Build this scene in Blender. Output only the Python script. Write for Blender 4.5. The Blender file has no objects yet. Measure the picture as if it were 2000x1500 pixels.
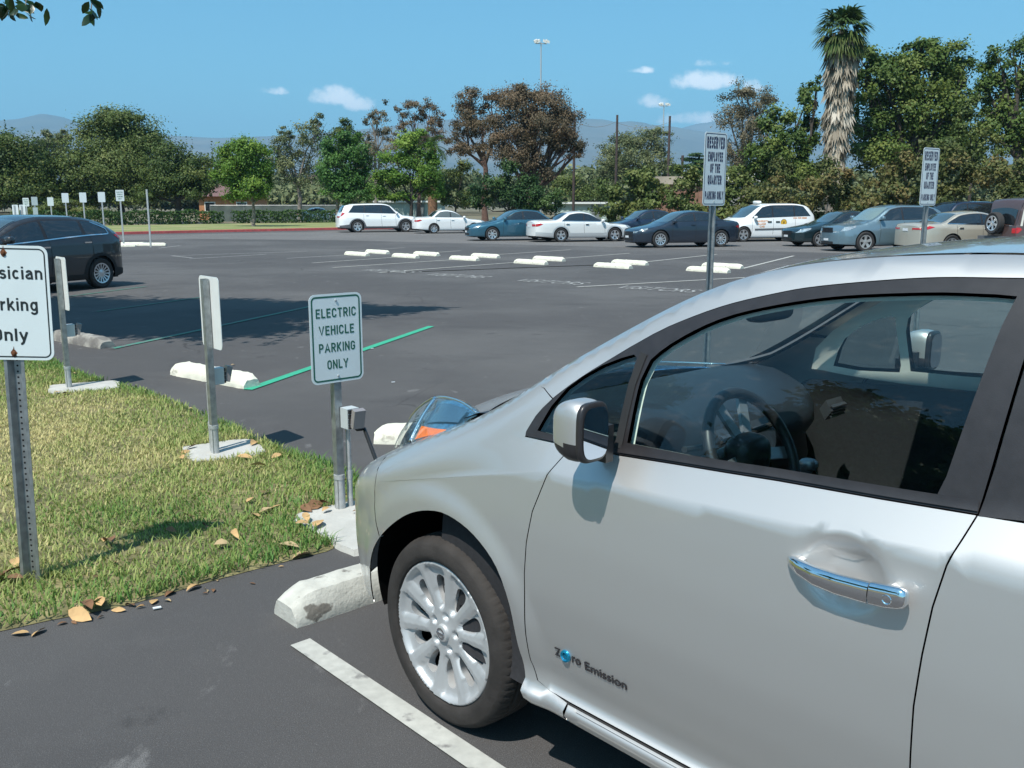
import bpy, bmesh, math, random
import numpy as np
from mathutils import Vector, Matrix
from mathutils.geometry import delaunay_2d_cdt
SC = bpy.context.scene
COL = SC.collection
random.seed(7); RNG = np.random.default_rng(11)
rad = math.radians
# ------------------------------------------------------------------ camera
CAM_H = 1.672; FPX = 1800.0; HOR = 400.0          # photo is 2000 x 1500, focal length in its pixels
PITCH = math.atan((750-HOR)/FPX)
cd = bpy.data.cameras.new('camera'); cam = bpy.data.objects.new('camera', cd); COL.objects.link(cam)
cd.sensor_width = 36; cd.lens = FPX/2000*36; cd.clip_start = .05; cd.clip_end = 40000
cam.location = (0, 0, CAM_H); cam.rotation_euler = (math.pi/2-PITCH, 0, 0)
SC.camera = cam
# ------------------------------------------------------------------ sun, sky, exposure
SUN_EL = 58.7; SUN_DIR = (-.488, -.873)            # horizontal direction towards the sun
sl = bpy.data.lights.new('sun', 'SUN'); so = bpy.data.objects.new('sun', sl); COL.objects.link(so)
sl.energy = 5.0; sl.angle = rad(.53); sl.color = (1, .955, .88)
_tosun = Vector((SUN_DIR[0]*math.cos(rad(SUN_EL)), SUN_DIR[1]*math.cos(rad(SUN_EL)), math.sin(rad(SUN_EL))))
so.rotation_euler = _tosun.to_track_quat('Z', 'Y').to_euler(); so.location = (-10, -18, 40)
SC.view_settings.view_transform = 'Standard'; SC.view_settings.look = 'None'
SC.view_settings.exposure = 0.46; SC.view_settings.gamma = 1.0
SC.render.film_transparent = False
try:
    SC.cycles.use_denoising = True; SC.cycles.max_bounces = 8; SC.cycles.transparent_max_bounces = 24
    SC.cycles.volume_bounces = 0
except Exception: pass
W = bpy.data.worlds.new('World'); SC.world = W; W.use_nodes = True
def build_world():
    nt = W.node_tree; nt.nodes.clear(); N = nt.nodes.new; L = nt.links.new
    sky = N('ShaderNodeTexSky'); sky.sky_type = 'NISHITA'; sky.sun_disc = False
    sky.sun_elevation = rad(SUN_EL); sky.sun_rotation = math.atan2(SUN_DIR[0], SUN_DIR[1])
    sky.air_density = 1.0; sky.dust_density = 1.2; sky.ozone_density = 1.0; sky.altitude = 50
    tint = N('ShaderNodeMix'); tint.data_type = 'RGBA'; tint.blend_type = 'MULTIPLY'; tint.inputs[0].default_value = 1
    L(sky.outputs[0], tint.inputs[6]); tint.inputs[7].default_value = (.48, 1.01, 1.10, 1)
    tc = N('ShaderNodeTexCoord')
    nz = N('ShaderNodeTexNoise'); nz.inputs['Scale'].default_value = 38; nz.inputs['Detail'].default_value = 6; nz.inputs['Roughness'].default_value = .62
    L(tc.outputs['Generated'], nz.inputs['Vector'])
    def m(op, a, b=None, c=None):
        n = N('ShaderNodeMath'); n.operation = op
        for i, x in enumerate((a, b, c)):
            if x is None: continue
            if isinstance(x, (int, float)): n.inputs[i].default_value = x
            else: L(x, n.inputs[i])
        return n.outputs[0]
    def dot(v):
        n = N('ShaderNodeVectorMath'); n.operation = 'DOT_PRODUCT'; L(tc.outputs['Generated'], n.inputs[0]); n.inputs[1].default_value = v; return n.outputs['Value']
    # clouds: bearing and elevation in degrees, half widths in degrees, density
    clouds = [(-10.4, 6.15, 1.45, .62, 1.0), (-9.1, 5.8, .95, .5, .8), (11.15, 7.0, 1.75, .62, 1.0), (7.6, 7.7, .75, .22, .7), (11.6, 8.0, 1.0, .27, .55), (8.4, 5.9, 1.0, .42, .75), (10.6, 4.9, 1.7, .42, .75), (-13.9, 6.4, .8, .2, .35), (14.3, 6.6, .7, .4, .35)]
    acc = None
    for az, el, a, b, k in clouds:
        az, el, a, b = rad(az), rad(el), rad(a*1.25), rad(b*1.3)
        d = Vector((math.sin(az)*math.cos(el), math.cos(az)*math.cos(el), math.sin(el)))
        r = Vector((math.cos(az), -math.sin(az), 0)); u = r.cross(d)
        x = m('DIVIDE', dot(r), a); y0 = m('SUBTRACT', dot(u), 0)
        y = m('DIVIDE', y0, b)
        below = m('MULTIPLY', m('MINIMUM', y, 0), .6)          # flatter bases
        e = m('ADD', m('MULTIPLY', x, x), m('MULTIPLY', m('ADD', y, below), m('ADD', y, below)))
        fwd = m('GREATER_THAN', dot(d), .5)
        v = m('MULTIPLY', m('MULTIPLY', m('SUBTRACT', 1.0, e), k), fwd)
        v = m('MAXIMUM', v, -1.5)
        acc = v if acc is None else m('MAXIMUM', acc, v)
    n2 = m('MULTIPLY', m('SUBTRACT', nz.outputs['Fac'], .5), 2.6)
    val = m('ADD', acc, n2)
    mr = N('ShaderNodeMapRange'); mr.interpolation_type = 'SMOOTHSTEP'; L(val, mr.inputs[0])
    mr.inputs[1].default_value = .05; mr.inputs[2].default_value = .95; mr.inputs[3].default_value = 0; mr.inputs[4].default_value = .93
    cm = N('ShaderNodeMix'); cm.data_type = 'RGBA'; L(mr.outputs[0], cm.inputs[0]); L(tint.outputs[2], cm.inputs[6]); cm.inputs[7].default_value = (12.5, 12.4, 12.2, 1)
    bg = N('ShaderNodeBackground'); bg.inputs[1].default_value = .108; L(cm.outputs[2], bg.inputs[0])
    out = N('ShaderNodeOutputWorld'); L(bg.outputs[0], out.inputs[0])
build_world()

# ------------------------------------------------------------------ ground helpers
def ray(u, v):
    a = (u-1000)/FPX; b = (v-750)/FPX
    return np.array([a, math.cos(PITCH)-math.sin(PITCH)*b, -math.sin(PITCH)-math.cos(PITCH)*b])
def G(u, v, z=0.0):
    d = ray(u, v); t = (z-CAM_H)/d[2]; return float(d[0]*t), float(d[1]*t)
def AT(u, v, y):
    d = ray(u, v); t = y/d[1]; return np.array([d[0]*t, y, CAM_H+d[2]*t])

# ------------------------------------------------------------------ materials
MATS = {}
def nodes_of(name):
    m = bpy.data.materials.new(name); m.use_nodes = True; nt = m.node_tree; nt.nodes.clear()
    o = nt.nodes.new('ShaderNodeOutputMaterial'); return m, nt, nt.nodes.new, nt.links.new, o
def pbr(name, col, rough=.5, metal=0., coat=0., var=.0, vscale=8., bump=0., bscale=60., spec=.5, coat_rough=.03, col2=None, c2scale=3., c2lo=.45, c2hi=.6, detail=5, emit=None, transm=0.):
    if name in MATS: return MATS[name]
    m, nt, N, L, o = nodes_of(name); p = N('ShaderNodeBsdfPrincipled'); L(p.outputs[0], o.inputs[0])
    p.inputs['Base Color'].default_value = (*col, 1); p.inputs['Roughness'].default_value = rough; p.inputs['Metallic'].default_value = metal
    p.inputs['Coat Weight'].default_value = coat; p.inputs['Coat Roughness'].default_value = coat_rough; p.inputs['Specular IOR Level'].default_value = spec
    p.inputs['Transmission Weight'].default_value = transm
    tc = N('ShaderNodeTexCoord'); src = None
    if var or col2:
        base = None
        if col2:
            n = N('ShaderNodeTexNoise'); n.inputs['Scale'].default_value = c2scale; n.inputs['Detail'].default_value = detail; L(tc.outputs['Object'], n.inputs['Vector'])
            r = N('ShaderNodeMapRange'); r.inputs[1].default_value = c2lo; r.inputs[2].default_value = c2hi; L(n.outputs['Fac'], r.inputs[0])
            x = N('ShaderNodeMix'); x.data_type = 'RGBA'; L(r.outputs[0], x.inputs[0]); x.inputs[6].default_value = (*col, 1); x.inputs[7].default_value = (*col2, 1); base = x.outputs[2]
        if var:
            n = N('ShaderNodeTexNoise'); n.inputs['Scale'].default_value = vscale; n.inputs['Detail'].default_value = 6; L(tc.outputs['Object'], n.inputs['Vector'])
            r = N('ShaderNodeMapRange'); r.inputs[1].default_value = .3; r.inputs[2].default_value = .7; r.inputs[3].default_value = 1-var; r.inputs[4].default_value = 1+var; L(n.outputs['Fac'], r.inputs[0])
            x = N('ShaderNodeMix'); x.data_type = 'RGBA'; x.blend_type = 'MULTIPLY'; x.inputs[0].default_value = 1
            if base: L(base, x.inputs[6])
            else: x.inputs[6].default_value = (*col, 1)
            L(r.outputs[0], x.inputs[7]); base = x.outputs[2]
        L(base, p.inputs['Base Color'])
    if bump:
        n = N('ShaderNodeTexNoise'); n.inputs['Scale'].default_value = bscale; n.inputs['Detail'].default_value = 4; L(tc.outputs['Object'], n.inputs['Vector'])
        b = N('ShaderNodeBump'); b.inputs['Strength'].default_value = bump; b.inputs['Distance'].default_value = .01; L(n.outputs['Fac'], b.inputs['Height']); L(b.outputs[0], p.inputs['Normal'])
    if emit: p.inputs['Emission Color'].default_value = (*emit, 1); p.inputs['Emission Strength'].default_value = 1
    MATS[name] = m; return m
def carpaint(name, col, metal=.0, rough=.4, flake=.0):
    if name in MATS: return MATS[name]
    m, nt, N, L, o = nodes_of(name); p = N('ShaderNodeBsdfPrincipled'); L(p.outputs[0], o.inputs[0])
    p.inputs['Base Color'].default_value = (*col, 1); p.inputs['Metallic'].default_value = metal; p.inputs['Roughness'].default_value = rough
    p.inputs['Coat Weight'].default_value = 1; p.inputs['Coat Roughness'].default_value = .025; p.inputs['Coat IOR'].default_value = 1.5
    tc = N('ShaderNodeTexCoord')
    n = N('ShaderNodeTexNoise'); n.inputs['Scale'].default_value = 3.2; n.inputs['Detail'].default_value = 8; n.inputs['Roughness'].default_value = .65; L(tc.outputs['Object'], n.inputs['Vector'])
    r = N('ShaderNodeMapRange'); r.inputs[1].default_value = .35; r.inputs[2].default_value = .7; r.inputs[3].default_value = .02; r.inputs[4].default_value = .075; L(n.outputs['Fac'], r.inputs[0]); L(r.outputs[0], p.inputs['Coat Roughness'])
    if flake:
        v = N('ShaderNodeTexNoise'); v.inputs['Scale'].default_value = 1400; v.inputs['Detail'].default_value = 1; L(tc.outputs['Object'], v.inputs['Vector'])
        b = N('ShaderNodeBump'); b.inputs['Strength'].default_value = flake; b.inputs['Distance'].default_value = .0006; L(v.outputs['Fac'], b.inputs['Height']); L(b.outputs[0], p.inputs['Normal'])
    MATS[name] = m; return m
def glassmat(name, tint, refl=.0, rough=0.):
    """thin tinted sheet glass: see through, with Fresnel reflection"""
    if name in MATS: return MATS[name]
    m, nt, N, L, o = nodes_of(name)
    t = N('ShaderNodeBsdfTransparent'); t.inputs[0].default_value = (*tint, 1)
    g = N('ShaderNodeBsdfGlossy'); g.inputs['Roughness'].default_value = rough; g.inputs[0].default_value = (1, 1, 1, 1)
    ge = N('ShaderNodeNewGeometry'); dt = N('ShaderNodeVectorMath'); dt.operation = 'DOT_PRODUCT'; L(ge.outputs['Incoming'], dt.inputs[0]); L(ge.outputs['Normal'], dt.inputs[1])
    ab = N('ShaderNodeMath'); ab.operation = 'ABSOLUTE'; L(dt.outputs['Value'], ab.inputs[0])
    om = N('ShaderNodeMath'); om.operation = 'SUBTRACT'; om.inputs[0].default_value = 1; L(ab.outputs[0], om.inputs[1]); om.use_clamp = True
    pw = N('ShaderNodeMath'); pw.operation = 'POWER'; L(om.outputs[0], pw.inputs[0]); pw.inputs[1].default_value = 5
    a = N('ShaderNodeMath'); a.operation = 'MULTIPLY_ADD'; L(pw.outputs[0], a.inputs[0]); a.inputs[1].default_value = .9; a.inputs[2].default_value = .040+refl; a.use_clamp = True
    x = N('ShaderNodeMixShader'); L(a.outputs[0], x.inputs[0]); L(t.outputs[0], x.inputs[1]); L(g.outputs[0], x.inputs[2]); L(x.outputs[0], o.inputs[0])
    MATS[name] = m; return m
def leafmat(name, a, b, c, rough=.55, transl=.25, spec=.25):
    """foliage: three leaf colours picked by the per-leaf 'tint' attribute"""
    if name in MATS: return MATS[name]
    m, nt, N, L, o = nodes_of(name)
    at = N('ShaderNodeAttribute'); at.attribute_name = 'tint'
    cr = N('ShaderNodeValToRGB'); e = cr.color_ramp.elements; e[0].position = .05; e[0].color = (*a, 1); e[1].position = .95; e[1].color = (*c, 1)
    k = e.new(.5); k.color = (*b, 1); L(at.outputs['Fac'], cr.inputs[0])
    p = N('ShaderNodeBsdfPrincipled'); L(cr.outputs[0], p.inputs['Base Color']); p.inputs['Roughness'].default_value = rough; p.inputs['Specular IOR Level'].default_value = spec
    t = N('ShaderNodeBsdfTranslucent'); L(cr.outputs[0], t.inputs[0])
    x = N('ShaderNodeMixShader'); x.inputs[0].default_value = transl; L(p.outputs[0], x.inputs[1]); L(t.outputs[0], x.inputs[2]); L(x.outputs[0], o.inputs[0])
    MATS[name] = m; return m

# ------------------------------------------------------------------ object helpers
def link(o, parent=None):
    COL.objects.link(o)
    if parent is not None: o.parent = parent
    return o
def tag(o, label=None, cat=None, group=None, kind=None):
    if label: o['label'] = label
    if cat: o['category'] = cat
    if group: o['group'] = group
    if kind: o['kind'] = kind
    return o
def empty(name, loc=(0, 0, 0), rz=0., label=None, cat=None, group=None):
    o = bpy.data.objects.new(name, None); o.empty_display_size = .2; o.location = loc; o.rotation_euler = (0, 0, rz); COL.objects.link(o)
    return tag(o, label, cat, group)
def copy_tree(o, parent=None):
    c = o.copy(); COL.objects.link(c)
    if parent is not None: c.parent = parent
    for ch in list(o.children): copy_tree(ch, c)
    return c
class MB:
    """collects shapes into one mesh; optional custom normals and material slots"""
    def __init__(s): s.v = []; s.f = []; s.m = []; s.n = []; s.custom = False
    def add(s, verts, faces, mi=0, normals=None, flip=False):
        b = len(s.v); s.v.extend([tuple(map(float, p)) for p in verts])
        for f in faces:
            f = [int(i)+b for i in f]
            s.f.append(f[::-1] if flip else f); s.m.append(mi)
        if normals is not None: s.custom = True; s.n.extend([tuple(map(float, p)) for p in normals])
        else: s.n.extend([(0, 0, 0)]*len(verts))
        return s
    def box(s, x0, x1, y0, y1, z0, z1, mi=0):
        v = [(x, y, z) for z in (z0, z1) for y in (y0, y1) for x in (x0, x1)]
        return s.add(v, [(0, 2, 3, 1), (4, 5, 7, 6), (0, 1, 5, 4), (2, 6, 7, 3), (0, 4, 6, 2), (1, 3, 7, 5)], mi)
    def obox(s, c, ax, ay, az, mi=0):
        c, ax, ay, az = map(np.array, (c, ax, ay, az))
        v = [c+i*ax+j*ay+k*az for k in (-1, 1) for j in (-1, 1) for i in (-1, 1)]
        return s.add(v, [(0, 2, 3, 1), (4, 5, 7, 6), (0, 1, 5, 4), (2, 6, 7, 3), (0, 4, 6, 2), (1, 3, 7, 5)], mi)
    def tube(s, pts, radii, n=10, mi=0, cap=True):
        pts = [Vector(p) for p in pts]
        if isinstance(radii, (int, float)): radii = [radii]*len(pts)
        rings = []; up = None
        for i, p in enumerate(pts):
            d = (pts[min(i+1, len(pts)-1)]-pts[max(i-1, 0)]).normalized()
            if up is None: up = Vector((0, 0, 1)) if abs(d.z) < .9 else Vector((1, 0, 0))
            a = d.cross(up).normalized(); b = a.cross(d).normalized(); up = b
            rings.append([p+(a*math.cos(2*math.pi*k/n)+b*math.sin(2*math.pi*k/n))*radii[i] for k in range(n)])
        v = [q for r in rings for q in r]; f = []
        for i in range(len(rings)-1):
            for k in range(n): f.append((i*n+k, i*n+(k+1) % n, (i+1)*n+(k+1) % n, (i+1)*n+k))
        if cap: f.append(tuple(range(n))[::-1]); f.append(tuple((len(rings)-1)*n+k for k in range(n)))
        return s.add(v, f, mi, flip=True)
    def lathe(s, prof, n=48, axis='y', mi=0, c=(0, 0, 0)):
        """profile [(radius, along axis)] turned about the axis"""
        v = []; f = []
        for r, a in prof:
            for k in range(n):
                t = 2*math.pi*k/n; x, z = r*math.cos(t), r*math.sin(t)
                v.append({'y': (c[0]+x, c[1]+a, c[2]+z), 'z': (c[0]+x, c[1]+z, c[2]+a), 'x': (c[0]+a, c[1]+x, c[2]+z)}[axis])
        for i in range(len(prof)-1):
            for k in range(n): f.append((i*n+k, (i+1)*n+k, (i+1)*n+(k+1) % n, i*n+(k+1) % n))
        return s.add(v, f, mi, flip=(axis == 'z'))
    def prism(s, poly, z0, z1, mi=0):
        n = len(poly); v = [(x, y, z0) for x, y in poly]+[(x, y, z1) for x, y in poly]
        f = [tuple(range(n))[::-1], tuple(range(n, 2*n))]+[(i, (i+1) % n, n+(i+1) % n, n+i) for i in range(n)]
        return s.add(v, f, mi)
    def build(s, name, mats, parent=None, smooth=False, angle=None, loc=None, rot=None):
        me = bpy.data.meshes.new(name); me.from_pydata(s.v, [], s.f)
        if not isinstance(mats, (list, tuple)): mats = [mats]
        for m in mats: me.materials.append(m)
        if len(mats) > 1: me.polygons.foreach_set('material_index', s.m)
        if smooth or s.custom: me.polygons.foreach_set('use_smooth', [True]*len(s.f))
        me.update()
        if s.custom:
            me.normals_split_custom_set_from_vertices(s.n)
        elif angle is not None:
            me.set_sharp_from_angle(angle=rad(angle))
        o = bpy.data.objects.new(name, me); link(o, parent)
        if loc is not None: o.location = loc
        if rot is not None: o.rotation_euler = rot
        return o
def fastmesh(name, V, F, mat, parent=None, tint=None, smooth=False):
    """numpy quads or triangles -> object; F is (n,k)"""
    me = bpy.data.meshes.new(name); n, k = F.shape
    me.vertices.add(len(V)); me.vertices.foreach_set('co', V.astype(np.float32).ravel())
    me.loops.add(n*k); me.loops.foreach_set('vertex_index', F.astype(np.int32).ravel())
    me.polygons.add(n); me.polygons.foreach_set('loop_start', np.arange(0, n*k, k, dtype=np.int32)); me.polygons.foreach_set('loop_total', np.full(n, k, dtype=np.int32))
    if smooth: me.polygons.foreach_set('use_smooth', np.ones(n, dtype=bool))
    if tint is not None:
        a = me.attributes.new('tint', 'FLOAT', 'POINT'); a.data.foreach_set('value', tint.astype(np.float32))
    me.materials.append(mat); me.update(calc_edges=True); me.validate()
    o = bpy.data.objects.new(name, me); link(o, parent); return o
def inside(poly, P):
    x, y = P[:, 0], P[:, 1]; r = np.zeros(len(P), bool); n = len(poly)
    for i in range(n):
        x1, y1 = poly[i]; x2, y2 = poly[(i+1) % n]
        if y1 == y2: continue
        c = ((y1 > y) != (y2 > y)) & (x < (x2-x1)*(y-y1)/(y2-y1)+x1); r ^= c
    return r
def resample(poly, d, closed=True):
    out = []; n = len(poly)
    for i in range(n if closed else n-1):
        a = np.array(poly[i], float); b = np.array(poly[(i+1) % n], float); k = max(1, int(math.ceil(np.linalg.norm(b-a)/d)))
        out += [tuple(a+(b-a)*j/k) for j in range(k)]
    if not closed: out.append(tuple(poly[-1]))
    return out
def smooth_line(pts, d=.03):
    """Catmull-Rom through points"""
    P = [np.array(p, float) for p in pts]; P = [2*P[0]-P[1]]+P+[2*P[-1]-P[-2]]; out = []
    for i in range(1, len(P)-2):
        k = max(1, int(np.linalg.norm(P[i+1]-P[i])/d))
        for j in range(k):
            t = j/k; a, b, c, e = P[i-1:i+3]
            out.append(tuple(.5*((2*b)+(-a+c)*t+(2*a-5*b+4*c-e)*t*t+(-a+3*b-3*c+e)*t**3)))
    out.append(tuple(pts[-1])); return out
def cdt(poly, holes=(), d=.05, lines=()):
    rings = [resample(poly, d)]+[resample(h, d) for h in holes]
    bnd = np.array([p for r in rings for p in r]); E = []; b = 0
    seg = []
    for r in rings:
        n = len(r)
        for i in range(n): E.append((b+i, b+(i+1) % n)); seg.append((r[i], r[(i+1) % n]))
        b += n
    lo, hi = bnd.min(0), bnd.max(0); xs = np.arange(lo[0]+d*.37, hi[0], d); ys = np.arange(lo[1]+d*.41, hi[1], d*.866)
    g = np.array([(x+(d/2 if j % 2 else 0), y) for j, y in enumerate(ys) for x in xs]) if len(xs) and len(ys) else np.zeros((0, 2))
    def ins(P):
        r = inside(rings[0], P)
        for h in rings[1:]: r &= ~inside(h, P)
        return r
    if len(g):
        g = g[ins(g)]
        A = np.array([s[0] for s in seg]); B = np.array([s[1] for s in seg]); AB = B-A; L2 = (AB**2).sum(1)+1e-12
        if len(g):
            t = np.clip(((g[:, None]-A[None])*AB[None]).sum(2)/L2[None], 0, 1)
            dist = np.sqrt((((A[None]+t[..., None]*AB[None])-g[:, None])**2).sum(2)).min(1); g = g[dist > d*.5]
    pts = np.vstack([bnd, g]) if len(g) else bnd
    for ln in lines:                                   # constraint lines inside the outline (creases)
        q = np.array(resample(ln, d*.7, closed=False)); ok = ins(q)
        A = np.array([s[0] for s in seg]); B = np.array([s[1] for s in seg]); AB = B-A; L2 = (AB**2).sum(1)+1e-12
        t = np.clip(((q[:, None]-A[None])*AB[None]).sum(2)/L2[None], 0, 1); ok &= np.sqrt((((A[None]+t[..., None]*AB[None])-q[:, None])**2).sum(2)).min(1) > d*.3
        if len(g): g = g[np.sqrt(((g[:, None]-q[None])**2).sum(2)).min(1) > d*.55]
        pts = np.vstack([bnd, g]) if len(g) else bnd; ids = {}
        for i in np.where(ok)[0]: ids[i] = len(pts)+len(ids)
        for i in ids:
            if i+1 in ids: E.append((ids[i], ids[i+1]))
        pts = np.vstack([pts, q[ok]]); g = pts[len(bnd):]
    vo, eo, fo, *_ = delaunay_2d_cdt([Vector(p) for p in pts], E, [], 0, 1e-6)
    vo = np.array([tuple(v) for v in vo]); T = np.array([f for f in fo if len(f) == 3])
    T = T[ins(vo[T].mean(1))]
    e1 = vo[T[:, 1]]-vo[T[:, 0]]; e2 = vo[T[:, 2]]-vo[T[:, 0]]; fl = e1[:, 0]*e2[:, 1]-e1[:, 1]*e2[:, 0] < 0
    T[fl] = T[fl][:, ::-1]
    return vo, T, rings
def pchip(xs,ys,x):
    o=np.argsort(xs);xs=np.asarray(xs,float)[o];ys=np.asarray(ys,float)[o]
    h=np.diff(xs);d=np.diff(ys)/h;m=np.zeros_like(ys)
    m[0]=d[0];m[-1]=d[-1]
    for i in range(1,len(xs)-1):
        if d[i-1]*d[i]>0:
            w1=2*h[i]+h[i-1];w2=h[i]+2*h[i-1];m[i]=(w1+w2)/(w1/d[i-1]+w2/d[i])
    x=np.clip(np.asarray(x,float),xs[0],xs[-1]);k=np.clip(np.searchsorted(xs,x,side='right')-1,0,len(xs)-2)
    t=(x-xs[k])/h[k];t2=t*t;t3=t2*t
    return (2*t3-3*t2+1)*ys[k]+(t3-2*t2+t)*h[k]*m[k]+(-2*t3+3*t2)*ys[k+1]+(t3-t2)*h[k]*m[k+1]
class Shape:
    def __init__(s,E,C,M,ZS,LOW,dimples=(),sig=.045,shoulder=0.,flares=()):
        s.fl=flares
        s.K=shoulder
        s.L=np.array(LOW,float);s.dim=dimples
        def sm(P,c):
            P=np.array(P,float);x0,x1=P[:,0].min(),P[:,0].max();g=np.linspace(x0,x1,1200);y=pchip(P[:,0],P[:,c],g);w=int(1200*sig/(x1-x0))*3
            if w<2:return g,y
            k=np.exp(-.5*(np.arange(-w,w+1)/(w/3))**2);k/=k.sum()
            yp=np.r_[2*y[0]-y[w:0:-1],y,2*y[-1]-y[-2:-w-2:-1]];return g,np.convolve(yp,k,'valid')
        s.E1=sm(E,1);s.E2=sm(E,2);s.C1=sm(C,1);s.M1=sm(M,1);s.Z1=sm(ZS,1)
    def ye(s,X):return np.interp(X,*s.E1)
    def ze(s,X):return np.interp(X,*s.E2)
    def zc(s,X):return np.interp(X,*s.C1)
    def ym(s,X):return np.interp(X,*s.M1)
    def zs(s,X):return np.minimum(np.interp(X,*s.Z1),s.ze(X)-.02)
    def S(s,X,Z):
        X=np.asarray(X,float);Z=np.asarray(Z,float)
        ym=s.ym(X);ze=s.ze(X);zs=s.zs(X);ye=np.minimum(s.ye(X),ym)
        lo=pchip(s.L[:,0],s.L[:,1],Z)
        if s.K:
            f=np.clip((X-.16)/.24,0,1);f=f*f*(3-2*f);lo=lo*(1-f)+f*(-.040*np.clip((.52-Z)/.30,0,1)**2)
        lo=ym+lo
        ys=ym+pchip(s.L[:,0],s.L[:,1],zs)
        q=np.clip((Z-zs)/(ze-zs),0,1)
        hh=np.clip((ze-zs-.12)/.25,0,1);a=.6*hh*hh*(3-2*hh)
        g=a*q+(1-a)*(1-np.maximum(1-q**2.2,1e-4)**.4545)
        y=np.where(Z<=zs,lo,ys-(ys-ye)*g)
        if s.K: y=y-s.K*hh*np.clip((Z-zs)/.085,0,1)*(1-q)
        for (x0,z0,r0,w,am) in s.fl:
            u=np.clip((np.hypot(X-x0,Z-z0)-r0)/w,0,1);y=y+am*(1-u*u*(3-2*u))*np.clip((ym-.80)/.06,0,1)
        for (x0,z0,rx,rz,dp) in s.dim:
            r2=((X-x0)/rx)**2+((Z-z0)/rz)**2
            y=y-dp*np.exp(-r2**2.2)
        return y
    def T(s,X,Y):
        ye=s.ye(X);q=np.clip(np.abs(Y)/ye,0,1)
        return s.ze(X)+(s.zc(X)-s.ze(X))*(1-q**2.2)
    def Sn(s,X,Z):
        e=.004
        dx=(s.S(X+e,Z)-s.S(X-e,Z))/(2*e);dz=(s.S(X,Z+e)-s.S(X,Z-e))/(2*e)
        n=np.stack([-dx,np.ones_like(dx),-dz],-1);return n/np.linalg.norm(n,axis=-1,keepdims=True)
    def Tn(s,X,Y):
        e=.004
        dx=(s.T(X+e,Y)-s.T(X-e,Y))/(2*e);dy=(s.T(X,Y+e)-s.T(X,Y-e))/(2*e)
        n=np.stack([-dx,-dy,np.ones_like(dx)],-1);return n/np.linalg.norm(n,axis=-1,keepdims=True)
HERO=dict(shoulder=.030,flares=[(-.005,.33,.425,.085,.012),(-2.78,.33,.425,.085,.012)],
 E=[(.83,.42,.64),(.74,.52,.70),(.62,.58,.75),(.5,.63,.80),(.34,.685,.86),(.2,.72,.915),(.05,.73,.975),(-.1,.73,1.045),(-.2,.727,1.10),(-.323,.72,1.177),(-.435,.70,1.249),(-.54,.67,1.315),(-.684,.635,1.40),(-.821,.605,1.469),(-.953,.585,1.514),(-1.078,.57,1.541),(-1.31,.56,1.567),(-1.51,.555,1.576),(-2.0,.555,1.57),(-2.5,.56,1.525),(-2.9,.565,1.44),(-3.2,.575,1.30),(-3.4,.59,1.12),(-3.5,.60,1.0)],
 C=[(.83,.73),(.74,.80),(.6,.88),(.4,.965),(.2,1.02),(.05,1.06),(-.1,1.14),(-.3,1.27),(-.5,1.395),(-.7,1.48),(-.9,1.535),(-1.1,1.572),(-1.3,1.593),(-1.5,1.605),(-2.0,1.60),(-2.5,1.56),(-2.9,1.48),(-3.2,1.34),(-3.4,1.14),(-3.5,1.01)],
 M=[(.83,.50),(.77,.64),(.67,.75),(.5,.835),(.3,.875),(0,.888),(-.4,.888),(-2.3,.888),(-2.8,.875),(-3.2,.83),(-3.4,.75),(-3.5,.66)],
 ZS=[(.8,.55),(.3,.745),(-.1,.885),(-.5,.962),(-1.1,1.0),(-1.7,1.04),(-2.6,1.07),(-3.3,.95),(-3.5,.85)],
 LOW=[(.17,-.07),(.23,-.05),(.262,-.022),(.29,0),(.308,-.006),(.322,-.03),(.36,-.034),(.42,-.022),(.52,-.007),(.63,0),(.76,-.003),(.88,-.011),(1.0,-.022),(1.1,-.032)],
 dimples=[(-1.345,.935,.075,.06,.026)])
def side_panel(mb, sh, poly, holes=(), d=.05, off=0., mirror=False, flange=0., mi=0, extra=None):
    vo, T, rings = cdt(poly, holes, d, extra or ()); X, Z = vo[:, 0], vo[:, 1]
    def at(X, Z):
        Y = sh.S(X, Z); n = sh.Sn(X, Z); P = np.stack([X, Y, Z], 1)+n*off
        if mirror: P = P*[1, -1, 1]; n = n*[1, -1, 1]
        return P, n
    P, n = at(X, Z); mb.add(P, T, mi, n, flip=not mirror)
    if flange:
        for r in rings:
            R = np.array(r); p, m = at(R[:, 0], R[:, 1]); q = p-m*flange; k = len(R)
            tg = np.roll(p, -1, 0)-np.roll(p, 1, 0); fn = np.cross(tg, m); fn /= np.linalg.norm(fn, axis=1, keepdims=True)+1e-9
            mb.add(np.vstack([p, q]), [(i, (i+1) % k, k+(i+1) % k, k+i) for i in range(k)], mi, np.vstack([fn, fn]))
    return mb
def top_grid(mb, sh, x0, x1, qa=-1., qb=1., nx=20, ny=24, off=0., mi=0, yk=.999, flip=False):
    """patch of the hood / roof surface between two lines X = x0(q), x1(q)"""
    V = []; N = []
    f0 = x0 if callable(x0) else (lambda q: x0); f1 = x1 if callable(x1) else (lambda q: x1)
    for i in range(nx+1):
        for j in range(ny+1):
            q = qa+(qb-qa)*j/ny; X = f0(q)+(f1(q)-f0(q))*i/nx; Y = q*yk*float(sh.ye(X)); n = sh.Tn(np.array(X), np.array(Y))
            V.append(np.array([X, Y, float(sh.T(X, Y))])+n*off); N.append(n)
    F = [(i*(ny+1)+j, i*(ny+1)+j+1, (i+1)*(ny+1)+j+1, (i+1)*(ny+1)+j) for i in range(nx) for j in range(ny)]
    return mb.add(V, F, mi, N if not flip else [-n for n in N], flip=(f1(0) > f0(0)) != flip)
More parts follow.
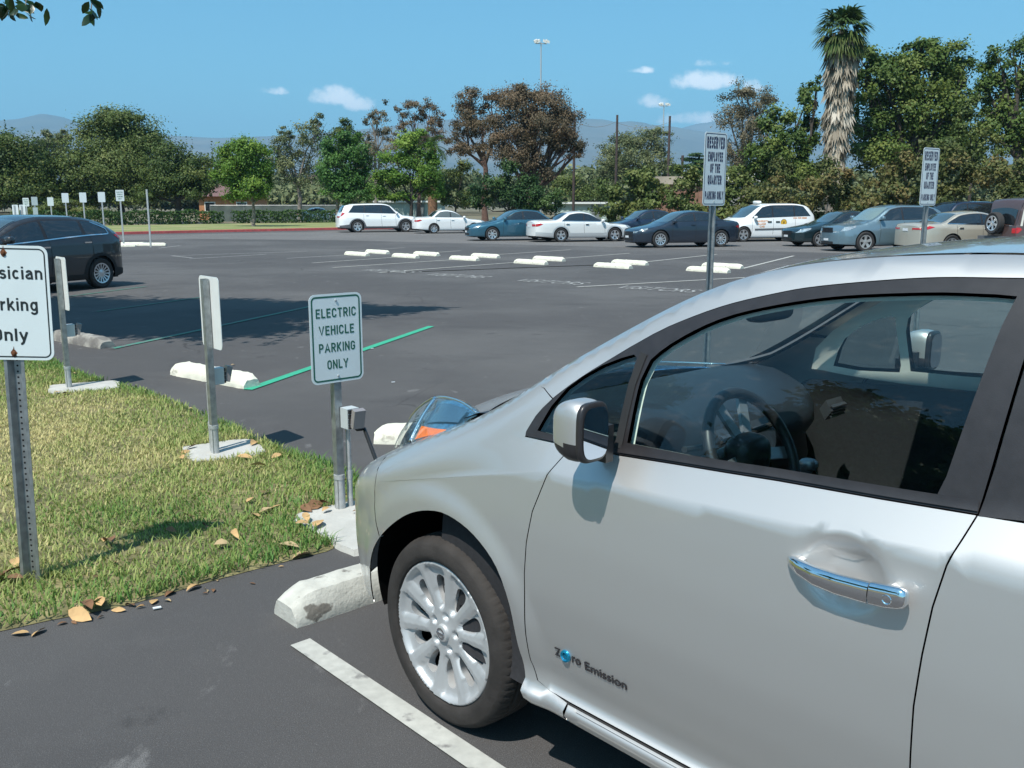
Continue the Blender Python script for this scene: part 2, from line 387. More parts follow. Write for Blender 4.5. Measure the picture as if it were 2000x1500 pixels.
def end_cap(mb, sh, X, bulge, z0, sign, mi=0, nz=14, ny=14, skip=None):
    """closes the body at its front (+1) or rear (-1)"""
    z1 = float(sh.ze(X)); V = []; F = []; zc = float(sh.zc(X))
    for i in range(nz+1):
        z = z0+(z1-z0)*i/nz; y = float(sh.S(X, min(z, z1-.001))); b = float(bulge(z)) if callable(bulge) else bulge
        for j in range(ny+1):
            q = -1+2*j/ny; zz = z+((zc-z1)*(1-abs(q)**2.2) if i == nz else 0)
            V.append((X+sign*b*(1-abs(q)**2.3), y*q, zz))
    F = [(i*(ny+1)+j, i*(ny+1)+j+1, (i+1)*(ny+1)+j+1, (i+1)*(ny+1)+j) for i in range(nz) for j in range(ny)]
    V = np.array(V); G_ = V.reshape(nz+1, ny+1, 3); du = np.gradient(G_, axis=1); dv = np.gradient(G_, axis=0)
    n = np.cross(du, dv).reshape(-1, 3); n /= np.linalg.norm(n, axis=1, keepdims=True)+1e-9
    if sign < 0: n = -n
    return mb.add(V, F, mi, n, flip=sign < 0)
def strip(mb, sh, line, w, off=.001, mirror=False, mi=0):
    """thin line of width w following a polyline on the side surface"""
    L = np.array(line, float); t = np.gradient(L, axis=0); t /= np.linalg.norm(t, axis=1, keepdims=True)+1e-9; nn = np.stack([-t[:, 1], t[:, 0]], 1)
    V = []; N = []
    for s in (-1, 1):
        P = L+nn*s*w/2; n = sh.Sn(P[:, 0], P[:, 1]); q = np.stack([P[:, 0], sh.S(P[:, 0], P[:, 1]), P[:, 1]], 1)+n*off
        if mirror: q = q*[1, -1, 1]; n = n*[1, -1, 1]
        V.append(q); N.append(n)
    k = len(L); g_ = np.cross(V[0][1]-V[0][0], V[1][0]-V[0][0]); return mb.add(np.vstack(V), [(i, i+1, k+i+1, k+i) for i in range(k-1)], mi, np.vstack(N), flip=bool(g_@N[0][0] < 0))
def text_mesh(body, size_w=None, size_h=None, bold=0., extrude=.0006, align='CENTER', space=1.0):
    """lettering as a mesh in the local XY plane, scaled so that its box is size_w x size_h, centred"""
    c = bpy.data.curves.new('lettering', 'FONT'); c.body = body; c.size = 1; c.offset = bold; c.extrude = 0; c.align_x = align; c.space_character = space; c.resolution_u = 4
    o = bpy.data.objects.new('lettering', c); COL.objects.link(o)
    dg = bpy.context.evaluated_depsgraph_get(); me = bpy.data.meshes.new_from_object(o.evaluated_get(dg))
    bpy.data.objects.remove(o); bpy.data.curves.remove(c)
    V = np.array([v.co[:] for v in me.vertices]); F = [tuple(p.vertices) for p in me.polygons]; bpy.data.meshes.remove(me)
    lo, hi = V.min(0), V.max(0); V = V-(lo+hi)/2; s = hi-lo
    kx = size_w/s[0] if size_w else None; ky = size_h/s[1] if size_h else None
    kx = kx or ky; ky = ky or kx
    V[:, 0] *= kx; V[:, 1] *= ky; V[:, 2] = 0
    return V, F
def put(V, o, x, y, z):
    """local (a,b,c) -> o + a x + b y + c z"""
    o, x, y, z = map(np.array, (o, x, y, z)); return o+V[:, :1]*x+V[:, 1:2]*y+V[:, 2:3]*z

# ------------------------------------------------------------------ the near silver car
silver = carpaint('silver_paint', (.585, .573, .560), metal=.74, rough=.47, flake=.03)
blacktrim = pbr('black_trim', (.026, .024, .026), rough=.35, bump=.05, bscale=400, var=.15, vscale=30)
darkplastic = pbr('dark_plastic', (.012, .012, .013), rough=.7, var=.2)
chrome = pbr('chrome', (.85, .86, .88), rough=.05, metal=1)
carglass = glassmat('car_glass', (.82, .91, .90), refl=.01)
screen_glass = glassmat('windscreen_glass', (.92, .97, .95), refl=.0)
rubber = pbr('tyre_rubber', (.034, .030, .028), rough=.8, var=.25, vscale=14, bump=.15, bscale=90, spec=.3)
alloy = pbr('hub_silver', (.50, .505, .51), rough=.5, metal=.5, var=.05, vscale=20)
brake = pbr('brake_dark', (.008, .008, .009), rough=1, spec=.05)
beige = pbr('pillar_trim', (.82, .81, .72), rough=.8, var=.05)
dashmat = pbr('dashboard_plastic', (.016, .018, .023), rough=.5, var=.1, bump=.1, bscale=500)
seatmat = pbr('seat_fabric', (.018, .018, .021), rough=.95, var=.2, vscale=80)
def superq(mb, c, r, e=.5, n=20, m=28, mi=0, fn=None):
    V = []; F = []
    sg = lambda x, p: math.copysign(abs(x)**p, x)
    for i in range(n+1):
        a = -math.pi/2+math.pi*i/n
        for j in range(m):
            b = 2*math.pi*j/m
            p = [sg(math.cos(a), e)*sg(math.cos(b), e)*r[0], sg(math.cos(a), e)*sg(math.sin(b), e)*r[1], sg(math.sin(a), e)*r[2]]
            if fn: p = fn(p)
            V.append((c[0]+p[0], c[1]+p[1], c[2]+p[2]))
    F = [(i*m+j, i*m+(j+1) % m, (i+1)*m+(j+1) % m, (i+1)*m+j) for i in range(n) for j in range(m)]
    return mb.add(V, F, mi)
HUB = {}
def hero_wheel(root, x, side):
    s = side
    R = empty('wheel', (x, s*.77, .316)); R.parent = root
    mb = MB(); n = 360
    prof = [(.20, -.085), (.225, -.10), (.262, -.106), (.29, -.10), (.306, -.088), (.3145, -.07), (.316, -.048), (.308, -.046), (.308, -.036), (.317, -.034), (.317, -.006), (.308, -.004), (.308, .006), (.317, .008), (.317, .034), (.308, .036), (.308, .046), (.316, .048), (.3145, .07), (.3065, .088), (.296, .0975), (.29, .1), (.262, .1055), (.249, .1035), (.246, .1015), (.241, .099), (.2375, .09), (.233, .07)]
    V = []
    for k, (r, a) in enumerate(prof):
        for j in range(n):
            t = 2*math.pi*j/n; rr = r
            if r > .3 and .046 < abs(a) < .08 and j % 5 == 0: rr -= .004
            V.append((rr*math.cos(t), s*a, rr*math.sin(t)))
    F = [(i*n+j, (i+1)*n+j, (i+1)*n+(j+1) % n, i*n+(j+1) % n) for i in range(len(prof)-1) for j in range(n)]
    mb.add(V, F, flip=s < 0); mb.build('tyre', rubber, R, smooth=True, angle=40)
    # hub cover with ten spokes
    holes = []
    for k in range(10):
        a0 = rad(36*k+9)
        h = [(.088, 0), (.093, .075), (.106, .118), (.128, .146), (.154, .152), (.178, .130), (.189, .06), (.188, -.05), (.174, -.118), (.152, -.134), (.128, -.130), (.106, -.105), (.093, -.068)]
        holes.append([(r*math.cos(a0+t), r*math.sin(a0+t)) for r, t in smooth_line(h+[h[0]], .010)[:-1]])
    outer = [(.236*math.cos(2*math.pi*i/120), .236*math.sin(2*math.pi*i/120)) for i in range(120)]
    def sst(x): x = np.clip(x, 0, 1); return x*x*(3-2*x)
    def hgt(x, z):
        r = np.hypot(x, z); t = np.degrees(np.arctan2(z, x)); u = np.radians(np.abs((t-9+360) % 36-18)); u = np.radians(18)-u   # from the opening's middle
        off = r*np.sin(np.radians(18)-u)                                                            # distance from the blade's centre line
        hw_ = .011+.056*r
        pocket = sst((off-hw_)/.006)*sst((r-.072)/.02)*(1-sst((r-.212)/.016))
        y = .082+.016*np.clip(r/.236, 0, 1)**2+.005*np.clip(1-r/.06, 0, 1)-.0035*np.clip(off/hw_, 0, 1)*sst((r-.07)/.03)*(1-sst((r-.20)/.02))
        y = y-.014*pocket
        for k in range(5):
            a = rad(72*k+27); d = np.hypot(x-.057*math.cos(a), z-.057*math.sin(a)); y = y-.016*np.exp(-(d/.0125)**6)
        return np.where(r > .2325, y-.008*(r-.2325)/.0035, y)
    bl = []
    for k in range(10):
        ca, sa = math.cos(rad(36*k+9+18)), math.sin(rad(36*k+9+18))
        for sg in (-1, 1):
            for e_ in (-.0005, .0028, .0062):
                bl.append([(q*ca-sg*(.011+.056*q+e_)*sa, q*sa+sg*(.011+.056*q+e_)*ca) for q in np.linspace(.082, .222, 24)])
    vo, T, rings = cdt(outer, holes, .0062, bl)
    def nrm(x, z):
        e = .0012; dx = (hgt(x+e, z)-hgt(x-e, z))/(2*e); dz = (hgt(x, z+e)-hgt(x, z-e))/(2*e)
        n_ = np.stack([-dx, np.ones_like(dx), -dz], 1); return n_/np.linalg.norm(n_, axis=1, keepdims=True)
    mb = MB(); M = np.array([1, s, 1])
    mb.add(np.stack([vo[:, 0], hgt(vo[:, 0], vo[:, 1]), vo[:, 1]], 1)*M, T, 0, nrm(vo[:, 0], vo[:, 1])*M, flip=s > 0)
    for r in rings[1:]:
        P = np.array(r); y = hgt(P[:, 0], P[:, 1]); p = np.stack([P[:, 0], y, P[:, 1]], 1); q = p-[0, .03, 0]; k = len(P)
        c = p.mean(0); fn = c-p; fn[:, 1] = 0; fn /= np.linalg.norm(fn, axis=1, keepdims=True)
        mb.add(np.vstack([p, q])*M, [(i, (i+1) % k, k+(i+1) % k, k+i) for i in range(k)], 0, np.vstack([fn, fn])*M)
    mb.build('hub_cover', alloy, R)
    cap = MB(); cap.lathe([(.0, s*.098), (.02, s*.0975), (.027, s*.095), (.030, s*.085)], 32)
    hc = cap.build('centre_cap', alloy, R, smooth=True, angle=50)
    em = MB(); em.lathe([(.012, s*.0985), (.016, s*.0995), (.020, s*.0982)], 28); em.box(-.019, .019, s*.097, s*.0998, -.0045, .0045)
    em.build('emblem', chrome, hc, smooth=True, angle=40)
    b = MB(); b.lathe([(.0, s*.02), (.06, s*.03), (.075, s*.025), (.08, s*.035), (.15, s*.036), (.152, s*.01), (.233, s*.012), (.233, s*.075)], 48); b.obox((-.11, s*.045, .05), (.05, 0, 0), (0, .02, 0), (0, 0, .06))
    b.build('brake_disc', brake, R, smooth=True, angle=40)
    return R
def build_hero():
    O = Vector((.4105, 3.3446, 0)); YAW = rad(132.4)
    root = empty('silver_hatchback', O, YAW, 'large silver electric hatchback in the foreground with chrome door handle, plugged in at the nose', 'car')
    sh = Shape(**HERO)
    R0 = (-2.78, .316)
    F1 = [(-.558, 1.038), (-.52, 1.012), (-.485, .955), (-.438, .842), (-.42, .748), (-.415, .656), (-.418, .564), (-.420, .468), (-.424, .39), (-.449, .335), (-.496, .3195), (-.57, .3185)]
    R1 = [(-1.568, 1.104), (-1.556, 1.061), (-1.541, 1.011), (-1.526, .926), (-1.518, .829), (-1.513, .721), (-1.517, .59), (-1.53, .46), (-1.555, .3185)]
    belt = [(-.364, 1.032), (-.459, 1.034), (-.558, 1.038), (-.7, 1.044), (-.876, 1.057), (-1.021, 1.067), (-1.153, 1.077), (-1.383, 1.091), (-1.568, 1.104)]
    belt2 = [(-1.568, 1.104), (-1.662, 1.112), (-2.1, 1.145), (-2.5, 1.185), (-2.62, 1.21)]
    frame = smooth_line([(-.364, 1.032), (-.364, 1.048), (-.385, 1.093), (-.425, 1.143), (-.503, 1.212), (-.602, 1.281), (-.664, 1.321), (-.741, 1.366), (-.877, 1.425), (-1.006, 1.464), (-1.127, 1.491), (-1.349, 1.521), (-1.538, 1.531)], .03)
    frame2 = smooth_line([(-1.538, 1.531), (-2.0, 1.52), (-2.4, 1.465), (-2.62, 1.37), (-2.70, 1.28), (-2.62, 1.21)], .04)
    split = [(-1.568, 1.104), (-1.577, 1.194), (-1.582, 1.293), (-1.587, 1.402), (-1.595, 1.531)]
    glass = smooth_line([(-.714, 1.078), (-.708, 1.232), (-.721, 1.284), (-.802, 1.351), (-.929, 1.414), (-1.139, 1.467), (-1.361, 1.494), (-1.50, 1.500)], .03)+[(-1.54, 1.499), (-1.529, 1.442), (-1.517, 1.329), (-1.498, 1.159), (-1.487, 1.118), (-1.3, 1.108), (-1.146, 1.100), (-.9, 1.085)]
    qglass = [(-.402, 1.056), (-.43, 1.125), (-.465, 1.178), (-.51, 1.217), (-.561, 1.25), (-.62, 1.276), (-.660, 1.290), (-.674, 1.283), (-.674, 1.209), (-.679, 1.097), (-.672, 1.068), (-.51, 1.053)]
    rglass = [(-1.66, 1.15), (-1.64, 1.495), (-2.0, 1.487), (-2.38, 1.432), (-2.55, 1.35), (-2.48, 1.215), (-2.1, 1.175)]
    arch = smooth_line([(.432, .272), (.422, .335), (.388, .45), (.335, .535), (.246, .615), (.13, .692), (.016, .735), (-.087, .745), (-.207, .715), (-.309, .645), (-.362, .542), (-.382, .40), (-.41, .30), (-.432, .262)], .03)
    rarch = [(R0[0]+.40*math.cos(t), R0[1]+.415*math.sin(t)) for t in np.linspace(rad(-8), rad(188), 34)]   # front to rear
    bumpline = [(.385, .812), (.350, .758), (.351, .657), (.305, .567)]
    joint = [(-.319, 1.168), (-.38, 1.166), (-.425, 1.146)]
    def ecurve(x0, x1, n, dz=.0015):
        return [(x, float(sh.ze(x))-dz) for x in np.linspace(x0, x1, n)]
    ai = min(range(len(arch)), key=lambda i: abs(arch[i][0]-.305)+abs(arch[i][1]-.567))
    sx = lambda P, d: [(x+d, z) for x, z in P]
    g = .0018
    crease = [[(x, float(sh.zs(x))+dz) for x in np.linspace(.6, -3.3, 160)] for dz in (-.007, .005, .018)]
    for mir in (False, True):
        S = lambda *a, **k: side_panel(*a, mirror=mir, **k)
        # fender
        poly = ecurve(.385, -.319, 26)+[(x+.0005, z-.001) for x, z in joint[1:]]+[(x+.002, z) for x, z in frame[::-1] if z < 1.14]+[(-.459, 1.033), (-.552, 1.036)]+sx(F1[1:-1], g)+[(-.568, .3155), (-.572, .262)]+arch[::-1][:len(arch)-ai]+[(.308, .572), (.353, .66), (.352, .758)]
        mb = S(MB(), sh, poly, d=.022, flange=.014, extra=crease); mb.build('fender', silver, root)
        # front bumper corner
        poly = ecurve(.395, .83, 16)+[(.83, .235), (.62, .252)]+arch[:ai+1]+[(.312, .567), (.357, .657), (.356, .758)]
        mb = S(MB(), sh, poly, d=.03, flange=.004)
        if not mir: end_cap(mb, sh, .83, lambda z: .07-.05*max(0, z-.5), .215, 1)
        mb.build('front_bumper', silver, root)
        # doors
        poly = sx(F1, -g)+[(x, z) for x, z in reversed(sx(R1[-1:], g))]+sx(R1[::-1][1:], g)+belt[::-1][1:-3]
        cup = [[(-1.345+.075*k*math.cos(t), .935+.06*k*math.sin(t)) for t in np.linspace(0, 2*math.pi, 64)] for k in (.62, .80, .95, 1.10, 1.28, 1.5)]
        door_crease = [[(x, z) for x, z in ln if math.hypot((x+1.345)/.075, (z-.935)/.06) > 1.62] for ln in crease]
        door_crease = [[p for p in ln if p[0] > -1.345] for ln in door_crease]+[[p for p in ln if p[0] < -1.345] for ln in door_crease]
        fd = S(MB(), sh, poly, d=.022, flange=.012, extra=door_crease+cup).build('front_door', silver, root)
        poly = sx(R1, -g)+[(-2.30, .3185)]+[p for p in rarch if p[0] > -2.44 and p[1] > .33][::-1][::-1]+[(-2.40, .72), (-2.47, .95), (-2.50, 1.183), (-2.1, 1.143)]
        rd = S(MB(), sh, poly, d=.04, flange=.012, extra=crease).build('rear_door', silver, root)
        poly = [(-.575, .3145), (-2.30, .3145), (-2.37, .262), (-.577, .262)]
        S(MB(), sh, poly, d=.03, flange=.02).build('rocker_panel', silver, root)
        # silver side rail, pillar and rear quarter
        poly = [(joint[0][0]-.0005, joint[0][1]+.001)]+ecurve(-.321, -3.5, 60)+[(-3.5, .3), (-3.2, .262)]+rarch[::-1][:-6]+[(-2.405, .72), (-2.475, .95), (-2.505, 1.185)]+[(-2.62, 1.213)]+[(x, z+.0025) for x, z in frame2[::-1][1:-1]]+[(x, z+.0025) for x, z in frame[::-1] if x < -.44]+[(-.426, 1.1475), (-.3805, 1.167)]
        S(MB(), sh, poly, d=.03, flange=.012, extra=crease).build('side_frame', silver, root)
        # black window surround
        poly = [(x, z+.003) for x, z in belt]+sx(split[1:], .003)[:-1]+[(-1.588, 1.5305)]+frame[::-1][:-1]
        S(MB(), sh, poly, [glass, qglass], d=.03, off=.001, flange=.014).build('window_frame', blacktrim, root)
        poly = sx(split, -.003)+frame2[1:]+[(x, z+.003) for x, z in belt2[::-1][1:-1]]
        S(MB(), sh, poly, [rglass], d=.04, off=.001, flange=.014).build('window_frame', blacktrim, root)
        # proud belt moulding and window channel
        m_ = MB(); strip(m_, sh, smooth_line([(x, z+.016) for x, z in belt[3:]], .03), .020, .006, mir); m_.build('belt_moulding', blacktrim, root)
        m_ = MB(); strip(m_, sh, [(-.69, 1.06), (-.688, 1.14), (-.686, 1.22), (-.695, 1.296)], .024, .004, mir); m_.build('window_channel', darkplastic, root)
        S(MB(), sh, glass, d=.05, off=-.006).build('window_glass', carglass, root)
        S(MB(), sh, qglass, d=.05, off=-.006).build('window_glass', glassmat('quarter_glass', (.34, .42, .43), refl=.01), root)
        S(MB(), sh, rglass, d=.06, off=-.006).build('window_glass', glassmat('privacy_glass', (.06, .07, .075), refl=.02), root)
        # inner trim
        out = [(-.30, 1.03), (-.33, 1.13)]+[(x, z-.02) for x, z in ecurve(-.42, -2.9, 26)]+[(-2.64, 1.15), (-1.5, 1.06), (-.7, 1.03)]
        S(MB(), sh, out, [glass, qglass, rglass], d=.06, off=-.03).build('pillar_trim', beige, root)
        S(MB(), sh, [(.05, .3), (.0, .80), (-.30, 1.0), (-.7, 1.045), (-1.5, 1.09), (-2.45, 1.15), (-2.4, .3)], d=.12, off=-.055).build('door_card', seatmat, root)
        # dark backing behind the panel gaps
        for ln in (F1, R1, [(-.50, .3165), (-1.4, .3165), (-2.3, .3165)], bumpline, [(-.575, .262), (-.573, .317)]):
            m_ = MB(); strip(m_, sh, smooth_line(ln, .03), .008 if ln[0][1] == .3165 else .012, -.010, mir); m_.build('panel_gap', darkplastic, root)
        # wheel housings
        s = -1 if mir else 1
        for cx, rx in ((-.005, .412), (R0[0], .412)):
            m_ = MB(); V = []; n = 40; ts = [rad(-12)+rad(204)*k/n for k in range(n+1)]
            for yy in (.86, .52):
                for t in ts:
                    xx, zz = cx+rx*math.cos(t), max(.265, .33+.425*math.sin(t)); V.append((xx, s*min(yy, float(sh.S(xx, zz))-.03), zz))
            m_.add(V+V[n+1:], [(k, k+1, n+1+k+1, n+1+k) for k in range(n)]+[tuple(range(n+1, 2*n+2))]); m_.build('wheel_housing', pbr('housing_black', (.004, .004, .004), rough=1, spec=.05), root)
        for x in (0, R0[0]): hero_wheel(root, x, s)
        # door handle: tapering chrome grip over a dished cup
        m_ = MB(); c_ = MB()
        st = [(-1.224, .936, .0055), (-1.235, .934, .012), (-1.26, .931, .017), (-1.30, .927, .0205), (-1.35, .925, .022), (-1.40, .927, .0225), (-1.417, .928, .0225)]
        st2 = [(-1.4195, .929, .0235), (-1.45, .932, .024), (-1.475, .936, .0225), (-1.487, .938, .018), (-1.491, .939, .010)]
        sh0 = Shape(**dict(HERO, dimples=[]))
        for q_, stn in ((m_, st), (c_, st2)):
            V = []; n = 16
            for x, z, hh in stn:
                y0 = float(sh0.S(x, z)); t_ = min(1, max(0, (-1.22-x)/.06)); lift = .006+.026*t_*(1 if x > -1.42 else 1)
                for k in range(n):
                    a = 2*math.pi*k/n; ca, sa = math.cos(a), math.sin(a)
                    V.append((x, s*(y0+lift+.013*math.copysign(abs(ca)**.8, ca)*min(1, hh/.015)), z+hh*math.copysign(abs(sa)**.75, sa)))
            k = len(stn); q_.add(V, [(i*n+j, i*n+(j+1) % n, (i+1)*n+(j+1) % n, (i+1)*n+j) for i in range(k-1) for j in range(n)]+[tuple(range(n))[::-1], tuple((k-1)*n+j for j in range(n))], flip=mir)
        hd = m_.build('door_handle', chrome, fd, smooth=True, angle=60)
        y0 = float(sh0.S(-1.455, .933))
        hc = c_.build('handle_cap', chrome, hd, smooth=True, angle=60) if False else c_.build('handle_cap', chrome, fd, smooth=True, angle=60)
        lk = MB(); lk.lathe([(0, s*(y0+.0445)), (.007, s*(y0+.0445)), (.009, s*(y0+.0462)), (.0105, s*(y0+.044))], 20, c=(-1.457, 0, .931)); lk.build('lock', chrome, fd, smooth=True, angle=40)
        for hx_, hr_ in ((-1.25, .012), (-1.45, .016)):
            ft = MB(); ft.tube([(hx_, s*(y0-.03), .934), (hx_, s*(y0+.02), .934)], hr_, 8); ft.build('handle_mount', silver, fd)
        # wing mirror
        def mfn(p):
            x, y, z = p; k = .62+.38*min(1, max(0, (x+.075)/.15)*1.6) if False else 1
            y = y*(1-.18*max(0, x/.066)); z = z*(1-.22*max(0, x/.066))
            return [x, y, z]
        m_ = MB(); superq(m_, (-.672, s*.948, 1.130), (.060, .054, .077), .55, 22, 32, fn=mfn)
        V = np.array(m_.v); keep = [f for f in m_.f if V[list(f), 0].mean() > -.722]
        fs = [f for f in keep if V[list(f), 2].mean() > 1.098-.14*(V[list(f), 0].mean()+.672)]; fb = [f for f in keep if f not in fs]
        mm = MB(); mm.add(V, fs); R = mm.build('mirror', silver, root, smooth=True, angle=60)
        mm = MB(); mm.add(V, fb); superq(mm, (-.718, s*.948, 1.130), (.012, .052, .075), .5, 14, 30); mm.obox((-.655, s*.885, 1.078), (.035, 0, 0), (0, .03, 0), (0, 0, .020)); mm.obox((-.668, s*.862, 1.082), (.032, 0, 0), (0, .014, 0), (0, 0, .048))
        mm.build('mirror_base', blacktrim, R, smooth=True, angle=40)
        gp = [(.044*math.copysign(abs(math.cos(t))**.55, math.cos(t)), .064*math.copysign(abs(math.sin(t))**.55, math.sin(t))) for t in np.linspace(0, 2*math.pi, 40, endpoint=False)]
        mm = MB(); mm.add([(-.7315, s*(.948+a), 1.130+b) for a, b in gp], [tuple(range(40))], flip=mir is False); mm.build('mirror_glass', pbr('mirror_silver', (.50, .55, .62), rough=.01, metal=1), R)
        # headlight
        lo = smooth_line([(.70, .535, .735), (.645, .585, .752), (.515, .635, .803), (.344, .688, .864), (.203, .722, .913), (.095, .734, .95), (.0, .722, 1.008)], .03)
        ri = smooth_line([(.735, .46, .79), (.665, .49, .852), (.60, .50, .905), (.518, .505, .953), (.442, .525, .979), (.319, .565, 1.0), (.185, .61, 1.009), (.0, .70, 1.014)], .03)
        inn = smooth_line([(.75, .38, .775), (.68, .38, .825), (.60, .38, .875), (.5, .40, .915), (.40, .44, .955), (.28, .52, .985), (.15, .60, 1.005), (.0, .695, 1.012)], .03)
        def rs(L, n=28):
            L = np.array(L); d = np.r_[0, np.cumsum(np.linalg.norm(np.diff(L, axis=0), axis=1))]; d /= d[-1]
            return np.stack([np.interp(np.linspace(0, 1, n), d, L[:, k]) for k in range(3)], 1)
        lo, ri, inn = rs(lo), rs(ri), rs(inn)
        def patch(off, nb=14, t0=0., t1=1., i0=0, i1=28):
            V = []; nn = np.array([.25, .75, .6]); nn /= np.linalg.norm(nn)
            for i in range(i0, i1):
                for j in range(nb+1):
                    t = t0+(t1-t0)*j/nb
                    if t < .7: p = lo[i]+(ri[i]-lo[i])*(t/.7)+nn*.007*math.sin(math.pi*t/.7)*(1-(i/27)**3)
                    else: p = ri[i]+(inn[i]-ri[i])*((t-.7)/.3)+np.array([.1, 0, 1])*.005*math.sin(math.pi*(t-.7)/.3)*(1-(i/27)**3)
                    V.append((p+nn*off)*[1, s, 1])
            k = i1-i0; return V, [(a*(nb+1)+b, a*(nb+1)+b+1, (a+1)*(nb+1)+b+1, (a+1)*(nb+1)+b) for a in range(k-1) for b in range(nb)]
        hm = MB(); V, F = patch(-.020); hm.add(V, F, flip=not mir); H = hm.build('headlight', pbr('lamp_chrome', (.42, .55, .66), rough=.12, metal=1, var=.35, vscale=26, bump=.35, bscale=30), root, smooth=True)
        dm = MB()
        V, F = patch(-.014, 5, .30, .62, 11, 23); dm.add(V, F, flip=not mir); V, F = patch(-.014, 3, .86, .97, 2, 18); dm.add(V, F, flip=not mir)
        dm.build('lamp_bezel', pbr('lamp_dark', (.02, .03, .05), rough=.15, coat=1), H, smooth=True)
        am = MB(); V, F = patch(-.006, 5, .04, .24, 12, 22)
        V = np.array(V).reshape(10, 6, 3); 
        for a in range(10): V[a] = V[a, :1]+(V[a]-V[a, :1])*(1.0-.075*a)
        am.add(V.reshape(-1, 3), F, flip=not mir); am.build('turn_signal', pbr('amber_lens', (.85, .17, .01), rough=.45, spec=.2, var=.3, vscale=90), H, smooth=True)
        rb = MB(); rb.tube([(lo[11]+(ri[11]-lo[11])*t+np.array([.25, .75, .6])*.007*math.sin(math.pi*t))*[1, s, 1] for t in np.linspace(0, 1, 12)], .006, 6); rb.tube([p*[1, s, 1] for p in ri[::2]], .004, 6); rb.build('lamp_rib', chrome, H, smooth=True)
        lm = MB(); V, F = patch(.0); lm.add(V, F, flip=not mir); lm.build('lens', glassmat('lens_glass', (.93, .97, .98), refl=-.015), H, smooth=True)
        # seats
        sm = MB(); superq(sm, (-1.38, s*.38, .56), (.29, .25, .12), .45); superq(sm, (-1.74, s*.38, .86), (.10, .25, .36), .45, fn=lambda p: [p[0]-.3*p[2], p[1], p[2]]); superq(sm, (-1.90, s*.38, 1.30), (.05, .13, .09), .6)
        sm.build('seat', seatmat, root, smooth=True)
    # bonnet, windscreen, roof, tailgate
    cowl = lambda q: .20-.10*q*q-.22*abs(q)**6
    mb = top_grid(MB(), sh, .83, cowl, nx=26, ny=30); mb.build('bonnet', silver, root)
    mb = top_grid(MB(), sh, lambda q: cowl(q)-.004, lambda q: cowl(q)-.075, nx=4, ny=30, off=-.012); mb.build('cowl', darkplastic, root)
    mb = top_grid(MB(), sh, lambda q: cowl(q)-.06, -.86, nx=22, ny=26, off=-.003, yk=.975); mb.build('windscreen', screen_glass, root)
    mb = MB(); top_grid(mb, sh, lambda q: cowl(q)-.06, -.86, .93, .99, nx=22, ny=3, off=0); top_grid(mb, sh, lambda q: cowl(q)-.06, -.86, -.99, -.93, nx=22, ny=3, off=0); mb.build('windscreen_trim', blacktrim, root)
    mb = top_grid(MB(), sh, -.86, -2.95, nx=30, ny=26, yk=.975); mb.build('roof', silver, root)
    mb = MB()
    for a, b in ((.972, .997), (-.997, -.972)): top_grid(mb, sh, -.86, -2.95, a, b, nx=30, ny=2, off=-.004, yk=1)
    mb.build('roof_moulding', darkplastic, root)
    mb = top_grid(MB(), sh, -.88, -2.9, nx=14, ny=14, off=-.055, flip=True, yk=.97); mb.build('headliner', beige, root)
    mb = top_grid(MB(), sh, -2.95, -3.36, nx=10, ny=20, yk=.94); mb.build('rear_window', glassmat('privacy_glass', (.06, .07, .075), refl=.02), root)
    mb = MB(); top_grid(mb, sh, -2.9, -3.40, -1, -.94, nx=10, ny=2); top_grid(mb, sh, -2.9, -3.4, .94, 1, nx=10, ny=2); top_grid(mb, sh, -3.36, -3.5, nx=4, ny=16); end_cap(mb, sh, -3.5, .10, .26, -1); mb.build('tailgate', silver, root)
    for s in (1, -1):
        mb = MB(); side_panel(mb, Shape(**HERO), [(-3.30, .98), (-3.30, 1.28), (-3.36, 1.13), (-3.48, .99), (-3.48, .9)], d=.05, off=.004, mirror=s < 0); mb.build('tail_light', pbr('tail_red', (.45, .01, .015), rough=.1, coat=1), root)
    # floor and firewall
    mb = MB(); mb.box(-3.4, .6, -.50, .50, .20, .235); mb.box(-2.30, -.45, -.78, .78, .236, .25); mb.box(-.05, .0, -.7, .7, .235, .95); mb.build('floor_pan', darkplastic, root)
    # dashboard
    prof = [(.10, .99), (.0, 1.02), (-.12, 1.03), (-.26, 1.025), (-.40, 1.005), (-.49, .975), (-.535, .93), (-.54, .88), (-.50, .82), (-.52, .74), (-.48, .60), (.0, .58)]
    mb = MB(); V = []; ys = np.linspace(-.70, .70, 33); k = len(prof)
    for y in ys:
        t = abs(y)/.70; pull = .10*t**3; hood = .05*math.exp(-((y-.37)/.17)**4); tail = .06*math.exp(-(y/.14)**4)
        for (x, z) in prof:
            w = 1 if z > .9 and x < -.2 else 0
            V.append((x*(1-.25*t**4)+(pull*.4 if x < -.3 else 0)-(tail if z < .9 and x < -.4 else 0), y, z+hood*(w if x < -.36 else w*.35)))
    mb.add(V, [(i*k+j, i*k+(j+1) % k, (i+1)*k+(j+1) % k, (i+1)*k+j) for i in range(32) for j in range(k)]); D = mb.build('dashboard', dashmat, root, smooth=True, angle=50)
    for y in (-.60, .60, -.09, .09):
        v = MB(); v.obox((-.515, y, .925), (.012, 0, .02), (0, .055, 0), (-.012, 0, .018)); 
        for q in range(4): v.obox((-.532-.002*q, y, .905+.012*q), (.006, 0, .003), (0, .05, 0), (0, 0, .0025))
        v.build('air_vent', pbr('vent_silver', (.10, .10, .11), rough=.35, metal=.6), D)
    ds = MB(); ds.obox((-.565, 0, .83), (.006, 0, -.002), (0, .10, 0), (.015, 0, .055)); ds.build('display', pbr('screen_black', (.01, .012, .02), rough=.08, coat=1), D)
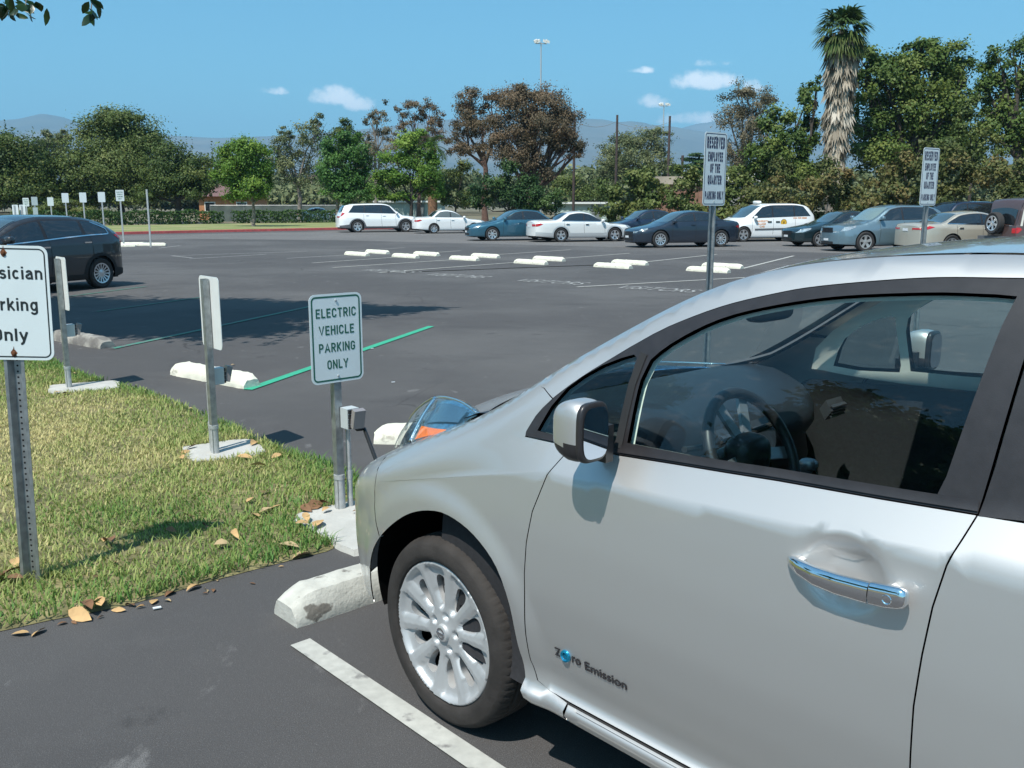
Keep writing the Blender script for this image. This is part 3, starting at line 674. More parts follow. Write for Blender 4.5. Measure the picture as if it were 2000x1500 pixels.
    mb = MB(); superq(mb, (-.95, 0, .66), (.42, .12, .14), .4); C_ = mb.build('centre_console', dashmat, root, smooth=True, angle=50)
    mb = MB(); mb.tube([(-.74, 0, .78), (-.76, 0, .86)], [.016, .02], 10); superq(mb, (-.765, 0, .875), (.03, .028, .02), .8, 8, 12); mb.build('shift_knob', pbr('spoke_silver', (.30, .31, .33), rough=.35, metal=.6), C_, smooth=True, angle=50)
    # steering wheel
    c = Vector((-.80, .37, .985)); ax = Vector((-.88, 0, .47)).normalized(); u = Vector((0, 1, 0)); w = ax.cross(u)
    mb = MB(); ring = [c+(u*math.cos(t)+w*math.sin(t))*.182 for t in np.linspace(0, 2*math.pi, 49)]
    mb.tube(ring, .0165, 12, cap=False); mb.tube([c-ax*.28, c-ax*.04], [.04, .05], 12)
    superq(mb, tuple(c-ax*.02), (.05, .075, .065), .7)
    SW = mb.build('steering_wheel', pbr('wheel_leather', (.022, .022, .026), rough=.45), root, smooth=True, angle=60)
    mb = MB()
    for t in (rad(8), rad(172), rad(250), rad(290)):
        d = u*math.cos(t)+w*math.sin(t); mb.obox(c+d*.115-ax*.012, d*.062, ax.cross(d)*.017, ax*.006)
    mb.build('spoke', pbr('spoke_silver', (.30, .31, .33), rough=.35, metal=.6), SW)
    mb = MB(); mb.tube([(-.70, .44, 1.0), (-.72, .58, 1.02)], .009, 8); mb.tube([(-.70, .30, 1.0), (-.72, .16, 1.02)], .009, 8); mb.build('stalk', darkplastic, SW)
    mb = MB(); superq(mb, (-.60, 0, 1.345), (.022, .12, .034), .5); mb.tube([(-.59, 0, 1.36), (-.50, 0, 1.40)], .012, 8); mb.build('rear_view_mirror', darkplastic, root, smooth=True, angle=50)
    # lettering on the front door
    lp = MB(); blue = pbr('badge_blue', (.02, .30, .50), rough=.12, metal=.7)
    def door_text(body, xc, w, hgt, mat):
        V, F = text_mesh(body, w, hgt, bold=.012); P = []
        for a, b, _ in V:
            X = xc-a; Z = .4585+b; P.append((X, float(sh.S(X, Z))+.0035, Z))
        m_ = MB(); m_.add(P, F); b_ = [(p[0], p[1]-.003, p[2]) for p in P]; m_.add(b_, F)
        return m_.build('badge_lettering', mat, root)
    badge = pbr('badge_chrome', (.30, .30, .32), rough=.12, metal=1)
    door_text('Z', -.536, .022, .025, badge)
    rg = MB(); rg.lathe([(.0085, .005), (.012, .0085), (.0165, .007), (.018, .001)], 28, c=(-.567, float(sh.S(-.567, .4585)), .4585)); rg.lathe([(0, .003), (.009, .003)], 20, c=(-.567, float(sh.S(-.567, .4585)), .4585)); rg.build('badge_ring', blue, root, smooth=True, angle=40)
    door_text('ro', -.607, .032, .020, badge); door_text('Emission', -.712, .146, .026, badge)
    # charge port door at the nose
    pd = MB(); superq(pd, (.70, 0, float(sh.T(.70, 0))-.004), (.06, .13, .008), .6, fn=lambda p: [p[0], p[1], p[2]-p[0]*.95]); pd.build('charge_port_lid', silver, root, smooth=True, angle=50)
    return root, sh, O, YAW
HEROCAR = build_hero()
# ------------------------------------------------------------------ stroke lettering for the signs
def _arc(cx, cy, rx, ry, a0, a1, n=14): return [(cx+rx*math.cos(rad(a0+(a1-a0)*i/n)), cy+ry*math.sin(rad(a0+(a1-a0)*i/n))) for i in range(n+1)]
def glyph(ch, t):
    """width and centre-line strokes of a letter; capitals are 1 high, t is the stroke width"""
    h = t/2; w = .60; r = (w-t)/2; b, T = h, 1-h; L, R = h, w-h; m = .52; x = .74; xw = .56; xr = (xw-t)/2; xT = x-h; xR = xw-h
    if ch == ' ': return .30, []
    if ch == 'A': w = .70; return w, [[(h*.6, 0), (w/2, 1-t*.35), (w-h*.6, 0)], [(w*.22, .31), (w*.78, .31)]]
    if ch == 'C': return w, [_arc(w/2, T-r, r, r, -5, 180)+_arc(w/2, b+r, r, r, 180, 365)]
    if ch == 'G': return w, [_arc(w/2, T-r, r, r, -5, 180)+_arc(w/2, b+r, r, r, 180, 360)+[(R, .46), (w*.52, .46)]]
    if ch == 'O': return w, [_arc(w/2, T-r, r, r, 0, 180)+_arc(w/2, b+r, r, r, 180, 360)+[(R, T-r)]]
    if ch == 'Q': return w, [_arc(w/2, T-r, r, r, 0, 180)+_arc(w/2, b+r, r, r, 180, 360)+[(R, T-r)], [(w*.58, .24), (w*.98, -.04)]]
    if ch == 'D': return w, [[(L, 0), (L, 1)], [(L, T), (w/2, T)]+_arc(w/2, T-r, r, r, 88, 0)+_arc(w/2, b+r, r, r, 0, -88)+[(L, b)]]
    if ch == 'E': w = .54; return w, [[(L, 0), (L, 1)], [(L, T), (w, T)], [(L, b), (w, b)], [(L, m), (w*.9, m)]]
    if ch == 'F': w = .52; return w, [[(L, 0), (L, 1)], [(L, T), (w, T)], [(L, m), (w*.9, m)]]
    if ch == 'H': return w, [[(L, 0), (L, 1)], [(R, 0), (R, 1)], [(L, m), (R, m)]]
    if ch == 'I': return t, [[(h, 0), (h, 1)]]
    if ch == 'K': return w+.02, [[(L, 0), (L, 1)], [(L, .34), (R+.01, 1)], [(w*.40, .50), (R+.03, 0)]]
    if ch == 'L': w = .52; return w, [[(L, 1), (L, b), (w, b)]]
    if ch == 'M': w = .74; return w, [[(h, 0), (h, 1)], [(w-h, 0), (w-h, 1)], [(h*.9, 1-t*.3), (w/2, .22)], [(w-h*.9, 1-t*.3), (w/2, .22)]]
    if ch == 'N': w = .62; return w, [[(h, 0), (h, 1)], [(w-h, 0), (w-h, 1)], [(h, 1-t*.45), (w-h, t*.45)]]
    if ch in 'PRB':
        q = (T-.46)/2; s = [[(L, 0), (L, 1)], [(L, T), (R-q, T)]+_arc(R-q, T-q, q, q, 88, -88)+[(L, .46)]]
        if ch == 'R': s.append([(w*.50, .46), (R+.03, 0)])
        return w, s
    if ch == 'S': q = (T-.52)/2; p = (.52-b)/2; return w, [_arc(w/2, T-q, r, q, 15, 90)+_arc(w/2, T-q, r, q, 90, 262)+_arc(w/2, b+p, r, p, 82, -90)+_arc(w/2, b+p, r, p, -90, -165)]
    if ch == 'T': w = .58; return w, [[(0, T), (w, T)], [(w/2, 0), (w/2, T)]]
    if ch == 'U': return w, [[(L, 1)]+_arc(w/2, b+r, r, r, 180, 360)+[(R, 1)]]
    if ch == 'V': w = .66; return w, [[(h*.6, 1), (w/2, t*.35), (w-h*.6, 1)]]
    if ch == 'Y': w = .66; return w, [[(h*.6, 1), (w/2, .45), (w-h*.6, 1)], [(w/2, 0), (w/2, .47)]]
    if ch == 'h': return xw, [[(h, 0), (h, 1)], [(h, xT-xr)]+_arc(xw/2, xT-xr, xr, xr, 180, 0)+[(xR, 0)]]
    if ch == 'n': return xw, [[(h, 0), (h, x)], [(h, xT-xr)]+_arc(xw/2, xT-xr, xr, xr, 180, 0)+[(xR, 0)]]
    if ch == 'r': return .36, [[(h, 0), (h, x)], _arc(.36+.02, xT-.26, .38-h, .26, 180, 92)]
    if ch == 'i': return t, [[(h, 0), (h, x)], [(h, .86), (h, 1)]]
    if ch == 'l': return t, [[(h, 0), (h, 1)]]
    if ch == 'k': return xw-.02, [[(h, 0), (h, 1)], [(h, .24), (xw-.10, x)], [(xw*.38, .42), (xw-.04, 0)]]
    if ch == 'y': return xw, [[(h*.5, x), (xw*.5, t*.4)], [(xw-h*.5, x), (xw*.42, -.12), (xw*.26, -.22), (.06, -.22)]]
    if ch == 'c': return xw-.02, [_arc(xw/2, x/2, xr, x/2-h, 42, 318, 22)]
    if ch == 'a': return xw, [_arc(xw*.48, xT-.17, xr*.92, .17, 165, 0)+[(xR, 0)], _arc(xw*.42, .22, xr*.86, .22-h, 75, 330, 18), [(xw*.40, .42), (xR, .46)]]
    if ch == 's': q = (xT-.385)/2; p = (.385-h)/2; return xw-.05, [_arc(xw/2-.025, xT-q, xr*.88, q, 20, 90)+_arc(xw/2-.025, xT-q, xr*.88, q, 90, 265)+_arc(xw/2-.025, h+p, xr*.9, p, 85, -90)+_arc(xw/2-.025, h+p, xr*.9, p, -90, -165)]
    if ch == 'g': return xw, [_arc(xw/2, x/2, xr, x/2-h, 0, 360, 26), [(xR, x), (xR, -.06)]+_arc(xw/2, -.06, xr, .17, 0, -165)]
    return w, [[(L, 0), (L, 1)]]
def stroke_text(body, width, cap, t=.16, gap=.15):
    """lettering centred on the cap height, as thin ribbons; returns vertices (x, y, tiny lift) and faces"""
    X = 0; S = []
    for ch in body:
        w, st = glyph(ch, t)
        for p in st: S.append([(X+x, y) for x, y in p])
        X += w+gap
    X -= gap; k = width/X; V = []; F = []
    for i, p in enumerate(S):
        q = [np.array(p[0])]
        for a in p[1:]:
            if np.hypot(*(np.array(a)-q[-1])) > 1e-4: q.append(np.array(a))
        q = np.array(q); d = np.diff(q, axis=0); d /= np.linalg.norm(d, axis=1, keepdims=True); n = np.stack([-d[:, 1], d[:, 0]], 1); b = len(V); m = len(q)
        for j in range(m):
            n0, n1 = n[max(0, j-1)], n[min(m-2, j)]; mm = n0+n1; mm = mm/max(.5, (mm@mm)/2)
            for s in (-1, 1): a = q[j]+mm*s*t/2; V.append(((a[0]-X/2)*k, (a[1]-.5)*cap, .00004*(i % 7)))
        F += [(b+2*j, b+2*j+2, b+2*j+3, b+2*j+1) for j in range(m-1)]
    return np.array(V), F
# ------------------------------------------------------------------ ground, asphalt, lawn, kerb, paint
def asphalt_material(name, base, lighter, dark, stain=True):
    m, nt, N, L, o = nodes_of(name); p = N('ShaderNodeBsdfPrincipled'); L(p.outputs[0], o.inputs[0]); p.inputs['Roughness'].default_value = .88; p.inputs['Specular IOR Level'].default_value = .3
    tc = N('ShaderNodeTexCoord')
    def noise(sc, det=5, rough=.55, stretch=None):
        n = N('ShaderNodeTexNoise'); n.inputs['Scale'].default_value = sc; n.inputs['Detail'].default_value = det; n.inputs['Roughness'].default_value = rough
        if stretch:
            mp = N('ShaderNodeMapping'); mp.inputs['Rotation'].default_value = (0, 0, stretch[2]); mp.inputs['Scale'].default_value = (stretch[0], stretch[1], 1); L(tc.outputs['Object'], mp.inputs[0]); L(mp.outputs[0], n.inputs['Vector'])
        else: L(tc.outputs['Object'], n.inputs['Vector'])
        return n.outputs['Fac']
    def rng(x, a, b, c=0., d=1.):
        r = N('ShaderNodeMapRange'); L(x, r.inputs[0])
        for i, v in enumerate((a, b, c, d)): r.inputs[i+1].default_value = v
        return r.outputs[0]
    def mix(f, a, b):
        x = N('ShaderNodeMix'); x.data_type = 'RGBA'
        L(f, x.inputs[0])
        for k, c in ((6, a), (7, b)):
            if isinstance(c, tuple): x.inputs[k].default_value = (*c, 1)
            else: L(c, x.inputs[k])
        return x.outputs[2]
    c = mix(rng(noise(.16, 6, .6), .45, .58), base, lighter)
    c = mix(rng(noise(.5, 5, .6, (1, 2.4, rad(42))), .55, .72, 0, .7), c, dark)
    c = mix(rng(noise(1.9, 6, .65), .56, .75, 0, .55), c, lighter)
    if stain:
        c = mix(rng(noise(1.3, 7, .72), .62, .69, 0, .7), c, tuple(x*.5 for x in dark))     # oil
        c = mix(rng(noise(5.5, 5, .55, (1, .5, rad(20))), .655, .72, 0, .5), c, tuple(x*2.1 for x in lighter))   # scuffs
    nv = N('ShaderNodeTexNoise'); nv.inputs['Scale'].default_value = .9; nv.inputs['Detail'].default_value = 6; L(tc.outputs['Object'], nv.inputs['Vector'])
    vm = N('ShaderNodeVectorMath'); vm.operation = 'MULTIPLY_ADD'; L(nv.outputs['Color'], vm.inputs[0]); vm.inputs[1].default_value = (1.1, 1.1, 0); L(tc.outputs['Object'], vm.inputs[2])
    cv = N('ShaderNodeTexVoronoi'); cv.feature = 'DISTANCE_TO_EDGE'; cv.inputs['Scale'].default_value = .21; L(vm.outputs[0], cv.inputs['Vector'])
    gate = rng(noise(.23, 3, .5), .47, .60)
    cm_ = N('ShaderNodeMath'); cm_.operation = 'MULTIPLY'; L(rng(cv.outputs['Distance'], .0012, .0034, .8, 0), cm_.inputs[0]); L(gate, cm_.inputs[1])
    c = mix(cm_.outputs[0], c, tuple(x*.35 for x in dark))
    st = noise(.34, 8, .72, (.35, 1.6, rad(42)))
    c = mix(rng(st, .58, .72, 0, .6), c, tuple(x*1.25 for x in lighter))
    g = noise(260, 3, .7); c2 = mix(rng(g, .35, .68), tuple(x*.45 for x in base), c)
    v = N('ShaderNodeTexVoronoi'); v.inputs['Scale'].default_value = 190; L(tc.outputs['Object'], v.inputs['Vector'])
    c3 = mix(rng(v.outputs['Distance'], .24, .06, 0, .62), c2, tuple(min(1, x*2.4) for x in base))
    L(c3, p.inputs['Base Color'])
    b = N('ShaderNodeBump'); b.inputs['Strength'].default_value = .5; b.inputs['Distance'].default_value = .006; L(g, b.inputs['Height']); L(b.outputs[0], p.inputs['Normal'])
    return m
asph = asphalt_material('asphalt', (.102, .098, .099), (.158, .153, .151), (.064, .062, .065))
asph_old = asphalt_material('worn_asphalt', (.175, .168, .165), (.21, .20, .195), (.14, .136, .136), stain=False)
earth = pbr('dry_earth', (.16, .13, .085), rough=.95, var=.3, vscale=.6, col2=(.10, .10, .05), c2scale=.2)
def sheet(name, poly, z, mat, kind='structure'):
    mb = MB(); mb.add([(x, y, z) for x, y in poly], [tuple(range(len(poly)))])
    return tag(mb.build(name, mat), kind=kind)
def orient(poly):
    a = sum(poly[i][0]*poly[(i+1) % len(poly)][1]-poly[(i+1) % len(poly)][0]*poly[i][1] for i in range(len(poly)))
    return poly if a > 0 else poly[::-1]
KERB = [(-60, 20), (-38, 38), (-26.5, 49.5), (-22.7, 53), (-19, 57), (-15.2, 60.5), (-10.5, 64.5), (-6, 67)]
EDGE2 = [(-4, 66), (5, 55), (14, 46), (24, 37.5), (40, 24), (62, 4)]
sheet('ground', [(-9000, -3000), (9000, -3000), (9000, 12000), (-9000, 12000)], -.02, earth)
lot_poly = orient([(-60, -30), (62, -30), (62, 4)]+EDGE2[::-1][1:]+KERB[::-1])
sheet('parking_lot', lot_poly, 0, asph)
sheet('aisle_asphalt', orient([(-30, 38), (-26.3, 46), (-21, 51.5), (-15, 57), (-9.3, 61.5), (-4.3, 61), (4.4, 51.5), (13.5, 42.5), (23, 33.5), (24, 26), (14, 31), (5.4, 36.5), (-1, 40.5), (-8, 44.5), (-16, 46.5), (-22, 42)]), .004, asph_old)
# red kerb and far lawn
def kerb():
    redk = pbr('red_kerb_paint', (.40, .075, .075), rough=.7, var=.2, vscale=6, col2=(.25, .10, .09), c2scale=9, c2lo=.58, c2hi=.66)
    mb = MB(); L = np.array(smooth_line(KERB, 1.2)); t = np.gradient(L, axis=0); t /= np.linalg.norm(t, axis=1, keepdims=True); n = np.stack([-t[:, 1], t[:, 0]], 1)
    V = []
    for o_, z in ((0, 0), (.02, .14), (.04, .155), (.19, .155), (.19, 0)):
        V += [(x, y, z) for x, y in L+n*o_]
    k = len(L); mb.add(V, [(r*k+i, r*k+i+1, (r+1)*k+i+1, (r+1)*k+i) for r in range(4) for i in range(k-1)], flip=False)
    tag(mb.build('kerb', redk), kind='structure')
    return L+n*.185
kin = kerb()
far_lawn = pbr('lawn_far', (.17, .20, .065), rough=.95, var=.25, vscale=9, col2=(.26, .24, .11), c2scale=.35, c2lo=.45, c2hi=.62, bump=.6, bscale=30)
LB = [(-66, 40), (-45, 58), (-33, 68.5), (-25.5, 76.5), (-17, 84), (-8, 88)]
sheet('lawn', orient([tuple(p) for p in kin]+[(-4, 72), (-2, 90)]+LB[::-1]), .13, far_lawn)
# near lawn island
ISL = [(-2.04, 3.42), (-1.89, 3.52), (-1.64, 3.66), (-1.38, 3.90), (-1.08, 4.15), (-.91, 4.28), (-.80, 4.47), (-.77, 4.75), (-.81, 5.05), (-.95, 5.50), (-1.22, 5.84), (-1.50, 6.08), (-1.80, 6.40), (-2.08, 6.78), (-2.45, 7.2), (-2.78, 7.58), (-3.27, 8.12), (-3.68, 8.48), (-4.11, 8.86), (-4.6, 9.4), (-5.03, 9.95), (-6.55, 11.69), (-9.5, 14.6), (-13, 17.5), (-22, 24), (-34, 24), (-30, 2), (-12, -5.5), (-6, .3), (-3.4, 2.4)]
soil = pbr('lawn_soil', (.13, .12, .055), rough=1, var=.4, vscale=16, col2=(.21, .18, .085), c2scale=2.2, c2lo=.42, c2hi=.6, bump=.8, bscale=60)
ISLS = smooth_line(ISL+[ISL[0]], .12)[:-1]
def near_lawn():
    mb = MB(); n = len(ISLS)
    c = np.array(ISLS); t = np.roll(c, -1, 0)-np.roll(c, 1, 0); t /= np.linalg.norm(t, axis=1, keepdims=True); s = orient(ISLS) == ISLS
    nn = np.stack([-t[:, 1], t[:, 0]], 1)*(1 if s else -1); inner = c+nn*.05
    mb.add([(x, y, .003) for x, y in c]+[(x, y, .022) for x, y in inner], [(i, (i+1) % n, n+(i+1) % n, n+i) for i in range(n)], flip=not s)
    mb.add([(x, y, .022) for x, y in inner], [tuple(range(n))], flip=not s)
    tag(mb.build('lawn', soil), kind='structure')
near_lawn()
def paintmat(name, col, under=(.09, .088, .09), worn=.5):
    return pbr(name, col, rough=.75, var=.12, vscale=25, col2=under, c2scale=11, c2lo=.72-.22*worn, c2hi=.80-.2*worn, detail=9)
white_p = paintmat('white_line_paint', (.40, .395, .365), under=(.17, .165, .16), worn=.62)
white_w = paintmat('worn_white_paint', (.34, .34, .33), under=(.14, .135, .135), worn=.8)
green_p = paintmat('green_line_paint', (.035, .33, .20), worn=.30)
green_w = paintmat('worn_green_paint', (.06, .20, .15), under=(.125, .13, .13), worn=1.0)
def line(mb, a, b, w=.1, z=.008):
    a, b = np.array(a), np.array(b); d = (b-a)/np.linalg.norm(b-a); n = np.array([-d[1], d[0]])*w/2
    mb.add([(*(a-n), z), (*(b-n), z), (*(b+n), z), (*(a+n), z)], [(0, 1, 2, 3)])
mb = MB(); a = np.array([-.822, 3.320]); line(mb, a, a+np.array([.674, -.738])*5.2, .085)
tag(mb.build('painted_line_near', white_p), kind='structure')
mb = MB(); line(mb, (-2.43, 8.30), (-1.13, 12.80), .10); tag(mb.build('painted_line_green', green_p), kind='structure')
mb = MB()
line(mb, (-4.72, 10.75), (-3.35, 15.4), .085); line(mb, (-6.6, 14.6), (-5.6, 17.2), .07); line(mb, (-8.3, 16.8), (-7.6, 19.2), .07)
tag(mb.build('painted_lines_green_worn', green_w), kind='structure')
mb = MB()
for p, q in [((650, 523), (880, 508)), ((740, 533), (1005, 513)), ((930, 545), (1160, 520)), ((1040, 561), (1350, 534)), ((1130, 566), (1500, 541)), ((935, 500), (1115, 488)), ((1100, 505), (1230, 495)), ((1260, 512), (1400, 497)), ((1450, 525), (1550, 500)), ((610, 514), (770, 503)), ((800, 497), (900, 490)), ((1480, 566), (1700, 545))]:
    if p == (1130, 566): p, q = (1127, 561), (1500, 540)
    if p == (1040, 561): p, q = (930, 545), (1345, 529)
    if p == (930, 545): p, q = (790, 532), (1160, 518)
    line(mb, G(*p), G(*q), .10)
tag(mb.build('painted_stall_lines', white_p), kind='structure')
mb = MB()
for p, q in [((335, 500), (600, 491)), ((370, 506), (520, 497)), ((335, 500), (375, 504)), ((310, 485), (352, 480)), ((560, 505), (700, 497)), ((700, 490), (790, 484)), ((1455, 590), (1478, 590))]: line(mb, G(*p), G(*q), .09)
tag(mb.build('painted_lines_faded', white_w), kind='structure')
# stencilled words in the far stalls
mb = MB()
for (u, v) in ((1077, 551), (1284, 565), (893, 539), (762, 530)):
    V, F = text_mesh('VISITORS', 1.75, .62, bold=.0); c = np.array(G(u, v)); rd = np.array([.80, -.60]); st = np.array([.60, .80])
    mb.add([(*(c+rd*x+st*y), .008) for x, y, _ in V], F)
tag(mb.build('stencilled_words', white_w), kind='structure')

# ------------------------------------------------------------------ wheel stops
conc_near = pbr('chipped_white_concrete', (.46, .45, .405), rough=.9, var=.15, vscale=14, col2=(.17, .155, .135), c2scale=9, c2lo=.60, c2hi=.64, detail=10, bump=.35, bscale=70)
conc_far = pbr('cream_painted_concrete', (.66, .64, .54), rough=.85, var=.08, vscale=10, col2=(.42, .39, .33), c2scale=9, c2lo=.64, c2hi=.7, bump=.4, bscale=50)
conc_grey = pbr('bare_concrete', (.36, .345, .31), rough=.9, var=.2, vscale=12, col2=(.16, .15, .14), c2scale=6, bump=.7, bscale=45)
def stop_mesh(L, seed, rough=.004, h=.125, wb=.10, wt=.062):
    r = np.random.default_rng(seed); n = 34; sec = [(-wb, 0), (-wb, .03), (-wb*.93, .06), (-wt-.012, h-.02), (-wt, h-.004), (-wt*.4, h), (wt*.4, h), (wt, h-.004), (wt+.012, h-.02), (wb*.93, .06), (wb, .03), (wb, 0)]
    V = []; k = len(sec)
    for i in range(n+1):
        x = -L/2+L*i/n; e = min(1, (L/2-abs(x))/.11); sc = .60+.40*math.sin(e*math.pi/2)
        for y, z in sec:
            V.append((x+r.normal(0, rough)*.6, y*(.80+.20*sc)+r.normal(0, rough), max(0, z*sc+(r.normal(0, rough) if z > .02 else 0))))
    F = [(i*k+j, i*k+j+1, (i+1)*k+j+1, (i+1)*k+j) for i in range(n) for j in range(k-1)]+[tuple(range(k)), tuple(n*k+j for j in range(k))[::-1]]
    return V, F
def wheel_stop(c, ang, mat, label, seed, L=1.22, rough=.003, dmg=None):
    V, F = stop_mesh(L, seed, rough); mb = MB(); mb.add(V, F)
    o = mb.build('wheel_stop', mat, smooth=True, angle=38, loc=(c[0], c[1], 0), rot=(0, 0, ang))
    tag(o, label, 'wheel stop', 'concrete wheel stops'); return o
ax1 = np.array([.738, .674]); e1 = np.array([-.945, 3.40])
c1 = e1+ax1*.66+np.array([-.02, .085])
wheel_stop(c1, math.atan2(.674, .738), conc_near, 'chipped white concrete wheel stop under the nose of the silver car in the foreground', 3, rough=.0012)
a2 = np.array([-3.38, 9.12]); b2 = np.array([-2.47, 8.42]); wheel_stop((a2+b2)/2+np.array([.03, .02]), math.atan2(b2[1]-a2[1], b2[0]-a2[0]), conc_far, 'cream wheel stop behind the second edge-on sign, at the end of the green line', 4, L=1.2)
wheel_stop((-.37, 6.42), rad(-3), conc_far, 'cream wheel stop half hidden behind the headlight of the silver car', 5)
wheel_stop((-5.30, 11.22), rad(-38), conc_grey, 'bare grey wheel stop lying in the tree shadow', 6, L=1.25)
SP = [(697, 499), (792, 503), (907, 508), (1037, 515.5), (1197, 523), (1383, 531)]
SB = [(737, 495), (833, 499), (948, 503), (1072, 509), (1230, 516.5), (1411, 523)]
ordn = ['leftmost', 'second from left', 'third from left', 'third from right', 'second from right', 'rightmost']
for i, (u, v) in enumerate(SP): wheel_stop(G(u, v), rad(-45), conc_far, f'cream wheel stop in the near row of the far stalls, {ordn[i]}', 20+i)
for i, (u, v) in enumerate(SB): wheel_stop(G(u, v), rad(-45), conc_far, f'cream wheel stop in the back row of the far stalls, {ordn[i]}', 30+i)
for i, (u, v, lb) in enumerate([(234, 482, 'cream wheel stop beside the base of the text sign, behind the dark hatchback'), (262, 479, 'cream wheel stop between the text sign and the bare post on the left'), (295, 480, 'cream wheel stop at the foot of the bare post on the left')]):
    wheel_stop(G(u, v), rad(4 if i else 12), conc_far, lb, 40+i)

# ------------------------------------------------------------------ signs on posts
galv = pbr('galvanised_steel', (.33, .345, .35), rough=.42, metal=.75, var=.25, vscale=22)
galv_l = pbr('galvanised_light', (.50, .51, .51), rough=.45, metal=.5, var=.15, vscale=30)
sign_white = pbr('sign_white', (.60, .66, .67), rough=.42, var=.03, vscale=5)
sign_back = pbr('sign_bare_aluminium', (.72, .73, .72), rough=.5, metal=.15, var=.04)
ink_green = pbr('sign_green', (.012, .10, .065), rough=.5)
ink_black = pbr('sign_black', (.012, .018, .02), rough=.5)
ink_navy = pbr('sign_navy', (.018, .022, .07), rough=.5)
rust = pbr('rust', (.13, .045, .015), rough=.9, var=.4, vscale=80)
dark_hole = pbr('post_hole', (.006, .006, .007), rough=.9)
def rrect(w, h, r, n=6):
    P = []
    for cx, cy, a in ((w/2-r, h/2-r, 0), (-w/2+r, h/2-r, 90), (-w/2+r, -h/2+r, 180), (w/2-r, -h/2+r, 270)):
        P += [(cx+r*math.cos(rad(a+90*k/n)), cy+r*math.sin(rad(a+90*k/n))) for k in range(n+1)]
    return P
def ring_between(mb, A, B, z, mi=0):
    n = len(A); mb.add([(x, y, z) for x, y in A]+[(x, y, z) for x, y in B], [(i, (i+1) % n, n+(i+1) % n, n+i) for i in range(n)], mi)
def sign_panel(parent, w, h, zc, yface, lines, ink, border=True, face=None, r=.035, bolts=True, bw=.009):
    """panel in the local XZ plane facing -Y; lines = [(text, width, height, z offset, x offset, bold)]"""
    P = rrect(w, h, r); n = len(P); mb = MB()
    mb.add([(x, yface, zc+z) for x, z in P]+[(x, yface+.0025, zc+z) for x, z in P], [tuple(range(n)), tuple(range(n, 2*n))[::-1]]+[(i, n+i, n+(i+1) % n, (i+1) % n) for i in range(n)])
    S = mb.build('sign_panel', face or sign_white, parent)
    if border:
        b = MB(); A = rrect(w-.022, h-.022, r-.008); B = rrect(w-.022-2*bw, h-.022-2*bw, r-.008-bw); m_ = len(A)
        b.add([(x, yface-.0007, zc+z) for x, z in A]+[(x, yface-.0007, zc+z) for x, z in B], [(i, (i+1) % m_, m_+(i+1) % m_, m_+i) for i in range(m_)]); b.build('border', ink, S)
    for (t, tw, th, dz, dx, bold) in lines:
        V, F = stroke_text(t, tw, th, bold); b = MB(); b.add([(dx+x, yface-.0009-q, zc+dz+y) for x, y, q in V], F); b.build('lettering', ink, S)
    if bolts:
        for dz in (h/2-.035, -h/2+.035):
            b = MB(); b.lathe([(0, yface-.006), (.006, yface-.005), (.0065, yface)], 10, c=(0, 0, zc+dz)); b.build('bolt', galv_l, S, smooth=True, angle=40)
    return S
def channel_post(parent, h, w=.078, y0=.0, holes=True, mat=None, d=.03, z0=-.02, lip=True):
    a = w/2; prof = [(-a, 0), (-a*.68, 0), (-a*.36, d), (a*.36, d), (a*.68, 0), (a, 0)]; t = .0035
    prof2 = [(x*(1 if abs(x) > a*.9 else .93 if abs(x) > a*.5 else .8), y+t) for x, y in prof][::-1]
    P = prof+prof2; n = len(P); mb = MB()
    mb.add([(x, y0+y, z0) for x, y in P]+[(x, y0+y, h) for x, y in P], [(i, (i+1) % n, n+(i+1) % n, n+i) for i in range(n)]+[tuple(range(n))[::-1], tuple(range(n, 2*n))])
    O_ = mb.build('post', mat or galv, parent)
    if holes:
        b = MB(); z = .03; s = .0254
        while z < h-.01:
            b.add([(.0047*math.cos(k*math.pi/4), y0+d-.0006, z+.0047*math.sin(k*math.pi/4)) for k in range(8)], [tuple(range(8))]); z += s
        ob = b.build('punched_holes', dark_hole, O_)
    return O_
def tube_post(parent, h, w, y0, mat):
    mb = MB(); a = w/2; mb.box(-a, a, y0, y0+w*.8, -.02, h); mb.box(-a*.8, a*.8, y0-.002, y0-.0005, .0, h-.01); return mb.build('post', mat, parent)
def pad(name_label, c, ang, w, l, par=None):
    r = np.random.default_rng(int(abs(c[0]*100))); mb = MB(); n = 26
    P = [((w/2)*math.copysign(abs(math.cos(t))**.35, math.cos(t))*(1+r.normal(0, .025)), (l/2)*math.copysign(abs(math.sin(t))**.35, math.sin(t))*(1+r.normal(0, .035))) for t in np.linspace(0, 2*math.pi, n, endpoint=False)]
    mb.add([(x, y, .0) for x, y in P]+[(x*.97, y*.97, .031) for x, y in P]+[(0, 0, .034)], [(i, (i+1) % n, n+(i+1) % n, n+i) for i in range(n)]+[(n+i, n+(i+1) % n, 2*n) for i in range(n)])
    o = mb.build('concrete_pad', pbr('pad_concrete', (.43, .42, .39), rough=.92, var=.10, vscale=10, bump=.35, bscale=70), smooth=True, angle=35, loc=(c[0], c[1], 0), rot=(0, 0, ang))
    return tag(o, name_label, 'concrete pad', 'concrete pads under the charging signs')
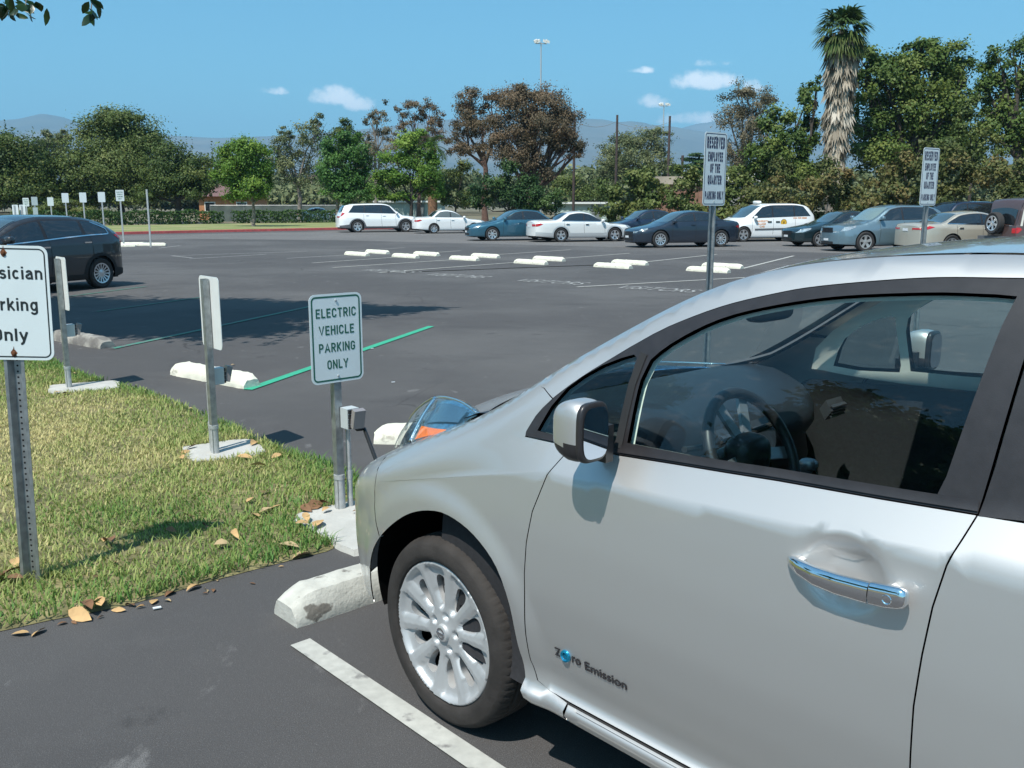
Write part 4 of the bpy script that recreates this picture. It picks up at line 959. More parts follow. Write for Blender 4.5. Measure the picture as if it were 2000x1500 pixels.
def ev_sign(loc, rz, label, face_text=True, back_post=False, box_side=1):
    root = empty('charging_sign', (*loc, 0), rz, label, 'sign post', 'electric vehicle parking signs')
    top, bot = 1.215, .742; w, h = .318, top-bot; zc = (top+bot)/2
    L = [('ELECTRIC', .243, .049, .137, 0, .165), ('VEHICLE', .213, .049, .046, 0, .165), ('PARKING', .220, .049, -.046, 0, .165), ('ONLY', .128, .049, -.137, 0, .165)]
    sign_panel(root, w, h, zc, -.004, L, ink_green)
    bk = MB(); P = rrect(w-.004, h-.004, .033); bk.add([(x, -.0008, zc+z) for x, z in P], [tuple(range(len(P)))[::-1]]); bk.build('sign_back', sign_back, root)
    # post: square channel behind the panel
    mb = MB(); a = .022
    mb.box(-a, a, .0045, .0075, -.02, 1.20); mb.box(-a, -a+.003, .0076, .045, -.02, 1.20); mb.box(a-.003, a, .0076, .045, -.02, 1.20); mb.box(-a+.0032, a-.0032, .042, .045, -.02, 1.20)
    mb.build('post', galv, root)
    lo = MB(); lo.tube([(0, .024, 0), (0, .024, .20)], .027, 14); lo.tube([(0, .024, .20), (0, .024, .225)], .031, 14); lo.build('post_sleeve', galv_l, root, smooth=True, angle=40)
    cx = .062
    c = MB(); c.tube([(cx, .02, 0), (cx, .02, .50)], .0135, 12); c.tube([(cx, .02, 0), (cx, .02, .2)], .0155, 12); cd_ = c.build('conduit', galv_l, root, smooth=True, angle=40)
    c = MB(); c.tube([(cx, .02, .19), (cx, .02, .235)], .0175, 12); c.build('coupling', galv_l, cd_, smooth=True, angle=40)
    # outlet box with its hinged cover and the dark receptacles
    b = MB(); b.box(.006, .078, -.072, -.001, .492, .602); B = b.build('outlet_box', pbr('box_grey', (.52, .55, .55), rough=.45, metal=.2), root)
    b = MB()
    for k in range(4): b.box(.010, .074, -.086, -.0722, .497+k*.027, .517+k*.027)
    b.build('receptacle', pbr('receptacle_black', (.02, .02, .022), rough=.5), B)
    b = MB(); b.obox((.046, -.112, .553), (.032, -.004, 0), (.002, .018, .004), (0, -.012, .050)); b.build('outlet_cover', pbr('cover_smoke', (.24, .22, .22), rough=.25, coat=.5), B)
    return root
EVP = (-.93, 4.84)
ev_sign(EVP, rad(42), 'electric vehicle parking sign facing the camera with the black charging cable at its post')
e2 = ev_sign(G(428, 892), rad(130.5), 'second charging sign seen edge-on from behind, above the cream wheel stop')
e1_ = ev_sign(G(141, 762), rad(130), 'third charging sign seen edge-on from behind, beside the physician sign and dark hatchback')
pad('white concrete pad around the foot of the sign facing the camera', (-.80, 4.62), rad(40), .50, .74)
pad('white concrete pad in the grass under the second edge-on sign', (G(430, 886)[0]+.02, G(430, 886)[1]+.0), rad(30), .52, .46)
pad('white concrete pad under the third edge-on sign', (G(165, 761)[0]-.0, G(165, 761)[1]-.0), rad(25), .62, .46)
# cable from the outlet to the car's nose
def cable():
    F = np.array([math.cos(HEROCAR[3]), math.sin(HEROCAR[3])]); N_ = np.array([-F[1], F[0]]); O = np.array(HEROCAR[2])[:2]
    c, s = math.cos(rad(42)), math.sin(rad(42)); q = lambda x, y, z: (EVP[0]+x*c-y*s, EVP[1]+x*s+y*c, z)
    nose = O+.78*F+.10*N_
    mb = MB(); pts = [q(.045, -.08, .500), q(.05, -.095, .490), q(.08, -.092, .487), q(.100, -.085, .484)]
    e = AT(738, 908, EVP[1]-.25); e2_ = np.array([nose[0], nose[1], .66]); pts += [tuple(e), tuple(e+(e2_-e)*.35+np.array([0, 0, -.10])), tuple(e+(e2_-e)*.75+np.array([0, 0, -.02])), tuple(e2_)]
    pts = [Vector(p) for p in pts]
    mb.tube(pts[:4]+[pts[3].lerp(pts[4], t) for t in (.12, .4, .7, 1)]+pts[5:], .0105, 10)
    tag(mb.build('charging_cable', pbr('cable_black', (.012, .012, .013), rough=.45), smooth=True, angle=60), 'black charging cable running from the sign post outlet to the nose of the silver car', 'cable')
cable()
def physician_sign():
    x, y = G(60, 1146); root = empty('physician_sign', (x, y, 0), rad(3), 'weathered physician parking sign with rusty bolts on a steel channel post, left edge', 'sign post')
    root.rotation_euler = (0, rad(1.5), rad(3))
    zb, zt = 1.026, 1.508; h = zt-zb; w = .345
    channel_post(root, 1.49, .084, .004, d=.03)
    dx = .0
    S = sign_panel(root, w, h, (zb+zt)/2, -.001, [('Physician', .292, .053, .128, .0, .165), ('Parking', .232, .053, -.004, .002, .165), ('Only', .142, .053, -.133, -.002, .165)], ink_black, bolts=False, bw=.0055)
    for dz, sx_ in ((h/2-.03, -.006), (-h/2+.03, .006)):
        b = MB(); P = []
        r = np.random.default_rng(3); n = 18
        P = [(sx_+.011*math.cos(t)*(1+r.normal(0, .2)), (-.0017), (zb+zt)/2+dz+(.018 if math.sin(t) > 0 else .018)*math.sin(t)*(1+r.normal(0, .2))) for t in np.linspace(0, 2*math.pi, n, endpoint=False)]
        b.add(P, [tuple(range(n))]); b.build('rust_stain', rust, S)
        b = MB(); b.lathe([(0, -.010), (.007, -.009), (.008, -.002)], 8, c=(sx_, 0, (zb+zt)/2+dz)); b.build('bolt', rust, S, smooth=True, angle=40)
    return root
physician_sign()
def reserved_sign(loc, rz, label, w, bot, top):
    root = empty('reserved_sign', (*loc, 0), rz, label, 'sign post', 'reserved parking signs')
    h = top-bot; channel_post(root, top-.03, .085, .004, d=.032)
    k = h/.62
    L = [('RESERVED', w*.79, .098*k, .222*k, 0, .24), ('EMPLOYEE', w*.66, .080*k, .105*k, 0, .24), ('OF THE', w*.44, .078*k, .008*k, 0, .24), ('QUARTER', w*.62, .078*k, -.090*k, 0, .24), ('PARKING ONLY', w*.82, .070*k, -.222*k, 0, .24)]
    sign_panel(root, w, h, (bot+top)/2, -.001, L, ink_navy, bw=.006, r=.03)
    return root
reserved_sign((1.76, 8.2), rad(41), 'reserved employee of the quarter sign facing the camera, in front of the dark blue sedan', .315, 1.665, 2.285)
reserved_sign((4.60, 10.4), rad(35), 'reserved employee of the quarter sign turned aside, in front of the beige sedan', .315, 1.665, 2.285)
# distant signs at the left
def far_sign(u, vt, vb, d, rz, label, w=.32, low=None, text=True, kind='EV'):
    p = AT((u), 400, d); top = CAM_H+(400-vt)/FPX*d; bot = CAM_H+(400-vb)/FPX*d
    root = empty('parking_sign', (p[0], d, 0), rz, label, 'sign post', 'distant parking signs on the left')
    mb = MB(); mb.box(-.03, .03, .002, .04, -.02, top-.02); mb.build('post', galv_l, root)
    h = top-bot; L = [(t, w*f, .052, dz*h, 0, .2) for t, f, dz in (('ELECTRIC', .74, .29), ('VEHICLE', .66, .10), ('PARKING', .68, -.10), ('ONLY', .42, -.29))] if text else []
    sign_panel(root, w, h, (top+bot)/2, 0, L, ink_green if text else ink_black, border=False, bolts=False, r=.03)
    if low:
        t2, b2 = CAM_H+(400-low[0])/FPX*d, CAM_H+(400-low[1])/FPX*d
        m2 = MB(); P = rrect(w*.8, t2-b2, .02); m2.add([(x, -.001, (t2+b2)/2+z) for x, z in P], [tuple(range(len(P)))]); m2.build('lower_panel', sign_white, root)
    return root
far_sign(235.5, 372, 393, 38.2, rad(12), 'white text sign nearest the bare post, right of the dark hatchback roof')
far_sign(199.5, 376, 395, 45, rad(14), 'white parking sign on a post behind the tail of the dark hatchback', text=False)
far_sign(163, 377, 395.5, 46.5, rad(14), 'white parking sign above the rear side window of the dark hatchback', text=False)
far_sign(128.5, 378, 396, 48, rad(14), 'white parking sign above the middle of the dark hatchback roof', text=False)
far_sign(99, 386, 402, 53, rad(16), 'small white parking sign left of the four in a row above the dark hatchback', text=False)
far_sign(68, 385, 401, 53, rad(40), 'small white parking sign with a second panel below it', low=(405, 424), text=False)
far_sign(51, 387, 403, 53, rad(14), 'small white text sign beside two edge-on slabs above the dark hatchback windscreen')
for u, lb in ((29, 'white edge-on sign slab, leftmost above the dark hatchback'), (43, 'white edge-on sign slab just left of the small text sign')):
    d = 33; far_sign(u, 400, 426, d, rad(153), lb, text=False)
p = AT(288.5, 400, 37.4); mb = MB(); mb.box(-.032, .032, -.02, .02, -.02, CAM_H+29/FPX*37.4)
tag(mb.build('bare_post', galv_l, loc=(p[0], 37.4, 0)), 'tall bare steel post without a sign, right of the text sign', 'post')
# ------------------------------------------------------------------ parked cars
tint_glass = pbr('dark_car_glass', (.012, .016, .020), rough=.04, coat=1, spec=.8)
blue_glass = pbr('sky_glass', (.05, .075, .085), rough=.05, coat=1, spec=.8)
tail_red = pbr('tail_red', (.45, .01, .015), rough=.1, coat=1)
lamp_clear = pbr('lamp_clear', (.55, .58, .58), rough=.12, metal=.6, coat=1, var=.4, vscale=30)
plate_mat = pbr('number_plate', (.62, .64, .66), rough=.5, var=.2, vscale=40)
far_rubber = pbr('far_tyre', (.028, .026, .026), rough=.8)
rim_silver = pbr('rim_silver', (.60, .61, .63), rough=.25, metal=.7)
rim_dark = pbr('rim_gap', (.015, .015, .017), rough=.6)
WHEELS = {}
def far_wheel(r, width, spokes, rr=.68):
    key = (r, width, spokes)
    if key in WHEELS: return WHEELS[key]
    mb = MB(); w = width/2
    mb.lathe([(r*rr*.95, -w), (r*.9, -w*1.02), (r*.985, -w*.8), (r, -w*.4), (r, w*.4), (r*.985, w*.8), (r*.9, w*1.02), (r*(rr+.05), w*.95), (r*rr, w*.82)], 40)
    t = mb.build('wheel', far_rubber, smooth=True, angle=40)
    R = r*rr; mb = MB(); outer = [(R*math.cos(2*math.pi*i/48), R*math.sin(2*math.pi*i/48)) for i in range(48)]; holes = []
    if spokes:
        half = math.pi/spokes*(.62 if spokes < 8 else .66)
        for k in range(spokes):
            a = 2*math.pi*(k+.5)/spokes+.3; b0, b1 = R*.30, R*.86
            holes.append([(b0*math.cos(a), b0*math.sin(a))]+[(b1*math.cos(a+half*t_), b1*math.sin(a+half*t_)) for t_ in (-.9, -.45, 0, .45, .9)])
    vo, T, rings = cdt(outer, holes, R*.16)
    rr_ = np.hypot(vo[:, 0], vo[:, 1]); y = w*.72+.02*np.clip(rr_/R, 0, 1)**2+(.012*(rr_ < R*.2))
    mb.add(np.stack([vo[:, 0], y, vo[:, 1]], 1), T, 0, flip=True)
    mb.lathe([(R*.93, w*.75), (R*.96, w*.92), (R, w*.93), (R, w*.6)], 40)
    mb.lathe([(0, w*.1), (R, w*.1), (R, w*.7)], 32, mi=1)
    o = mb.build('rim', [rim_silver, rim_dark], t, smooth=True, angle=35)
    COL.objects.unlink(t); COL.objects.unlink(o)
    WHEELS[key] = (t, o); return t, o
def put_wheel(root, x, y, z, key, s):
    t, o = far_wheel(*key); a = t.copy(); COL.objects.link(a); a.parent = root; a.location = (x, y, z)
    if s < 0: a.rotation_euler = (0, 0, math.pi)
    b = o.copy(); COL.objects.link(b); b.parent = a; return a
def cap_patch(mb, sh, X, bulge, sign, y0, y1, z0, z1, off, mi=0, ny=8, nz=3):
    V = []
    for i in range(nz+1):
        z = z0+(z1-z0)*i/nz; ys = float(sh.S(X, min(z, float(sh.ze(X))-.002)))
        for j in range(ny+1):
            y = y0+(y1-y0)*j/ny; q = min(1, abs(y)/ys); V.append((X+sign*(bulge*(1-q**2.3)+off), y, z))
    return mb.add(V, [(i*(ny+1)+j, i*(ny+1)+j+1, (i+1)*(ny+1)+j+1, (i+1)*(ny+1)+j) for i in range(nz) for j in range(ny)], mi, flip=sign < 0)
def car(name, label, cat, paint, loc, ang, W_, wb, C, belt, wr=.32, spokes=5, roof_ye=.57, win=(), pillars=(), ws=None, rw=None, lights=True, win_mat=None, ws_mat=None, wsl=None, tint='rw', zs=.80, clad=None, body_ye=.70, hl=(.60, .70, .42), tl=(.72, .86, .28), handles=(), grille=(.48, .62, .34), plate_f=True, plate_r=True, seams=(), arch_k=1.17, chrome_line=None, mirror=None, tail_cap=None, lowz=.20, handle_z=None):
    root = empty(name, (loc[0], loc[1], 0), ang, label, cat, 'parked cars')
    C = sorted(C, key=lambda c: -c[0]); hw = W_/2; fo = C[0][0]; re_ = C[-1][0]; zmax = max(c[1] for c in C)
    zb = belt[0][1]
    E = []
    for x in np.linspace(fo, re_, 46):
        z = float(pchip([c[0] for c in C], [c[1] for c in C], x)); zbl = float(pchip([b[0] for b in belt][::-1], [b[1] for b in belt][::-1], x))
        t = min(1, max(0, (z-zbl)/(zmax-zbl-.03))); ye = hw*(body_ye*1.13*(1-t)+roof_ye*1.13*t)
        drop = .035+.05*(1-abs(2*t-1)) if t > 0 else .035+.02*max(0, 1-(zbl-z)/.3)
        E.append((x, ye, z-drop))
    M = [(fo, .60*hw), (fo-.05, .73*hw), (fo-.15, .865*hw), (fo-.33, .955*hw), (fo-.65, hw), (re_+.75, hw), (re_+.35, .965*hw), (re_+.15, .90*hw), (re_+.05, .82*hw), (re_, .74*hw)]
    E = [(x, min(y, .93*float(pchip([m[0] for m in M], [m[1] for m in M], x))), z) for x, y, z in E]
    ZS = [(fo, min(.55, E[0][2]-.08)), (fo-.5, .62 if zs > .7 else .6), (-.5, zs), (re_+.5, zs+.06), (re_, zs)]
    LOW = [(.12, -.10), (.2, -.045), (.28, -.012), (.45, 0), (.66, .002), (.85, -.008), (1.2, -.03)]
    sh = Shape(E, C, M, ZS, LOW)
    ra = wr*arch_k
    def arc(cx): return [(cx+ra*math.cos(t), wr+ra*math.sin(t)) for t in np.linspace(math.asin((lowz-wr)/ra), math.pi-math.asin((lowz-wr)/ra), 22)]
    ec = [(x, float(sh.ze(x))-.0015) for x in np.linspace(re_, fo, 60)]
    poly = ec+[(fo, lowz+.03)]+arc(0)+arc(-wb)+[(re_, lowz+.08)]
    mb = MB()
    for m in (False, True): side_panel(mb, sh, poly, d=.075, mirror=m, flange=.03)
    top_grid(mb, sh, fo, re_, nx=70, ny=14); end_cap(mb, sh, fo, .10, lowz+.03, 1); end_cap(mb, sh, re_, .08, lowz+.08, -1)
    body = mb.build('body', paint, root)
    mb = MB(); mb.box(re_+.1, fo-.1, -hw*.7, hw*.7, lowz-.02, lowz+.06)
    for s in (1, -1):
        for cx in (0, -wb):
            mb.add([(cx+ra*1.04*math.cos(t), s*(hw*.90), wr+ra*1.03*math.sin(t)) for t in np.linspace(-.5, math.pi+.5, 20)], [tuple(range(20))])
    mb.build('underbody', darkplastic, root)
    wz = lambda x: float(pchip([b[0] for b in belt][::-1], [b[1] for b in belt][::-1], x))
    for m, s in ((False, 1), (True, -1)):
        # side windows: outline given as (x, fraction up from the belt to the roof edge)
        def P(x, f): zz = wz(x)+.02; return (x, zz+(float(sh.ze(x))-.055-zz)*f)
        x0, x0t, x1t, x1 = win
        out = [P(x0, 0)]+[P(x, 1) for x in np.linspace(x0t, x1t, 12)]+[P(x1, 0)]+[P(x, 0) for x in np.linspace(x1, x0, 8)[1:-1]]
        side_panel(MB(), sh, out, d=.08, off=.003, mirror=m).build('window_surround', blacktrim, root)
        cuts = [(x0, x0t)]+list(pillars)+[(x1, x1t)]
        for k in range(len(cuts)-1):
            (a, at_), (b, bt) = cuts[k], cuts[k+1]; g0 = .012 if k == 0 else .03; g1 = .012 if k == len(cuts)-2 else .03
            f0, f1 = .04, .93
            pts = [P(a-g0-.02, f0)]+[P(x, f1) for x in np.linspace(at_-g0, bt+g1, 6)]+[P(b+g1+.0, f0)]+[P(x, f0) for x in np.linspace(b+g1, a-g0-.02, 5)[1:-1]]
            side_panel(MB(), sh, pts, d=.09, off=.006, mirror=m).build('window', win_mat or tint_glass, root)
        if chrome_line:
            mb = MB(); strip(mb, sh, smooth_line([(x, wz(x)+.012) for x in np.linspace(x0, x1, 8)]+([P(x1+.02, .6), P(x1t+.05, .95)] if chrome_line == 2 else []), .06), .022, .009, m); mb.build('chrome_strip', chrome, root)
        for sx_ in seams:
            mb = MB(); strip(mb, sh, smooth_line(sx_, .08), .012, .0025, m); mb.build('door_seam', darkplastic, root)
        for hx in handles:
            z = handle_z or wz(hx)-.12; y = float(sh.S(hx, z)); mb = MB(); mb.obox((hx, s*(y+.018), z), (.085, 0, 0), (0, .016, 0), (0, 0, .014)); mb.build('door_handle', paint if not chrome_line else chrome, root)
        if hl:
            z0, z1, ln = hl; side_panel(MB(), sh, [(fo-.005, z0-.02), (fo-.005, min(z1, float(sh.ze(fo))-.03)), (fo-.16, z1-.01), (fo-ln, z1+.035), (fo-ln+.06, z1-.03), (fo-.2, z0+.005)], d=.06, off=.006, mirror=m).build('headlight', lamp_clear, root)
        if tl:
            z0, z1, ln = tl; z1_ = min(z1, float(sh.ze(re_))-.02); side_panel(MB(), sh, [(re_+.005, z0), (re_+.005, z1_), (re_+ln*.6, min(z1, float(sh.ze(re_+ln*.6))-.03)), (re_+ln, (z0*.3+z1*.7)), (re_+ln*.4, z0+.02)], d=.06, off=.006, mirror=m).build('tail_light', tail_red, root)
        if mirror:
            mx, mz = mirror; y = float(sh.S(mx, wz(mx)+.03)); mb = MB(); superq(mb, (mx, s*(y+.13), mz), (.07, .095, .07), .6, 10, 14); mb.obox((mx-.02, s*(y+.03), mz-.04), (.03, 0, 0), (0, .06, 0), (0, 0, .02)); mb.build('mirror', paint, root, smooth=True, angle=50)
        if clad:
            zc_, cm = clad; side_panel(MB(), sh, [(fo, lowz+.03)]+arc(0)+arc(-wb)+[(re_, lowz+.08), (re_, zc_)]+[(-wb-ra*1.22*math.cos(t), wr+ra*1.16*math.sin(t)) for t in np.linspace(.25, math.pi-.25, 14)]+[(-wb+ra*1.3, zc_-.05), (-ra*1.3, zc_-.05)]+[(-ra*1.22*math.cos(t), wr+ra*1.16*math.sin(t)) for t in np.linspace(.25, math.pi-.25, 14)]+[(fo, zc_)], d=.08, off=.006, mirror=m).build('lower_cladding', cm, root)
        for cx in (0, -wb): put_wheel(root, cx, s*(hw-.105), wr, (wr, .20, spokes), s)
    if ws: top_grid(MB(), sh, lambda q: ws[0]-.14*abs(q)**3, lambda q: ws[1]-.03*abs(q)**2, nx=10, ny=12, off=.005, yk=.93).build('windscreen', ws_mat or blue_glass, root)
    if rw: top_grid(MB(), sh, lambda q: rw[0]+.02*abs(q)**2, lambda q: rw[1]+.06*abs(q)**2, nx=8, ny=12, off=.005, yk=.90).build('rear_window', tint_glass if tint == 'rw' else blue_glass, root)
    if grille:
        z0, z1, w = grille; cap_patch(MB(), sh, fo, .10, 1, -w, w, z0, z1, .006).build('grille', pbr('grille_black', (.012, .012, .014), rough=.4), root)
        cap_patch(MB(), sh, fo, .10, 1, -w*1.1, w*1.1, .27, .36, .006).build('air_intake', darkplastic, root)
        if hl:
            for s in (1, -1):
                ym = float(sh.S(fo, hl[0])); a, b = sorted((s*w*1.08, s*ym*.99)); cap_patch(MB(), sh, fo, .10, 1, a, b, hl[0]-.01, min(hl[1]-.01, float(sh.ze(fo))-.03), .008).build('headlight', lamp_clear, root)
    if plate_f: cap_patch(MB(), sh, fo, .10, 1, -.15, .15, .39, .47, .016).build('number_plate', plate_mat, root)
    if tl:
        for s in (1, -1):
            ym = float(sh.S(re_, tl[0])); a, b = sorted((s*(tail_cap or ym*.55), s*ym*.99)); cap_patch(MB(), sh, re_, .08, -1, a, b, tl[0]+.01, min(tl[1]-.02, float(sh.ze(re_))-.02), .008).build('tail_light', tail_red, root)
    if plate_r: cap_patch(MB(), sh, re_, .08, -1, -.15, .15, tl[0]-.04 if tl else .7, tl[0]+.05 if tl else .8, .012).build('number_plate', plate_mat, root)
    return root, sh
def proj(x, y, z=0):
    d = y*math.cos(PITCH)+(CAM_H-z)*math.sin(PITCH); v = y*math.sin(PITCH)-(CAM_H-z)*math.cos(PITCH); return 1000+FPX*x/d, 750-FPX*v/d
def pose(uf, ur, wb, W_, phi, right, lo=12, hi=100):
    """axle position from where the near front and rear wheels stand"""
    a = rad(phi if right else phi+180); F = np.array([math.cos(a), math.sin(a)]); near = np.array([F[1], -F[0]]) if right else np.array([-F[1], F[0]])
    def rear_u(y):
        u0 = uf; x = (u0-1000)/FPX*(y*math.cos(PITCH)+CAM_H*math.sin(PITCH)); r = np.array([x, y])-wb*F; return proj(*r)[0], np.array([x, y])
    for _ in range(50):
        m = (lo+hi)/2; d = abs(rear_u(m)[0]-uf)
        if d > abs(ur-uf): lo = m
        else: hi = m
    p = rear_u(m)[1]; return p-near*(W_/2-.0), a
def pose_v(u, y, W_, phi, right, wb=0):
    a = rad(phi if right else phi+180); F = np.array([math.cos(a), math.sin(a)]); near = np.array([F[1], -F[0]]) if right else np.array([-F[1], F[0]])
    x = (u-1000)/FPX*(y*math.cos(PITCH)+CAM_H*math.sin(PITCH)); return np.array([x, y])+wb*F-near*(W_/2), a
white_pt = carpaint('white_paint', (.78, .79, .79), rough=.4); pearl = carpaint('pearl_white', (.74, .745, .73), rough=.4, metal=.1)
champ = carpaint('beige_paint', (.47, .44, .37), metal=.35, rough=.38); teal = carpaint('teal_blue_paint', (.035, .125, .185), metal=.45, rough=.38)
navy = carpaint('navy_paint', (.012, .022, .05), metal=.2, rough=.35); slate = carpaint('slate_blue_paint', (.022, .032, .050), metal=.35, rough=.35)
dkgreen = carpaint('dark_green_paint', (.012, .028, .034), metal=.3, rough=.35); bluegrey = carpaint('blue_grey_paint', (.16, .24, .285), metal=.5, rough=.38)
brownsuv = carpaint('brown_maroon_paint', (.10, .062, .058), metal=.3, rough=.4); graphite = carpaint('graphite_paint', (.034, .034, .038), metal=.4, rough=.35)
silv2 = carpaint('light_silver_paint', (.62, .64, .65), metal=.45, rough=.36); greycl = pbr('grey_cladding', (.10, .105, .115), rough=.6)
SED = lambda fo, wb, ro, H, hood=.93, dk=.98, cow=-.38, wt=-1.22, rt=-2.25, rb=-2.95: [(fo, .64), (fo-.10, .715), (fo-.40, .80), (-.05, hood-.055), (cow, hood+.02), (wt, H-.055), (wt-.45, H), (rt, H-.06), (rb, dk+.03), (-(wb+ro)+.18, dk), (-(wb+ro)+.05, dk-.05), (-(wb+ro), dk-.10)]
SUVC = lambda fo, wb, ro, H, hood=1.05, cow=-.42, wt=-1.2, rt=-3.0, rb=.35: [(fo, .80), (fo-.12, .90), (fo-.45, .98), (-.1, hood-.03), (cow, hood+.05), (wt, H-.06), (wt-.5, H), (rt, H-.03), (-(wb+ro)+rb, H-.11), (-(wb+ro)+.10, 1.12), (-(wb+ro), .95)]
def seams(xs, top, bot): return [[(x, top+.03*i), (x-.0, (top+bot)/2), (x+.03, bot)] for i, x in enumerate(xs)]
def cars():
    B = lambda a, b: [(1.2, a-.06), (-.4, a), (-2.2, (a+b)/2), (-4.6, b)]
    # white crossover
    p, a = pose(793, 699, 3.02, 1.98, 20, True)
    car('parked_suv', 'white and silver crossover facing right at the left end of the far row', 'car', white_pt, p, a, 1.98, 3.02, SUVC(.98, 3.02, 1.06, 1.77, hood=1.08, cow=-.25, wt=-1.05), B(1.10, 1.20), wr=.365, win=(-.55, -.98, -3.2, -3.55), pillars=[(-1.50, -1.50), (-2.55, -2.55)], ws=(-.22, -1.05), rw=(-3.45, -3.95), mirror=(-.55, 1.17), clad=(.42, greycl), tl=(.98, 1.22, .32), hl=(.78, .92, .5), seams=seams((-.62, -1.52, -2.62), 1.05, .35), handles=(-1.35, -2.4), lowz=.24)
    p, a = pose(926, 848, 2.465, 1.70, 19, True)
    car('parked_sedan', 'small white sedan facing right, next to the white crossover', 'car', white_pt, p, a, 1.70, 2.465, SED(.87, 2.465, 1.0, 1.385, hood=.90, dk=.96, rt=-2.1, rb=-2.62), B(.90, .95), wr=.29, win=(-.58, -1.05, -2.05, -2.45), pillars=[(-1.42, -1.42)], ws=(-.38, -1.15), rw=(-2.15, -2.60), win_mat=pbr('light_car_glass', (.10, .12, .12), rough=.05, coat=1), mirror=(-.62, .95), tl=(.68, .83, .30), seams=seams((-.55, -1.45, -2.3), .86, .3), handles=(-1.32, -2.2), spokes=8)
    p, a = pose(962, 1068, 2.72, 1.79, 18, False)
    car('parked_sedan', 'bright teal blue sedan facing left between the two white sedans', 'car', teal, p, a, 1.79, 2.72, SED(.94, 2.72, 1.10, 1.47, hood=.95, dk=1.03, rt=-2.4, rb=-3.05), B(.95, 1.0), wr=.32, win=(-.55, -1.08, -2.3, -2.85), pillars=[(-1.55, -1.55)], ws=(-.36, -1.2), rw=(-2.45, -3.0), mirror=(-.62, 1.02), seams=seams((-.55, -1.58, -2.55), .90, .32), handles=(-1.42, -2.42), spokes=7)
    p, a = pose(1201, 1096, 2.67, 1.79, 18, True)
    car('parked_sedan', 'pearl white sedan with grey lower body facing right, in front of the navy sedan', 'car', pearl, p, a, 1.79, 2.67, SED(.98, 2.67, 1.16, 1.39, hood=.90, dk=.98, rt=-2.2, rb=-2.95), B(.90, .96), wr=.315, win=(-.58, -1.12, -2.2, -2.62), pillars=[(-1.52, -1.52)], ws=(-.38, -1.22), rw=(-2.28, -2.92), mirror=(-.64, .96), tl=(.70, .85, .30), clad=(.46, silv2), seams=seams((-.52, -1.55, -2.5), .86, .3), handles=(-1.4, -2.35), chrome_line=1, spokes=5)
    p, a = pose_v(1222, 45.5, 1.78, 18, False)
    car('parked_sedan', 'navy sedan facing left, mostly hidden behind the pearl white and slate sedans', 'car', navy, p, a, 1.78, 2.7, SED(.95, 2.7, 1.05, 1.46, hood=.95, dk=1.02), B(.95, 1.0), wr=.32, win=(-.58, -1.10, -2.25, -2.75), pillars=[(-1.52, -1.52)], ws=(-.38, -1.22), rw=(-2.3, -2.92), mirror=(-.62, 1.02), spokes=7)
    p, a = pose(1290, 1408, 2.70, 1.80, 18, False)
    car('parked_sedan', 'slate blue sedan facing left behind the reserved sign post', 'car', slate, p, a, 1.80, 2.70, SED(.93, 2.70, .95, 1.455, hood=.98, dk=1.05, cow=-.30, wt=-1.2, rt=-2.35, rb=-3.05), B(.98, 1.06), wr=.335, win=(-.52, -1.08, -2.35, -2.90), pillars=[(-1.52, -1.52)], ws=(-.30, -1.2), rw=(-2.4, -3.0), mirror=(-.60, 1.03), hl=(.66, .745, .45), seams=seams((-.52, -1.55, -2.5), .92, .32), handles=(-1.42, -2.4), spokes=10, grille=(.40, .62, .40))
    # taxi van
    p, a = pose(1452, 1564, 3.0, 1.95, 16, False)
    t, sh = car('taxi_van', 'white taxi minivan with orange lettering and a yellow seal on its doors, facing left', 'van', white_pt, p, a, 1.95, 3.0, [(.93, .68), (.83, .78), (.5, .90), (.12, 1.03), (-.02, 1.08), (-1.0, 1.66), (-1.5, 1.74), (-2.6, 1.75), (-3.3, 1.66), (-3.72, 1.30), (-3.84, 1.05), (-3.88, .85)], [(1.2, 1.0), (-.4, 1.04), (-2.2, 1.10), (-4.6, 1.16)], wr=.335, win=(-.42, -.98, -3.15, -3.52), pillars=[(-1.48, -1.48), (-2.62, -2.62)], ws=(-.02, -.98), rw=(-3.3, -3.68), mirror=(-.55, 1.10), tl=(.92, 1.18, .14), hl=(.62, .74, .45), seams=seams((-.42, -1.52, -2.66), 1.0, .34), handles=(), roof_ye=.66, spokes=5)
    orange = pbr('orange_lettering', (.62, .22, .02), rough=.5); yel = pbr('yellow_seal', (.72, .42, .04), rough=.5); blk = pbr('seal_black', (.03, .025, .02), rough=.5)
    def side_text(body, xc, zc, w, h, mat):
        V, F = text_mesh(body, w, h, bold=.02); mb = MB(); mb.add([(xc-x, float(sh.S(xc-x, zc+z))+.006, zc+z) for x, z, _ in V], F); mb.build('lettering', mat, t)
    side_text('UNIVERSITY', -.92, .93, .66, .085, orange); side_text('VILLAGE', -.88, .81, .46, .085, orange); side_text('CAB', -.92, .69, .26, .085, orange); side_text('626 338 8888', -2.92, 1.075, .72, .075, orange)
    mb = MB(); P = lambda r0, n=24: [(-2.05+r0*math.cos(2*math.pi*k/n), float(sh.S(-2.05, .86))+.004, .86+r0*math.sin(2*math.pi*k/n)) for k in range(n)]
    mb.add(P(.165), [tuple(range(24))]); mb.build('door_seal', blk, t); mb = MB(); mb.add([(x, y+.002, z) for x, y, z in P(.148)], [tuple(range(24))]); mb.build('door_seal', yel, t)
    V, F = text_mesh('V', .12, .12, bold=.03); mb = MB(); mb.add([(-2.05-x, float(sh.S(-2.05, .86))+.009, .86+z) for x, z, _ in V], F); mb.build('lettering', blk, t)
    mb = MB(); strip(mb, sh, [(-.55, .56), (-1.6, .575), (-2.7, .59)], .075, .012); mb.build('side_moulding', greycl, t)
